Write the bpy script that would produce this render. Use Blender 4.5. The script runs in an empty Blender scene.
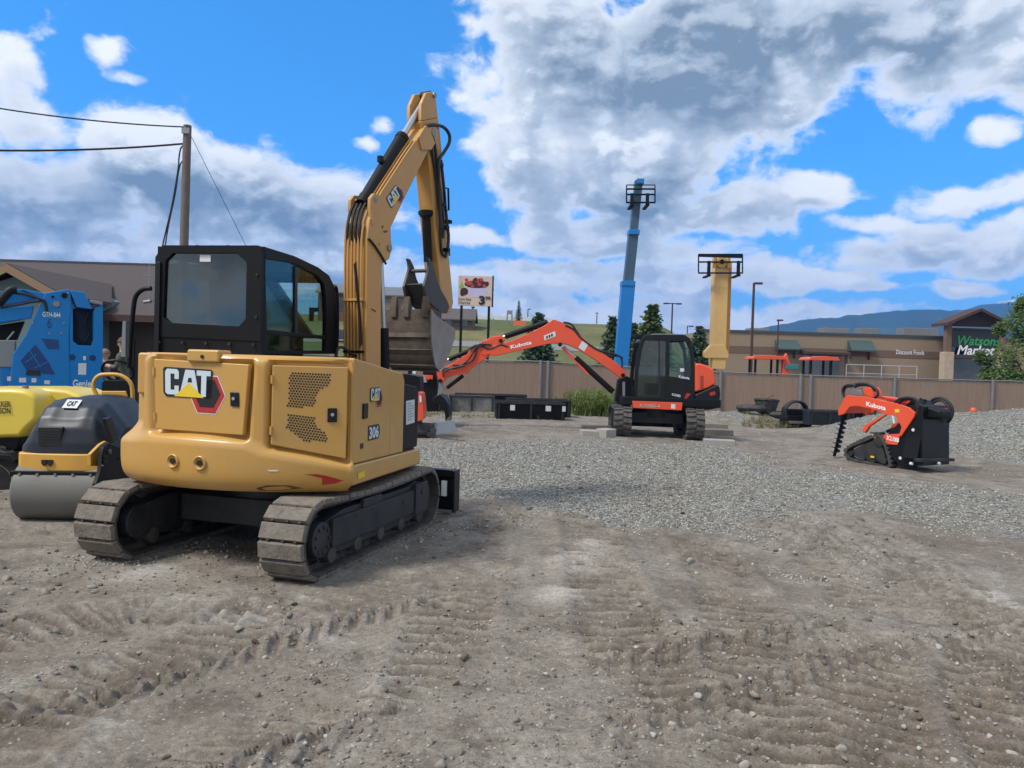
import bpy, bmesh, math, random
import numpy as np
from mathutils import Matrix, Vector
random.seed(7); RNG=np.random.default_rng(11)
sc=bpy.context.scene; COL=sc.collection
rad=math.radians
# ---------------------------------------------------------------- camera
CAMH=1.6; FPX=770.0; PITCH=-rad(1.34); ROLL=rad(1.7)
cd=bpy.data.cameras.new('camera'); cam=bpy.data.objects.new('camera',cd); COL.objects.link(cam); sc.camera=cam
CM=Matrix.Translation((0,0,CAMH))@Matrix.Rotation(rad(90)+PITCH,4,'X')@Matrix.Rotation(ROLL,4,'Z')
cam.matrix_world=CM; cd.sensor_width=36; cd.lens=FPX/1024*36; cd.clip_start=.05; cd.clip_end=30000
CR=CM.to_3x3(); EYE=Vector((0,0,CAMH))
def ray(px,py): return (CR@Vector(((px-512)/FPX,-(py-384)/FPX,-1))).normalized()
def at(px,py,d):                       # world point seen at that pixel, d metres in front
    r=ray(px,py); return EYE+r*(d/r.y)
def gz(x,y):                           # broad lie of the lot
    return -0.025*min(max(x-1,0),10)
def G(px,py):                          # where the sight line meets the lot
    r=ray(px,py); z=0.
    for _ in range(12):
        t=(z-CAMH)/r.z; p=EYE+r*t; z=gz(p.x,p.y)
    return Vector((p.x,p.y,z))
class Fr:
    def __init__(s,M): s.M=M; s.I=M.inverted()
    def _r(s,px,py): return s.I@EYE, s.I.to_3x3()@ray(px,py)
    def _h(s,px,py,k,v):
        o,d=s._r(px,py); return o+d*((v-o[k])/d[k])
    def X(s,px,py,x): p=s._h(px,py,0,x); return (p.y,p.z)
    def Y(s,px,py,y): p=s._h(px,py,1,y); return (p.x,p.z)
    def Z(s,px,py,z): p=s._h(px,py,2,z); return (p.x,p.y)
def frame(x,y,z,yaw): return Fr(Matrix.Translation((x,y,z))@Matrix.Rotation(-yaw,4,'Z'))   # yaw: clockwise seen from above
# ---------------------------------------------------------------- mesh collector
class MB:
    def __init__(s): s.v=[]; s.f=[]; s.mi=[]
    def add(s,v,f,mi=0):
        n=len(s.v); s.v+= [tuple(p) for p in v]; s.f+=[tuple(i+n for i in q) for q in f]; s.mi+=[mi]*len(f); return s
    def box(s,cx,cy,cz,sx,sy,sz,R=None,mi=0):
        v=[]
        for z in(-.5,.5):
            for y in(-.5,.5):
                for x in(-.5,.5):
                    p=Vector((x*sx,y*sy,z*sz))
                    if R is not None: p=R@p
                    v.append((p.x+cx,p.y+cy,p.z+cz))
        return s.add(v,[(0,2,3,1),(4,5,7,6),(0,1,5,4),(2,6,7,3),(0,4,6,2),(1,3,7,5)],mi)
    def bb(s,x0,x1,y0,y1,z0,z1,mi=0): return s.box((x0+x1)/2,(y0+y1)/2,(z0+z1)/2,abs(x1-x0),abs(y1-y0),abs(z1-z0),None,mi)
    def _p(s,ax,a,u,w): return (a,u,w) if ax=='x' else ((u,a,w) if ax=='y' else (u,w,a))
    def prism(s,pts,a,b,ax='x',mi=0):
        n=len(pts); v=[s._p(ax,a,*p) for p in pts]+[s._p(ax,b,*p) for p in pts]
        f=[tuple(range(n))[::-1],tuple(range(n,2*n))]+[(i,(i+1)%n,(i+1)%n+n,i+n) for i in range(n)]
        return s.add(v,f,mi)
    def ring(s,out,inn,a,b,ax='x',mi=0):
        n=len(out); v=[s._p(ax,a,*p) for p in out]+[s._p(ax,a,*p) for p in inn]+[s._p(ax,b,*p) for p in out]+[s._p(ax,b,*p) for p in inn]
        f=[]
        for i in range(n):
            j=(i+1)%n
            f+=[(i,j,n+j,n+i),(2*n+i,3*n+i,3*n+j,2*n+j),(i,2*n+i,2*n+j,j),(n+i,n+j,3*n+j,3*n+i)]
        return s.add(v,f,mi)
    def cyl(s,p0,p1,r0,r1=None,n=16,caps=True,mi=0):
        r1=r0 if r1 is None else r1
        p0=Vector(p0);p1=Vector(p1);d=(p1-p0).normalized()
        u=d.orthogonal().normalized(); w=d.cross(u)
        v=[]
        for p,r in((p0,r0),(p1,r1)):
            for i in range(n):
                a=2*math.pi*i/n; v.append(p+(u*math.cos(a)+w*math.sin(a))*r)
        f=[(i,(i+1)%n,(i+1)%n+n,i+n) for i in range(n)]
        if caps: f+=[tuple(range(n))[::-1],tuple(range(n,2*n))]
        return s.add(v,f,mi)
    def tube(s,pts,r,n=8,sm=4,caps=True,mi=0,r1=None):
        P=[Vector(p) for p in pts]
        if sm>1 and len(P)>2:
            Q=[]
            for i in range(len(P)-1):
                a=P[max(i-1,0)];b=P[i];c=P[i+1];d=P[min(i+2,len(P)-1)]
                for k in range(sm):
                    t=k/sm; Q.append(.5*((2*b)+(c-a)*t+(2*a-5*b+4*c-d)*t*t+(3*b-a-3*c+d)*t**3))
            P=Q+[P[-1]]
        v=[];u=None;N=len(P)
        for i,p in enumerate(P):
            d=(P[min(i+1,N-1)]-P[max(i-1,0)]).normalized()
            if u is None: u=d.orthogonal().normalized()
            u=(u-d*u.dot(d)).normalized(); w=d.cross(u)
            rr=r if r1 is None else r+(r1-r)*i/(N-1)
            for k in range(n):
                a=2*math.pi*k/n; v.append(p+(u*math.cos(a)+w*math.sin(a))*rr)
        f=[(i*n+k,i*n+(k+1)%n,(i+1)*n+(k+1)%n,(i+1)*n+k) for i in range(N-1) for k in range(n)]
        if caps: f+=[tuple(range(n))[::-1],tuple(range((N-1)*n,N*n))]
        return s.add(v,f,mi)
    def lathe(s,prof,o,ax,n=24,mi=0):      # prof: (along axis, radius)
        o=Vector(o);d=Vector(ax).normalized();u=d.orthogonal().normalized();w=d.cross(u);v=[]
        for h,r in prof:
            for k in range(n):
                a=2*math.pi*k/n; v.append(o+d*h+(u*math.cos(a)+w*math.sin(a))*max(r,1e-4))
        m=len(prof)
        f=[(i*n+k,i*n+(k+1)%n,(i+1)*n+(k+1)%n,(i+1)*n+k) for i in range(m-1) for k in range(n)]
        f+=[tuple(range(n))[::-1],tuple(range((m-1)*n,m*n))]
        return s.add(v,f,mi)
    def grid(s,fn,nu,nv,mi=0,flip=False):
        v=[fn(i/(nu-1),j/(nv-1)) for j in range(nv) for i in range(nu)]
        f=[(j*nu+i,j*nu+i+1,(j+1)*nu+i+1,(j+1)*nu+i) for j in range(nv-1) for i in range(nu-1)]
        if flip: f=[q[::-1] for q in f]
        return s.add(v,f,mi)
    def build(s,name,mat,parent=None,xf=None,bevel=0,seg=2,ang=38,recalc=True,loc=None):
        me=bpy.data.meshes.new(name); v=s.v
        if xf is not None: v=[tuple(xf@Vector(p)) for p in v]
        if loc is not None: v=[(p[0]-loc[0],p[1]-loc[1],p[2]-loc[2]) for p in v]
        me.from_pydata(v,[],s.f); me.validate()
        mats=mat if isinstance(mat,(list,tuple)) else [mat]
        for m in mats: me.materials.append(m)
        if len(mats)>1 and len(me.polygons)==len(s.mi): me.polygons.foreach_set('material_index',s.mi)
        if recalc:
            bm=bmesh.new(); bm.from_mesh(me); bmesh.ops.recalc_face_normals(bm,faces=bm.faces); bm.to_mesh(me); bm.free()
        me.polygons.foreach_set('use_smooth',[True]*len(me.polygons)); me.set_sharp_from_angle(angle=rad(ang))
        o=bpy.data.objects.new(name,me); COL.objects.link(o)
        if parent is not None: o.parent=parent
        if loc is not None: o.location=loc
        if bevel:
            b=o.modifiers.new('bevel','BEVEL'); b.width=bevel; b.segments=seg; b.limit_method='ANGLE'; b.angle_limit=rad(40); b.harden_normals=True
        return o
def tag(o,label,cat=None,group=None,kind=None):
    if label: o['label']=label
    if cat: o['category']=cat
    if group: o['group']=group
    if kind: o['kind']=kind
    return o
def thing(name,label,cat,M=None,group=None):
    o=bpy.data.objects.new(name,None); COL.objects.link(o); o.empty_display_size=.2
    if M is not None: o.matrix_world=M
    return tag(o,label,cat,group)
# text as flat polygons: list of (verts2d, faces)
_TX={}
def text2d(s,bold=0.0,shear=0.0):
    k=(s,bold,shear)
    if k in _TX: return _TX[k]
    c=bpy.data.curves.new('lettering','FONT'); c.body=s; c.offset=bold; c.shear=shear; c.resolution_u=3
    o=bpy.data.objects.new('lettering',c); COL.objects.link(o); bpy.context.view_layer.update()
    e=o.evaluated_get(bpy.context.evaluated_depsgraph_get()); m=e.to_mesh()
    V=[(v.co.x,v.co.y) for v in m.vertices]; F=[tuple(p.vertices) for p in m.polygons]; e.to_mesh_clear()
    bpy.data.objects.remove(o); bpy.data.curves.remove(c)
    x0=min(p[0] for p in V);x1=max(p[0] for p in V);y0=min(p[1] for p in V);y1=max(p[1] for p in V)
    V=[((p[0]-x0)/(x1-x0),(p[1]-y0)/(y1-y0)) for p in V]
    _TX[k]=(V,F); return _TX[k]
def put2d(mb,V,F,O,ex,ey,n,off,mi=0):
    O=Vector(O);ex=Vector(ex);ey=Vector(ey);n=Vector(n)
    return mb.add([O+ex*a+ey*b+n*off for a,b in V],F,mi)
def puttext(mb,s,O,ex,ey,n,off=.004,bold=.02,shear=0,mi=0):
    V,F=text2d(s,bold,shear); return put2d(mb,V,F,O,ex,ey,n,off,mi)
def poly2d(mb,pts,O,ex,ey,n,off,mi=0): return put2d(mb,pts,[tuple(range(len(pts)))],O,ex,ey,n,off,mi)
# ---------------------------------------------------------------- materials
def nd(nt,t,**k):
    n=nt.nodes.new(t)
    for a,b in k.items(): setattr(n,a,b)
    return n
def mix(nt,fac,a,b,mode='MIX'):
    m=nd(nt,'ShaderNodeMix',data_type='RGBA',blend_type=mode)
    for s,v in((0,fac),(6,a),(7,b)):
        if hasattr(v,'is_linked') or isinstance(v,bpy.types.NodeSocket): nt.links.new(v,m.inputs[s])
        else: m.inputs[s].default_value=v if s==0 else (tuple(v)+(1,))[:4]
    return m.outputs[2]
def ramp(nt,src,stops):
    r=nd(nt,'ShaderNodeValToRGB'); nt.links.new(src,r.inputs[0]); e=r.color_ramp.elements
    while len(e)<len(stops): e.new(.5)
    for q,(p,c) in zip(e,stops): q.position=p; q.color=(tuple(c)+(1,))[:4] if hasattr(c,'__len__') else (c,c,c,1)
    return r.outputs[0]
def noise(nt,vec,scale,detail=4,rough=.55,dist=0):
    n=nd(nt,'ShaderNodeTexNoise'); n.inputs['Scale'].default_value=scale; n.inputs['Detail'].default_value=detail
    n.inputs['Roughness'].default_value=rough; n.inputs['Distortion'].default_value=dist; nt.links.new(vec,n.inputs['Vector']); return n.outputs[0]
def newmat(name):
    m=bpy.data.materials.new(name); m.use_nodes=True; nt=m.node_tree; b=nt.nodes['Principled BSDF']; return m,nt,b
def bump(nt,b,src,strength=.3,dist=.01,prev=None):
    n=nd(nt,'ShaderNodeBump'); n.inputs['Strength'].default_value=strength; n.inputs['Distance'].default_value=dist
    nt.links.new(src,n.inputs['Height'])
    if prev is not None: nt.links.new(prev,n.inputs['Normal'])
    nt.links.new(n.outputs[0],b.inputs['Normal']); return n.outputs[0]
def pmat(name,col,rough=.45,metal=0,var=.12,vs=3.0,dirt=0,dcol=(.24,.21,.17),ds=2.5,bmp=0,bs=60,spec=.5,coat=0):
    m,nt,b=newmat(name); tc=nd(nt,'ShaderNodeTexCoord').outputs['Object']
    n1=noise(nt,tc,vs,5,.6)
    c=mix(nt,n1,[x*(1-var) for x in col],[min(1,x*(1+var)) for x in col])
    r=None
    if dirt>0:
        n2=noise(nt,tc,ds,8,.68,.4); k=ramp(nt,n2,[(.5-.25*dirt,0),(.78-.2*dirt,1)])
        mm=nd(nt,'ShaderNodeMath',operation='MULTIPLY'); nt.links.new(k,mm.inputs[0]); mm.inputs[1].default_value=min(1,dirt); k=mm.outputs[0]
        c=mix(nt,k,c,dcol); r=mix(nt,k,(rough,)*3,(.85,)*3)
    nt.links.new(c,b.inputs['Base Color']); b.inputs['Roughness'].default_value=rough
    if r is not None: nt.links.new(r,b.inputs['Roughness'])
    b.inputs['Metallic'].default_value=metal; b.inputs['Specular IOR Level'].default_value=spec; b.inputs['Coat Weight'].default_value=coat; b.inputs['Coat Roughness'].default_value=.12
    if bmp: bump(nt,b,noise(nt,tc,bs,4,.6),bmp,.01)
    return m
def glassmat(name,tint,alpha,rough=.03):
    m,nt,b=newmat(name); nt.nodes.remove(b); o=nt.nodes['Material Output']
    t=nd(nt,'ShaderNodeBsdfTransparent'); t.inputs[0].default_value=(tint[0],tint[1],tint[2],1)
    g=nd(nt,'ShaderNodeBsdfGlossy'); g.inputs['Roughness'].default_value=rough; g.inputs[0].default_value=(.9,.95,1,1)
    lw=nd(nt,'ShaderNodeFresnel'); lw.inputs[0].default_value=1.5
    ad=nd(nt,'ShaderNodeMath',operation='ADD',use_clamp=True); ml=nd(nt,'ShaderNodeMath',operation='MULTIPLY'); nt.links.new(lw.outputs[0],ml.inputs[0]); ml.inputs[1].default_value=.16; nt.links.new(ml.outputs[0],ad.inputs[0]); ad.inputs[1].default_value=alpha
    mx=nd(nt,'ShaderNodeMixShader'); nt.links.new(ad.outputs[0],mx.inputs[0]); nt.links.new(t.outputs[0],mx.inputs[1]); nt.links.new(g.outputs[0],mx.inputs[2])
    nt.links.new(mx.outputs[0],o.inputs[0]); return m
YEL=pmat('machine_yellow',(.53,.286,.062),.38,var=.06,dirt=.32,dcol=(.36,.25,.13),ds=2.2,coat=.25)
YEL2=pmat('boom_yellow',(.53,.275,.068),.45,var=.07,dirt=.3,dcol=(.33,.23,.12),ds=3,coat=.1)
YELT=pmat('telehandler_yellow',(.70,.44,.16),.5,var=.05,dirt=.2,dcol=(.4,.28,.15))
LEMON=pmat('lemon_paint',(.72,.53,.06),.4,var=.05,dirt=.2,dcol=(.4,.32,.15),coat=.2)
ORG=pmat('orange_paint',(.74,.078,.024),.4,var=.06,dirt=.18,dcol=(.4,.16,.1),coat=.2)
BLU=pmat('blue_paint',(.001,.19,.52),.45,spec=.3,var=.08,dirt=.2,dcol=(.05,.15,.4),coat=.2)
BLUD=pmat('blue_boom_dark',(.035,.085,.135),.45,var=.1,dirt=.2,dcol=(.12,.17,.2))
BLK=pmat('black_paint',(.0055,.006,.007),.5,var=.3,dirt=.12,dcol=(.035,.032,.029),spec=.22)
BLKG=pmat('gloss_black',(.006,.0065,.008),.35,var=.2,dirt=.12,dcol=(.04,.038,.036),spec=.3,coat=.08)
NAVY=pmat('dark_plastic',(.011,.016,.026),.42,var=.15,dirt=.18,dcol=(.07,.07,.07),bmp=.05,bs=300)
RUB=pmat('rubber',(.028,.028,.029),.75,var=.3,dirt=.5,dcol=(.12,.11,.095),ds=6,bmp=.2)
SHOE=pmat('dusty_track_shoe',(.105,.088,.07),.9,var=.35,vs=9,dirt=.85,dcol=(.21,.18,.145),ds=14,bmp=.9,bs=38)
SHOEG=pmat('track_steel_edge',(.035,.032,.028),.7,var=.3,dirt=.55,dcol=(.12,.105,.088),ds=9,bmp=.4)
FRM=pmat('undercarriage_black',(.012,.013,.016),.55,var=.3,dirt=.4,dcol=(.09,.08,.07),ds=4)
STEEL=pmat('worn_steel',(.30,.29,.28),.45,metal=.6,var=.15,dirt=.4,dcol=(.20,.14,.09),ds=3)
CHROME=pmat('chrome_rod',(.52,.53,.55),.3,metal=1,var=.03)
DRUM=pmat('drum_steel',(.165,.16,.145),.6,metal=.2,var=.15,vs=2,dirt=.6,dcol=(.17,.16,.14),ds=2.5,bmp=.08,bs=25)
BKT=pmat('muddy_bucket',(.075,.055,.040),.9,var=.4,vs=6,dirt=.7,dcol=(.165,.130,.095),ds=7,bmp=.6,bs=28)
BKTS=pmat('bucket_side_steel',(.30,.285,.27),.5,metal=.4,var=.2,dirt=.5,dcol=(.25,.13,.07),ds=3.2)
THUMB=pmat('thumb_steel',(.06,.058,.055),.5,metal=.3,var=.3,dirt=.4,dcol=(.14,.12,.1))
GLS=glassmat('tinted_glass',(.74,.84,.78),.02)
GLSR=glassmat('rear_window_glass',(.30,.38,.39),.085)
GLSD=glassmat('dark_glass',(.42,.5,.5),.05)
WHT=pmat('white_decal',(.80,.80,.80),.4,var=.04)
WHTS=pmat('sticker_white',(.62,.65,.66),.5,var=.1,vs=12)
BLKD=pmat('black_decal',(.012,.012,.013),.4,var=.1)
REDD=pmat('red_decal',(.42,.025,.02),.4,var=.1)
GRYD=pmat('grey_decal',(.35,.36,.37),.4,var=.1)
YELD=pmat('yellow_decal',(.75,.52,.03),.4,var=.08)
SILV=pmat('silver_decal',(.55,.63,.68),.35,var=.12,vs=14)
RUST=pmat('rust_scrape',(.14,.055,.03),.8,var=.3,vs=20)
HOSE=pmat('hydraulic_hose',(.014,.014,.015),.5,var=.3)
SEAT=pmat('seat_vinyl',(.03,.03,.032),.6)
CONC=pmat('concrete',(.33,.31,.28),.9,var=.15,dirt=.4,dcol=(.2,.17,.14),bmp=.4,bs=30)
GALV=pmat('galvanised_steel',(.22,.225,.23),.5,metal=.5,var=.15)
GREYM=pmat('grey_metal',(.25,.26,.27),.5,metal=.3)
YELR=pmat('roller_yellow',(.68,.36,.05),.4,var=.06,dirt=.3,dcol=(.36,.25,.13))
# ---------------------------------------------------------------- light and sky
SUN_AZ=rad(240); SUN_EL=rad(52)       # compass bearing from +Y, clockwise: behind the camera on the left
sd=bpy.data.lights.new('sun','SUN'); sd.energy=3.0; sd.angle=rad(15); sd.color=(1,.955,.89)
so=bpy.data.objects.new('sun',sd); COL.objects.link(so)
dv=Vector((math.sin(SUN_AZ)*math.cos(SUN_EL),math.cos(SUN_AZ)*math.cos(SUN_EL),math.sin(SUN_EL)))
so.rotation_euler=dv.to_track_quat('Z','Y').to_euler()
W=bpy.data.worlds.new('World'); sc.world=W; W.use_nodes=True; nt=W.node_tree
for n in list(nt.nodes): nt.nodes.remove(n)
L=nt.links.new
def math_(op,a,b=None,c=None,clamp=False,t=None):
    t=t or nt; m=nd(t,'ShaderNodeMath',operation=op,use_clamp=clamp)
    for i,v in enumerate((a,b,c)):
        if v is None: continue
        if isinstance(v,bpy.types.NodeSocket): t.links.new(v,m.inputs[i])
        else: m.inputs[i].default_value=v
    return m.outputs[0]
def sstep(x,a,b,t=None):
    t=t or nt; m=nd(t,'ShaderNodeMapRange',interpolation_type='SMOOTHSTEP'); t.links.new(x,m.inputs[0]); m.inputs[1].default_value=a; m.inputs[2].default_value=b; return m.outputs[0]
def azel(px,py):
    r=ray(px,py); return math.atan2(r.x,r.y),math.asin(r.z)
# clouds: soft masses at compass bearing / elevation, broken up by fractal noise
CL=[ # px,py,rx,ry,weight
 (40,200,150,78,1.0),(150,165,110,68,1.0),(235,195,120,70,1.1),(320,215,90,60,1.0),(20,125,75,38,.8),
 (10,60,48,36,.72),(112,43,40,20,.64),(132,75,26,12,.56),(386,122,30,17,.62),(365,146,26,12,.58),
 (560,70,130,105,1.05),(690,60,220,95,1.2),(520,150,70,70,.95),(860,10,190,50,1.0),(640,170,150,75,1.15),(800,50,80,70,.8),(560,235,90,40,.85),(720,205,130,42,.95),(810,194,75,24,.92),
 (930,82,80,42,.95),(1010,66,60,42,.9),(1000,132,36,18,.85),(775,118,60,22,.85),
 (985,192,82,26,.92),(1015,220,60,22,.85),(865,228,75,18,.82),(915,252,120,30,.9),(985,262,70,24,.8),
 (580,280,170,30,.98),(720,278,130,27,.95),(812,284,85,18,.85),(640,318,230,30,.95),(470,238,75,17,.85),(440,282,110,26,.9),(300,265,170,36,1.0),(90,252,190,30,1.0),(520,312,140,28,.95),(890,290,45,9,.76),(960,292,60,12,.74),(850,310,120,14,.78),
 (45,25,22,26,.62),(18,95,45,20,.7),(610,235,120,40,.95),(670,250,100,24,.9),(560,170,110,70,.95),(950,200,60,16,.7),(930,20,130,38,1.05),
]
gt=bpy.data.node_groups.new('cloud_density','ShaderNodeTree')
gt.interface.new_socket('Vector',in_out='INPUT',socket_type='NodeSocketVector'); gt.interface.new_socket('Density',in_out='OUTPUT',socket_type='NodeSocketFloat')
gi=gt.nodes.new('NodeGroupInput'); go=gt.nodes.new('NodeGroupOutput'); uv0=gi.outputs[0]
wn=nd(gt,'ShaderNodeTexNoise'); wn.inputs['Scale'].default_value=9; wn.inputs['Detail'].default_value=4; gt.links.new(uv0,wn.inputs['Vector'])
wv=nd(gt,'ShaderNodeVectorMath',operation='MULTIPLY_ADD'); gt.links.new(wn.outputs['Color'],wv.inputs[0]); wv.inputs[1].default_value=(.07,.045,0); 
wo=nd(gt,'ShaderNodeVectorMath',operation='SUBTRACT'); gt.links.new(uv0,wo.inputs[0]); wo.inputs[1].default_value=(.035,.0225,0); gt.links.new(wo.outputs[0],wv.inputs[2]); uv=wv.outputs[0]
cov=None
for px,py,rx,ry,w in CL:
    a,e=azel(px,py)
    s=nd(gt,'ShaderNodeVectorMath',operation='MULTIPLY_ADD'); gt.links.new(uv,s.inputs[0]); kx,ky=FPX/rx/.98,FPX/ry/1.0
    s.inputs[1].default_value=(kx,ky,0); s.inputs[2].default_value=(-a*kx,-e*ky,0)
    l=nd(gt,'ShaderNodeVectorMath',operation='LENGTH'); gt.links.new(s.outputs[0],l.inputs[0])
    m=nd(gt,'ShaderNodeMapRange',interpolation_type='SMOOTHSTEP'); gt.links.new(l.outputs['Value'],m.inputs[0]); m.inputs[1].default_value=1.45; m.inputs[2].default_value=.0; m.inputs[3].default_value=0; m.inputs[4].default_value=w
    cov=m.outputs[0] if cov is None else math_('SMOOTH_MAX',cov,m.outputs[0],.12,t=gt)
# beyond the picture's own patch of sky: broken cloud everywhere
sx=nd(gt,'ShaderNodeSeparateXYZ'); gt.links.new(uv0,sx.inputs[0])
ax=math_('ABSOLUTE',sx.outputs[0],t=gt); ox=sstep(ax,.62,.8,gt); oy=sstep(sx.outputs[1],.5,.62,gt); om=math_('MAXIMUM',ox,oy,t=gt)
bn=nd(gt,'ShaderNodeTexNoise'); bn.inputs['Scale'].default_value=2.2; bn.inputs['Detail'].default_value=2; gt.links.new(uv0,bn.inputs['Vector'])
bo=math_('MULTIPLY',sstep(bn.outputs[0],.28,.52,gt),om,t=gt); cov=math_('MAXIMUM',cov,bo,t=gt)
st=nd(gt,'ShaderNodeVectorMath',operation='MULTIPLY'); gt.links.new(uv,st.inputs[0]); st.inputs[1].default_value=(1,1.5,1)
n1=nd(gt,'ShaderNodeTexNoise'); n1.inputs['Scale'].default_value=10; n1.inputs['Detail'].default_value=8; n1.inputs['Roughness'].default_value=.58; gt.links.new(st.outputs[0],n1.inputs['Vector'])
v1=nd(gt,'ShaderNodeTexVoronoi',feature='F1'); v1.inputs['Scale'].default_value=18; v1.inputs['Detail'].default_value=1; gt.links.new(st.outputs[0],v1.inputs['Vector'])
nn=math_('MULTIPLY_ADD',n1.outputs[0],1.7,-.88,t=gt); vv=math_('MULTIPLY_ADD',v1.outputs[0],-.24,.11,t=gt)
dn=math_('ADD',cov,math_('ADD',nn,vv,t=gt),t=gt); gt.links.new(dn,go.inputs[0])
tc=nd(nt,'ShaderNodeTexCoord'); sp=nd(nt,'ShaderNodeSeparateXYZ'); L(tc.outputs['Generated'],sp.inputs[0])
az=math_('ARCTAN2',sp.outputs[0],sp.outputs[1]); el=math_('ARCSINE',sp.outputs[2])
cb=nd(nt,'ShaderNodeCombineXYZ'); L(az,cb.inputs[0]); L(el,cb.inputs[1])
def dens(off):
    a=nd(nt,'ShaderNodeVectorMath',operation='ADD'); L(cb.outputs[0],a.inputs[0]); a.inputs[1].default_value=off
    g=nd(nt,'ShaderNodeGroup'); g.node_tree=gt; L(a.outputs[0],g.inputs[0]); return g.outputs[0]
d0=dens((0,0,0)); d1=dens((-.010,.030,0)); d2=dens((-.006,.010,0))
alpha=sstep(d0,.25,.58); core=sstep(d0,.36,.90)
lit=math_('ADD',math_('MULTIPLY',math_('SUBTRACT',d0,d1),1.3),math_('MULTIPLY',math_('SUBTRACT',d0,d2),.95))
sn=nd(nt,'ShaderNodeTexNoise'); sn.inputs['Scale'].default_value=7; sn.inputs['Detail'].default_value=5; L(cb.outputs[0],sn.inputs['Vector'])
body=math_('MULTIPLY_ADD',sn.outputs[0],1.5,-.22)
dk=math_('MULTIPLY',core,math_('SUBTRACT',body,lit),clamp=True)
bank=None
for px,py,rx,ry,w in ((740,35,300,85,1.0),(640,205,150,60,.72),(250,215,190,55,.82),(60,195,120,55,.78),(560,262,120,14,.5),(700,275,120,14,.45),(920,258,100,12,.45),(870,255,160,18,.4)):
    bk=nd(nt,'ShaderNodeVectorMath',operation='MULTIPLY_ADD'); L(cb.outputs[0],bk.inputs[0]); a_,e_=azel(px,py); bk.inputs[1].default_value=(FPX/rx,FPX/ry,0); bk.inputs[2].default_value=(-a_*FPX/rx,-e_*FPX/ry,0)
    bl=nd(nt,'ShaderNodeVectorMath',operation='LENGTH'); L(bk.outputs[0],bl.inputs[0]); q=math_('MULTIPLY',sstep(bl.outputs['Value'],1.3,.1),w)
    bank=q if bank is None else math_('MAXIMUM',bank,q)
bank=math_('MULTIPLY',math_('MULTIPLY',bank,sstep(d0,.36,.80)),math_('SUBTRACT',1.06,math_('MULTIPLY',lit,.55),clamp=True),clamp=True)
bank=math_('MULTIPLY',bank,math_('MULTIPLY_ADD',sn.outputs[0],.8,.55)); dk=math_('MULTIPLY_ADD',bank,.72,math_('MULTIPLY',dk,.75),clamp=True)
sky=nd(nt,'ShaderNodeTexSky',sky_type='NISHITA'); sky.sun_disc=False; sky.sun_elevation=SUN_EL; sky.sun_rotation=SUN_AZ; sky.air_density=1.0; sky.dust_density=.3; sky.ozone_density=1.5; sky.altitude=900
tint=nd(nt,'ShaderNodeValToRGB'); L(el,tint.inputs[0]); te=tint.color_ramp.elements
te.new(.12); te.new(.3)
for q,(p,c) in zip(te,((0.0,(.32,.58,1.0)),(.09,(.42,.86,1.38)),(.25,(.39,1.20,1.88)),(.5,(.42,1.45,2.15)))): q.position=p; q.color=(*c,1)
SKYK=.1
ccol=ramp(nt,dk,[(0,(.86,.89,.925)),(.42,(.47,.54,.625)),(1,(.185,.25,.325))])
sk=mix(nt,1,sky.outputs[0],tint.outputs[0],'MULTIPLY'); sk=mix(nt,math_('MULTIPLY',sstep(el,.10,-.01),.6),sk,(.60/SKYK,.74/SKYK,.90/SKYK))
out=mix(nt,alpha,sk,mix(nt,1,ccol,(1/SKYK,)*3,'MULTIPLY'))
bg=nd(nt,'ShaderNodeBackground'); L(out,bg.inputs[0]); bg.inputs[1].default_value=SKYK
wo_=nd(nt,'ShaderNodeOutputWorld'); L(bg.outputs[0],wo_.inputs[0])
W.cycles.sampling_method='MANUAL'; W.cycles.sample_map_resolution=512
vs=sc.view_settings; sc.display_settings.display_device='sRGB'; vs.view_transform='Standard'; vs.look='None'; vs.exposure=.36; vs.gamma=1; vs.use_curve_mapping=False
sc.render.engine='CYCLES'; sc.cycles.use_denoising=True; sc.cycles.max_bounces=8; sc.cycles.transparent_max_bounces=12
# ---------------------------------------------------------------- value noise in numpy
def vnoise(x,y,seed=0):
    xi=np.floor(x).astype(np.int64); yi=np.floor(y).astype(np.int64); fx=x-xi; fy=y-yi
    fx=fx*fx*(3-2*fx); fy=fy*fy*(3-2*fy)
    def h(a,b):
        n=(a*374761393+b*668265263+seed*974711)&0x7fffffff; n=((n^(n>>13))*1274126177)&0x7fffffff; n=n^(n>>16)
        return (n&0xffff)/65535.
    return (h(xi,yi)*(1-fx)+h(xi+1,yi)*fx)*(1-fy)+(h(xi,yi+1)*(1-fx)+h(xi+1,yi+1)*fx)*fy
def fbm(x,y,f,oct=4,seed=0,g=.5):
    a=1.;t=0.;s=0
    for i in range(oct):
        c,sn=math.cos(i*1.1),math.sin(i*1.1)
        t=t+a*vnoise((x*c-y*sn)*f+i*17.3,(x*sn+y*c)*f+i*9.1,seed+i); s+=a; a*=g; f*=2.03
    return t/s
def sst(x,a,b):
    t=np.clip((x-a)/(b-a),0,1); return t*t*(3-2*t)
def seg_dist(X,Y,pts):
    """distance along, signed side offset to a polyline"""
    best=np.full(X.shape,1e9); S=np.zeros(X.shape); Lt=np.zeros(X.shape); acc=0
    for (ax,ay),(bx,by) in zip(pts[:-1],pts[1:]):
        dx,dy=bx-ax,by-ay; l=math.hypot(dx,dy); t=np.clip(((X-ax)*dx+(Y-ay)*dy)/l/l,0,1)
        qx=X-ax-t*dx; qy=Y-ay-t*dy; d=np.hypot(qx,qy); m=d<best
        best=np.where(m,d,best); S=np.where(m,acc+t*l,S); Lt=np.where(m,(qx*dy-qy*dx)/l,Lt); acc+=l
    return S,Lt,best
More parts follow.
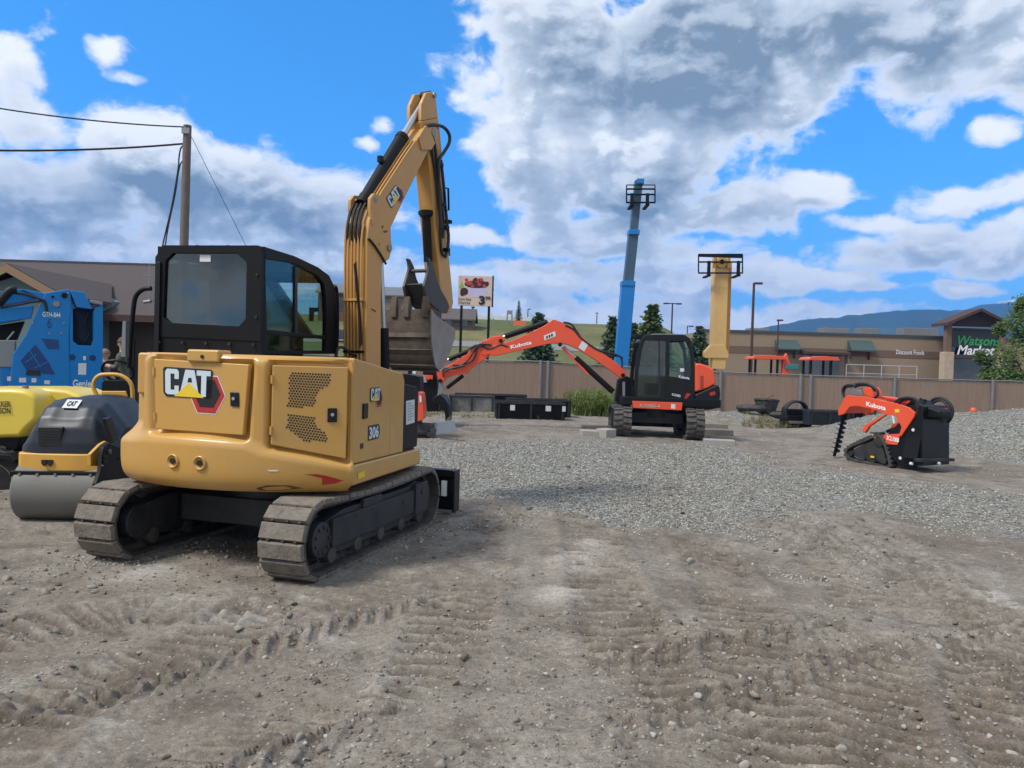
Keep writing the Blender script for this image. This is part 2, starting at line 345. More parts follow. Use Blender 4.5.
def curve(pix,n=12):
    P=[G(*p) for p in pix]; P=[(p.x,p.y) for p in P]; Q=[]
    for i in range(len(P)-1):
        a=P[max(i-1,0)];b=P[i];c=P[i+1];d=P[min(i+2,len(P)-1)]
        for k in range(n):
            t=k/n; Q.append(tuple(.5*(2*b[j]+(c[j]-a[j])*t+(2*a[j]-5*b[j]+4*c[j]-d[j])*t*t+(3*b[j]-a[j]-3*c[j]+d[j])*t**3) for j in(0,1)))
    return Q+[P[-1]]
BARS=[(curve([(700,800),(655,690),(612,600),(585,520),(560,480)]),.27,.155),(curve([(900,800),(868,690),(862,600),(800,540),(740,500)]),.25,.15),
      (curve([(470,800),(440,690),(455,610),(480,540),(470,500)]),.25,.15),(curve([(1100,720),(960,640),(890,570),(780,520)]),.24,.12),(curve([(-40,650),(130,612),(300,610),(420,560),(520,505)]),.25,.16),
      (curve([(790,800),(760,690),(735,600),(690,530),(640,490)]),.26,.155),(curve([(1060,800),(1000,700),(980,610),(900,550),(850,520)]),.25,.15),(curve([(-80,800),(60,700),(200,650),(290,590)]),.25,.15)]
CHEV=[(curve([(150,790),(300,735),(470,690),(640,650),(800,625)]),.21,.17),(curve([(330,800),(480,760),(640,715),(860,650),(1060,610)]),.21,.17),(curve([(-60,720),(120,690),(280,640),(420,600)]),.16,.14)]
GRAV=[G(*p) for p in [(300,450),(405,441),(520,440),(600,441),(705,446),(770,462),(880,478),(960,486),(1100,505),(1200,560),(1024,540),(930,535),(830,512),(740,535),(640,528),(540,507),(430,492),(300,480)]]
GRAV=np.array([(p.x,p.y) for p in GRAV])
def poly_sd(X,Y,P):
    inside=np.zeros(X.shape,bool); d=np.full(X.shape,1e9); n=len(P)
    for i in range(n):
        ax,ay=P[i];bx,by=P[(i+1)%n]; dx,dy=bx-ax,by-ay
        t=np.clip(((X-ax)*dx+(Y-ay)*dy)/(dx*dx+dy*dy),0,1); d=np.minimum(d,np.hypot(X-ax-t*dx,Y-ay-t*dy))
        if dy!=0:
            c=((ay>Y)!=(by>Y))&(X<(bx-ax)*(Y-ay)/dy+ax); inside^=c
    return np.where(inside,d,-d)
PILE=[(13.9,18.6,4.3,3.6,1.22),(12.0,23.0,2.8,3.2,.8),(18.5,24.0,4,4,1.3),(7.3,27.2,1.3,1.0,.42),(9.0,29.5,1.6,1.2,.35)]
def pile(X,Y):
    z=np.zeros(np.shape(X))
    for cx,cy,rx,ry,h in PILE:
        q=np.hypot((X-cx)/rx,(Y-cy)/ry); z=z+h*np.exp(-(q*1.25)**2.4)
    return z
def hillf(X,Y):
    q=X/np.maximum(Y,1.); f=1-sst(q,.185,.285); f2=sst(q,-1.3,-.75)
    return f*f2*(10.2*sst(Y,52,150)-1.2*sst(Y,160,260))-.0*Y
def gravel_mask(X,Y):
    sdv=poly_sd(X,Y,GRAV)+(fbm(X,Y,.45,4,5)-.5)*2.6
    g=sst(sdv,-1.3,1.5)*(.62+.38*sst(fbm(X,Y,.55,4,15),.34,.5)); p=sst(pile(X,Y),.06,.25); return np.maximum(g,p*.95)
def lot_height(X,Y,fine=True):
    global GROOVE_SHADE
    GROOVE_SHADE=np.zeros(np.shape(X)); z=-.025*np.clip(X-1,0,10)
    lot=1-sst(np.hypot(X,Y),34,48)
    z=z+pile(X,Y)+hillf(X,Y)
    rough=(fbm(X,Y,.22,3,1)-.5)*.10+(fbm(X,Y,.9,4,2)-.5)*.06
    flat=np.ones(np.shape(X))
    for cx,cy,r in((-2.0,6.8,1.7),(-4.3,8.2,1.4),(3.7,19.3,2.3),(7.9,16.4,1.4)):
        flat=flat*sst(np.hypot(X-cx,Y-cy),r*.75,r*1.4)
    z=z+rough*lot*flat
    if fine:
        gm=gravel_mask(X,Y)*lot
        cl=fbm(X,Y,7,4,21,.6); z=z+((cl-.5)*.026+(np.maximum(fbm(X,Y,3.1,3,27)-.54,0))*.07)*lot*(1-gm)
        R=np.hypot(X,Y)
        z=z+gm*(fbm(X,Y,9,2,31)-.5)*.05
        br=sst(fbm(X,Y,.8,3,41),.26,.46)
        for pts,hw,per in BARS:
            s,l,d=seg_dist(X,Y,pts); m=(1-sst(d,hw*.85,hw*1.15))*br*(1-gm*.8)*flat
            w=(s+.09*(fbm(X,Y,1.7,3,51)-.5))/per; ph=w-np.floor(w)
            am=.5+fbm(X,Y,2.3,2,57); GROOVE_SHADE=np.maximum(GROOVE_SHADE,m*(1-gm)*np.exp(-((ph-.04)/.13)**2)*np.clip(am,0,1)); z=z+m*(-.024+.042*am*np.where(ph<.30,sst(ph,0,.30),1-sst(ph,.30,1)))+ .018*np.exp(-((d-hw*1.2)/.06)**2)*br*(1-gm)*flat
        for pts,hw,per in CHEV:
            s,l,d=seg_dist(X,Y,pts); m=(1-sst(d,hw*.85,hw*1.15))*br*(1-gm)*flat
            w=(s+np.abs(l)*.9*np.sign(l+1e-6)*np.sign(l+1e-6))/per+np.where(l>0,.5,0); ph=w-np.floor(w)
            w2=.02*fbm(X,Y,4,3,77); GROOVE_SHADE=np.maximum(GROOVE_SHADE,m*.8*sst(ph,.60,.72)*(1-sst(ph,.86,1))); z=z+m*(-.016+.027*sst(ph,.0,.22)*(1-sst(ph,.42,.66))+w2)
    return z
# ---------------------------------------------------------------- the ground: one sheet to the horizon
def ground_mat():
    m,nt,b=newmat('dirt_and_gravel'); L=nt.links.new
    tc=nd(nt,'ShaderNodeTexCoord').outputs['Object']; at_=nd(nt,'ShaderNodeAttribute'); at_.attribute_name='cover'
    sp=nd(nt,'ShaderNodeSeparateColor'); L(at_.outputs['Color'],sp.inputs[0]); gm,gr,du=sp.outputs[0],sp.outputs[1],sp.outputs[2]
    n1=noise(nt,tc,.45,6,.62,.3); n2=noise(nt,tc,2.6,7,.7,.4); n3=noise(nt,tc,24,6,.75); n4=noise(nt,tc,110,3,.7)
    c=ramp(nt,n1,[(.28,(.145,.114,.087)),(.44,(.200,.170,.136)),(.58,(.242,.213,.175)),(.75,(.187,.166,.138))])
    c=mix(nt,ramp(nt,n2,[(.36,.8),(.50,0)]),c,(.125,.103,.083))
    c=mix(nt,ramp(nt,n2,[(.55,0),(.68,.75)]),c,(.325,.30,.255))
    c=mix(nt,math_('MULTIPLY',du,.8,t=nt),c,(.42,.395,.355))
    c=mix(nt,math_('MULTIPLY',at_.outputs['Alpha'],.72,t=nt),c,(.085,.068,.054))  # shade in the tread grooves, put into the soil colour
    c=mix(nt,.8,c,ramp(nt,n3,[(.3,.50),(.5,.95),(.7,1.35)]),'MULTIPLY')
    c=mix(nt,.55,c,ramp(nt,n4,[(.3,.55),(.5,1.),(.72,1.5)]),'MULTIPLY')
    # scattered grit
    v=nd(nt,'ShaderNodeTexVoronoi'); v.inputs['Scale'].default_value=42; L(tc,v.inputs['Vector'])
    vs_=nd(nt,'ShaderNodeSeparateColor'); L(v.outputs['Color'],vs_.inputs[0])
    gk=math_('MULTIPLY',ramp(nt,v.outputs['Distance'],[(.22,1),(.36,0)]),ramp(nt,vs_.outputs[0],[(.70,0),(.74,1)]),t=nt)
    c=mix(nt,gk,c,ramp(nt,vs_.outputs[1],[(0,(.10,.09,.08)),(.5,(.24,.215,.185)),(1,(.36,.34,.31))]))
    # crushed stone
    g=nd(nt,'ShaderNodeTexVoronoi'); g.inputs['Scale'].default_value=30; L(tc,g.inputs['Vector'])
    gs=nd(nt,'ShaderNodeSeparateColor'); L(g.outputs['Color'],gs.inputs[0])
    gc=ramp(nt,gs.outputs[0],[(0,(.145,.132,.112)),(.4,(.265,.25,.215)),(.75,(.36,.348,.312)),(1,(.50,.49,.455))])
    gc=mix(nt,.9,gc,ramp(nt,g.outputs['Distance'],[(.0,1.12),(.45,.9),(.75,.5)]),'MULTIPLY')
    gc=mix(nt,.6,gc,ramp(nt,noise(nt,tc,.7,4),[(.35,(.95,.88,.78)),(.6,(.98,1.03,1.05))]),'MULTIPLY')
    gq=math_('ADD',gm,math_('MULTIPLY_ADD',noise(nt,tc,1.6,8,.75),1.7,-.86,t=nt),t=nt); gq=sstep(gq,.30,.62,nt)
    c=mix(nt,gq,c,gc)
    # grass cover beyond the fence
    gcol=ramp(nt,noise(nt,tc,.06,6,.65),[(.35,(.075,.092,.030)),(.5,(.115,.120,.042)),(.62,(.165,.148,.064))])
    gcol=mix(nt,.6,gcol,ramp(nt,noise(nt,tc,.9,5,.75),[(.3,.6),(.7,1.4)]),'MULTIPLY')
    c=mix(nt,gr,c,gcol)
    L(c,b.inputs['Base Color']); b.inputs['Roughness'].default_value=.93; b.inputs['Specular IOR Level'].default_value=.2
    h1=bump(nt,b,n3,.55,.02); h2=bump(nt,b,n4,.35,.006,h1)
    hh=mix(nt,gq,(.5,.5,.5),ramp(nt,g.outputs['Distance'],[(0,1),(.7,0)])); bump(nt,b,hh,.9,.03,h2)
    return m
def make_ground():
    na=1040; A=np.concatenate([np.linspace(-80,-41,40,endpoint=False),np.linspace(-41,41,na),np.linspace(41,80,41)[1:]]); A=np.radians(A)
    q=np.linspace(1000,31,880); R=CAMH*FPX/q; R=np.concatenate([[.15,.7],R,np.geomspace(R[-1]*1.02,420,110),np.geomspace(460,4200,14)])
    AA,RR=np.meshgrid(A,R); X=RR*np.sin(AA); Y=RR*np.cos(AA)
    Z=np.zeros_like(X); near=R<52; groove_shade=np.zeros_like(X); Z[near]=lot_height(X[near],Y[near]); groove_shade[near]=GROOVE_SHADE; Z[~near]=lot_height(X[~near],Y[~near],False)
    gm=np.zeros_like(X); gm[near]=gravel_mask(X[near],Y[near]); 
    gy=Y-.094*(X-1.18)-32.7
    gr=sst(gy+(fbm(X,Y,.5,3,61)-.5)*.8,-.2,.6)
    q_=X/np.maximum(Y,1); gr=gr*(1-sst(q_,.20,.27))*sst(Y,18,26)
    dust=np.zeros_like(X)
    for px,py,r in((575,560,.24),(560,590,.18),(590,545,.16),(250,610,.22),(1000,600,.2),(150,570,.2)):
        p=G(px,py); dust=np.maximum(dust,np.exp(-((X-p.x)**2+((Y-p.y)*.6)**2)/r**2))
    dust=dust*sst(fbm(X,Y,3.5,4,71),.34,.6)
    n=len(A); m=len(R)
    v=np.stack([X,Y,Z],-1).reshape(-1,3).astype(np.float32)
    i=np.arange((m-1)*(n-1)); r0=i//(n-1); c0=i%(n-1); a=r0*n+c0
    f=np.stack([a,a+1,a+n+1,a+n],1)[:,::-1].astype(np.int32)
    # plain apron behind the viewer
    back=[(-1700,-190,-.02),(4130,-190,-.02),(4130,728,-.02),(.8,.12,-.0),(-.8,.12,-.0),(-1700,300,-.02)]
    k=len(v); v=np.concatenate([v,np.array(back,np.float32)]); 
    f2=np.array([[k,k+1,k+3,k+4],[k+1,k+2,k+3,k+3],[k,k+4,k+5,k+5]],np.int32)
    me=bpy.data.meshes.new('ground'); me.vertices.add(len(v)); me.vertices.foreach_set('co',v.ravel())
    loops=np.concatenate([f.ravel(),f2[0],f2[1][:3],f2[2][:3]]); tot=np.concatenate([np.full(len(f),4),[4,3,3]]).astype(np.int32)
    me.loops.add(len(loops)); me.loops.foreach_set('vertex_index',loops.astype(np.int32)); me.polygons.add(len(tot))
    st=np.concatenate([[0],np.cumsum(tot)[:-1]]).astype(np.int32); me.polygons.foreach_set('loop_start',st); me.polygons.foreach_set('loop_total',tot)
    me.polygons.foreach_set('use_smooth',np.ones(len(tot),bool)); me.update(calc_edges=True); me.validate()
    ca=me.color_attributes.new('cover','FLOAT_COLOR','POINT'); cv=np.zeros((len(v),4),np.float32); cv[:k,0]=gm.ravel(); cv[:k,1]=gr.ravel(); cv[:k,2]=dust.ravel(); cv[:k,3]=groove_shade.ravel()
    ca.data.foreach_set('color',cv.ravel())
    me.materials.append(ground_mat()); o=bpy.data.objects.new('ground',me); COL.objects.link(o); tag(o,'rutted brown dirt lot with a grey gravel band and grass beyond','ground',kind='structure')
make_ground()
def hz(x,y,fine=True):
    return float(lot_height(np.array([x],float),np.array([y],float),fine)[0])
# ---------------------------------------------------------------- loose stones (too many to count)
def stones(name,pos,size,mat,sub,label,seed=3):
    rng=np.random.default_rng(seed); T=[]
    for k in range(10):
        bm=bmesh.new(); bmesh.ops.create_icosphere(bm,subdivisions=sub,radius=1)
        V=np.array([v.co for v in bm.verts]); F=np.array([[v.index for v in f.verts] for f in bm.faces]); bm.free()
        nrm=rng.normal(size=(7,3)); nrm/=np.linalg.norm(nrm,axis=1)[:,None]
        for q in nrm:
            d=V@q; cut=rng.uniform(.45,.8); V=V-np.maximum(d-cut,0)[:,None]*q
        T.append((V*np.array([1,rng.uniform(.6,.95),rng.uniform(.45,.75)]),F))
    N=len(pos); kind=rng.integers(0,10,N); allv=[];allf=[];off=0
    for k in range(10):
        P=pos[kind==k]; S=size[kind==k]; n=len(P)
        if n==0: continue
        a=rng.uniform(0,2*np.pi,n); tilt=rng.normal(0,.35,n); V,F=T[k]
        c,s=np.cos(a),np.sin(a); ct,stt=np.cos(tilt),np.sin(tilt)
        x=V[None,:,0]*ct[:,None]-V[None,:,2]*stt[:,None]; z=V[None,:,0]*stt[:,None]+V[None,:,2]*ct[:,None]; y=np.broadcast_to(V[None,:,1],x.shape)
        W_=np.stack([x*c[:,None]-y*s[:,None],x*s[:,None]+y*c[:,None],z],-1)*S[:,None,None]+P[:,None,:]
        allv.append(W_.reshape(-1,3)); allf.append((F[None]+(np.arange(n)*len(V))[:,None,None]).reshape(-1,3)+off); off+=n*len(V)
    v=np.concatenate(allv).astype(np.float32); f=np.concatenate(allf).astype(np.int32)
    me=bpy.data.meshes.new(name); me.vertices.add(len(v)); me.vertices.foreach_set('co',v.ravel()); me.loops.add(f.size); me.loops.foreach_set('vertex_index',f.ravel())
    me.polygons.add(len(f)); me.polygons.foreach_set('loop_start',np.arange(0,f.size,3,dtype=np.int32)); me.polygons.foreach_set('loop_total',np.full(len(f),3,np.int32)); me.update(calc_edges=True)
    me.materials.append(mat); o=bpy.data.objects.new(name,me); COL.objects.link(o); return tag(o,label,'gravel',kind='stuff')
def stone_mat(name,stops):
    m,nt,b=newmat(name); g=nd(nt,'ShaderNodeNewGeometry'); c=ramp(nt,g.outputs['Random Per Island'],stops)
    tc=nd(nt,'ShaderNodeTexCoord').outputs['Object']; c=mix(nt,.6,c,ramp(nt,noise(nt,tc,60,4,.7),[(.3,.7),(.7,1.25)]),'MULTIPLY')
    nt.links.new(c,b.inputs['Base Color']); b.inputs['Roughness'].default_value=.9; b.inputs['Specular IOR Level'].default_value=.25; return m
def scatter(n,r0,r1,amax,seed,acc):
    rng=np.random.default_rng(seed); q=rng.uniform(1/r1,1/r0,n); R=1/q; A=np.radians(rng.uniform(-amax,amax,n)); X=R*np.sin(A); Y=R*np.cos(A)
    k=rng.uniform(0,1,n)<acc(X,Y); return X[k],Y[k],rng
X_,Y_,r_=scatter(19000,2.2,14,42,5,lambda X,Y:(1-gravel_mask(X,Y)*.5)*sst(fbm(X,Y,1.1,3,81),.36,.62))
S_=np.minimum(.0038+r_.exponential(.0058,len(X_)),.045)*np.clip(np.hypot(X_,Y_)/5,.75,1.6)
stones('loose_pebbles',np.stack([X_,Y_,lot_height(X_,Y_)+S_*.15],1),S_,stone_mat('pebble_stone',[(0,(.11,.095,.078)),(.4,(.20,.177,.150)),(.85,(.28,.258,.225)),(1,(.40,.38,.34))]),2,'loose pebbles scattered over the rutted brown dirt',3)
X_,Y_,r_=scatter(120000,6.5,27,44,6,lambda X,Y:sst(gravel_mask(X,Y)+(fbm(X,Y,1.6,4,91)-.5)*1.5,.05,1.0))
S_=r_.uniform(.007,.021,len(X_))*np.clip(np.hypot(X_,Y_)/11,.8,1.35)
stones('crushed_stone',np.stack([X_,Y_,lot_height(X_,Y_)+S_*.2],1),S_,stone_mat('crushed_grey_stone',[(0,(.14,.128,.105)),(.35,(.25,.236,.203)),(.75,(.35,.338,.302)),(1,(.50,.49,.455))]),1,'grey crushed stone spread in a band across the lot',4)
# ================================================================ yellow excavator
TY,HY,AY=rad(16.3),rad(10.2),rad(27)
CX,CY=-2.0,6.79
cat_g=hz(CX,CY)-.012
R_=frame(CX,CY,cat_g,TY); H_=frame(CX,CY,cat_g,HY)
HX=R_.I@H_.M
PIV=H_.M@Vector((.24,1.22,0))
A_=Fr(Matrix.Translation(PIV)@Matrix.Rotation(-AY,4,'Z')); AX=R_.I@A_.M
EX=thing('excavator','big yellow tracked excavator in front with its boom raised and muddy bucket curled','excavator',R_.M)
def track(side,name='track',L0=-1.29,L1=1.29,w=.375,h=.60,gauge=1.615,parent=EX,nsh=44,matS=None):
    cx=side*gauge/2; r=h/2-.035
    # oval path of the belt centre line
    pts=[];ya,yb=L0+h/2,L1-h/2; Ls=yb-ya; per=2*Ls+2*math.pi*r
    def pt(s):
        s%=per
        if s<Ls: return ya+s, .035, 0,-1            # bottom, going forward; outward normal
        s-=Ls
        if s<math.pi*r:
            a=s/r; return yb+r*math.sin(a), .035+r-r*math.cos(a), math.sin(a),-math.cos(a)
        s-=math.pi*r
        if s<Ls:
            t=s/Ls; sag=-.028*math.sin(math.pi*t); return yb-s, .035+2*r+sag,0,1
        s-=Ls; a=s/r; return ya-r*math.sin(a), .035+r+r*math.cos(a), -math.sin(a), math.cos(a)
    belt=MB(); n=nsh; pitch=per/n
    for i in range(n):
        s0=i*pitch
        y,z,ny,nz=pt(s0); y2,z2,_,_=pt(s0+.01); t=Vector((0,y2-y,z2-z)).normalized(); nn=Vector((0,ny,nz)); x=Vector((1,0,0))
        M=Matrix((x,t,nn)).transposed()
        j=random.uniform(-.004,.004)
        # rubber pad: chamfered block with a lip
        hw=w/2-.004; hp=pitch*.47
        for zc,tk,sx,sy,mi in((-.012,.02,hw,pitch*.5,1),(.012+j,.038,hw-.003,hp,0)):
            v=[]
            for zz,k in((-tk/2,1.0),(tk/2,.965)):
                for yy in(-1,1):
                    for xx in(-1,1):
                        p=M@Vector((xx*sx*k+random.uniform(-.003,.003),yy*sy*(k if zz<0 else k-.02),zz+zc)); v.append((p.x+cx,p.y+y,p.z+z))
            belt.add(v,[(0,2,3,1),(4,5,7,6),(0,1,5,4),(2,6,7,3),(0,4,6,2),(1,3,7,5)],mi)
        for xx in(-.1,.02,.12):       # link nubs in the gap
            p=M@Vector((xx,pitch*.5,.012)); belt.box(p.x+cx,p.y+y,p.z+z,.025,.016,.026,M,1)
        for xx in(-.055,.055):        # inner chain
            p=M@Vector((xx,0,-.045)); belt.box(p.x+cx,p.y+y,p.z+z,.03,pitch*.92,.05,M,1)
    o=belt.build(name,[matS or SHOE,SHOEG],parent,bevel=.006,seg=2)
    fr=MB(); s=side
    prof=[(ya+.06,.20),(ya-.02,.30),(ya+.05,.42),(ya+.35,.47),(yb-.45,.47),(yb-.30,.50),(yb-.05,.46),(yb+.02,.32),(yb-.1,.19),(yb-.4,.15),(ya+.3,.15)]
    fr.prism(prof,cx-.15,cx+.15); 
    fr.bb(cx+s*.15,cx+s*.185,ya+.12,yb-.38,.22,.43)                 # stiffened outer face
    fr.bb(cx+s*.15,cx+s*.20,yb-.36,yb-.08,.20,.48)
    fr.bb(cx+s*.14,cx+s*.175,ya+.62,ya+.95,.43,.50)
    fr.cyl((cx+s*.15,yb-.62,.36),(cx+s*.192,yb-.62,.36),.02,n=10); fr.cyl((cx+s*.15,yb-.22,.40),(cx+s*.21,yb-.22,.40),.028,n=10)
    for k in range(3): fr.cyl((cx+s*.18,ya+.2+.28*k,.40),(cx+s*.19,ya+.2+.28*k,.40),.012,n=8)
    fr.build('track_frame',FRM,o,bevel=.012)
    sp=MB(); r2=r-.055
    sp.lathe([(-.17,r2*.55),(-.165,r2*.62),(-.05,r2*.66),(-.045,r2),(.045,r2),(.05,r2*.66),(.165,r2*.62),(.17,r2*.5)],(cx,ya-.005,.035+r),(1,0,0),32)
    for k in range(9):
        a=2*math.pi*k/9; sp.cyl((cx+s*.165,ya-.005+r2*.45*math.cos(a),.035+r+r2*.45*math.sin(a)),(cx+s*.183,ya-.005+r2*.45*math.cos(a),.035+r+r2*.45*math.sin(a)),.016,n=6)
    sp.build('sprocket',FRM,o,bevel=.006)
    idl=MB(); idl.lathe([(-.13,r2*.5),(-.12,r2*.75),(-.04,r2*.8),(-.035,r2*1.02),(.035,r2*1.02),(.04,r2*.8),(.12,r2*.75),(.13,r2*.5)],(cx,yb+.005,.035+r),(1,0,0),28); idl.build('idler_wheel',FRM,o)
    for k in range(5):
        rl=MB(); yy=ya+.17+(Ls-.34)*k/4
        rl.lathe([(-.16,.04),(-.155,.062),(-.075,.066),(-.07,.085),(-.04,.085),(-.035,.062),(.035,.062),(.04,.085),(.07,.085),(.075,.066),(.155,.062),(.16,.04)],(cx,yy,.155),(1,0,0),16); rl.build('track_roller',SHOEG,o)
    return o
track(1); track(-1)
m=MB(); m.bb(-.62,.62,-.55,.55,.24,.46); m.cyl((0,0,.40),(0,0,.63),.52,n=40); m.bb(-.64,.64,-.2,.2,.2,.4); m.bb(-.34,-.22,.5,1.25,.22,.34); m.bb(.22,.34,.5,1.25,.22,.34)
m.build('undercarriage',FRM,EX,bevel=.01)
# dozer blade ahead of the tracks
m=MB(); prof=[(1.50,.05),(1.545,.05),(1.52,.14),(1.505,.26),(1.525,.38),(1.56,.47),(1.53,.48),(1.485,.38),(1.465,.26),(1.478,.14)]
prof=[(y+.14,z+.02) for y,z in prof]; m.prism(prof,-1.03,1.03); 
m.bb(1.02,1.045,1.54,1.70,.06,.50); m.bb(-1.045,-1.02,1.54,1.70,.06,.50); m.bb(-1.03,1.03,1.58,1.64,.42,.50)
m.bb(.2,.36,1.2,1.62,.2,.36); m.bb(-.36,-.2,1.2,1.62,.2,.36)
bl=m.build('dozer_blade',BLKG,EX,bevel=.008)
MB().bb(-1.04,1.04,1.625,1.70,.035,.068).build('cutting_edge',STEEL,bl,bevel=.004); MB().bb(.88,.94,1.585,1.603,.22,.38).build('sticker',WHTS,bl)
# ---- counterweight shell
ZB,ZT=.62,1.63
path=[]
for t in np.linspace(0,1,24): path.append((-.965,.15-.80*t))
P0,P1,P2=Vector((-.965,-.65)),Vector((-.965,-.90)),Vector((-.82,-.945))
for t in np.linspace(0,1,20)[1:]:
    p=P0*(1-t)**2+P1*2*t*(1-t)+P2*t*t; path.append((p.x,p.y))
rr=1.62; yo=-.945+math.sqrt(rr*rr-.82**2)
for x in np.linspace(-.82,.955,110)[1:]: path.append((x,yo-math.sqrt(rr*rr-x*x)))
yc=path[-1][1]
for t in np.linspace(0,1,6)[1:]: path.append((.955+.02*math.sin(t*math.pi/2),yc+.02*(1-math.cos(t*math.pi/2))+.006*t))
path=np.array(path); tang=np.gradient(path,axis=0); tang/=np.linalg.norm(tang,axis=1)[:,None]; NRM=np.stack([tang[:,1],-tang[:,0]],1)
zs=np.concatenate([[ZB+.0,ZB+.004,ZB+.015,ZB+.035],np.linspace(ZB+.06,ZT-.07,84),[ZT-.05,ZT-.03,ZT-.012,ZT]])
S_,Zg=np.meshgrid(np.arange(len(path)),zs)
def hpix(P3):
    """house local -> pixel"""
    M=np.array(H_.M); W=P3@M[:3,:3].T+M[:3,3]; C=np.array(CM.inverted()); Q=W@C[:3,:3].T+C[:3,3]
    return 512+Q[...,0]/-Q[...,2]*FPX, 384-Q[...,1]/-Q[...,2]*FPX
base3=np.stack([path[S_,0],path[S_,1],Zg],-1); PX,PY=hpix(base3)
def find(px,py):
    k=np.argmin((PX-px)**2+(PY-py)**2); return base3.reshape(-1,3)[k]
def inpoly_sd(PX,PY,poly): return poly_sd(PX,PY,np.array(poly,float))
D1=[(154,360),(249,365),(244,436),(155,429)]; D2=[(273,365),(349.5,366.5),(346.5,459.5),(271.5,445)]
off=np.zeros_like(Zg)
for D in(D1,D2):
    s=inpoly_sd(PX,PY,D); off-=.062*sst(s,-7,-1.5)
low=sst(inpoly_sd(PX,PY,[(60,437),(150,437),(246,445),(262,452),(346,466),(420,480),(420,560),(60,560)]),-9,5)
off+=.030*low
lf=np.clip((-.60-path[S_,0])/.22,0,1); lf=lf*lf*(3-2*lf); off-=.095*lf*sst(Zg,.93,1.10)
t=(Zg-ZB); off-=.085*np.exp(-t/.05)*1.0; tt=(ZT-Zg); off-=.055*np.exp(-(tt/.028)**1.5)
sh=base3.copy(); sh[...,0]+=NRM[S_,0]*off; sh[...,1]+=NRM[S_,1]*off
m=MB(); nu=len(path); nv=len(zs); m.v=[tuple(p) for p in sh.reshape(-1,3)]
m.f=[(j*nu+i,j*nu+i+1,(j+1)*nu+i+1,(j+1)*nu+i) for j in range(nv-1) for i in range(nu-1)]
for row,d,zz in((nv-1,.12,ZT+.004),(nv-1,.30,ZT+.002)):        # top lip running inwards
    pass
inn=[(sh[-1,i,0]*.86,sh[-1,i,1]+(.16 if sh[-1,i,1]<-.5 else 0),ZT+.002) for i in range(nu)]
k=len(m.v); m.v+=inn; m.f+=[((nv-1)*nu+i,(nv-1)*nu+i+1,k+i+1,k+i) for i in range(nu-1)]
inb=[(sh[0,i,0]*.6,sh[0,i,1]*.55,ZB+.015) for i in range(nu)]; k=len(m.v); m.v+=inb; m.f+=[(i+1,i,k+i,k+i+1) for i in range(nu-1)]
m.mi=[0]*len(m.f); m.build('counterweight',YEL,EX,HX,ang=50,recalc=False)
def onshell(px,py,o=0): 
    p=find(px,py); i=int(np.argmin(np.abs(path[:,0]-p[0])+np.abs(path[:,1]-p[1]))); j=int(np.argmin(np.abs(zs-p[2]))); q=sh[j,i]
    return Vector((q[0]+NRM[i,0]*o,q[1]+NRM[i,1]*o,q[2])), Vector((NRM[i,0],NRM[i,1],0))
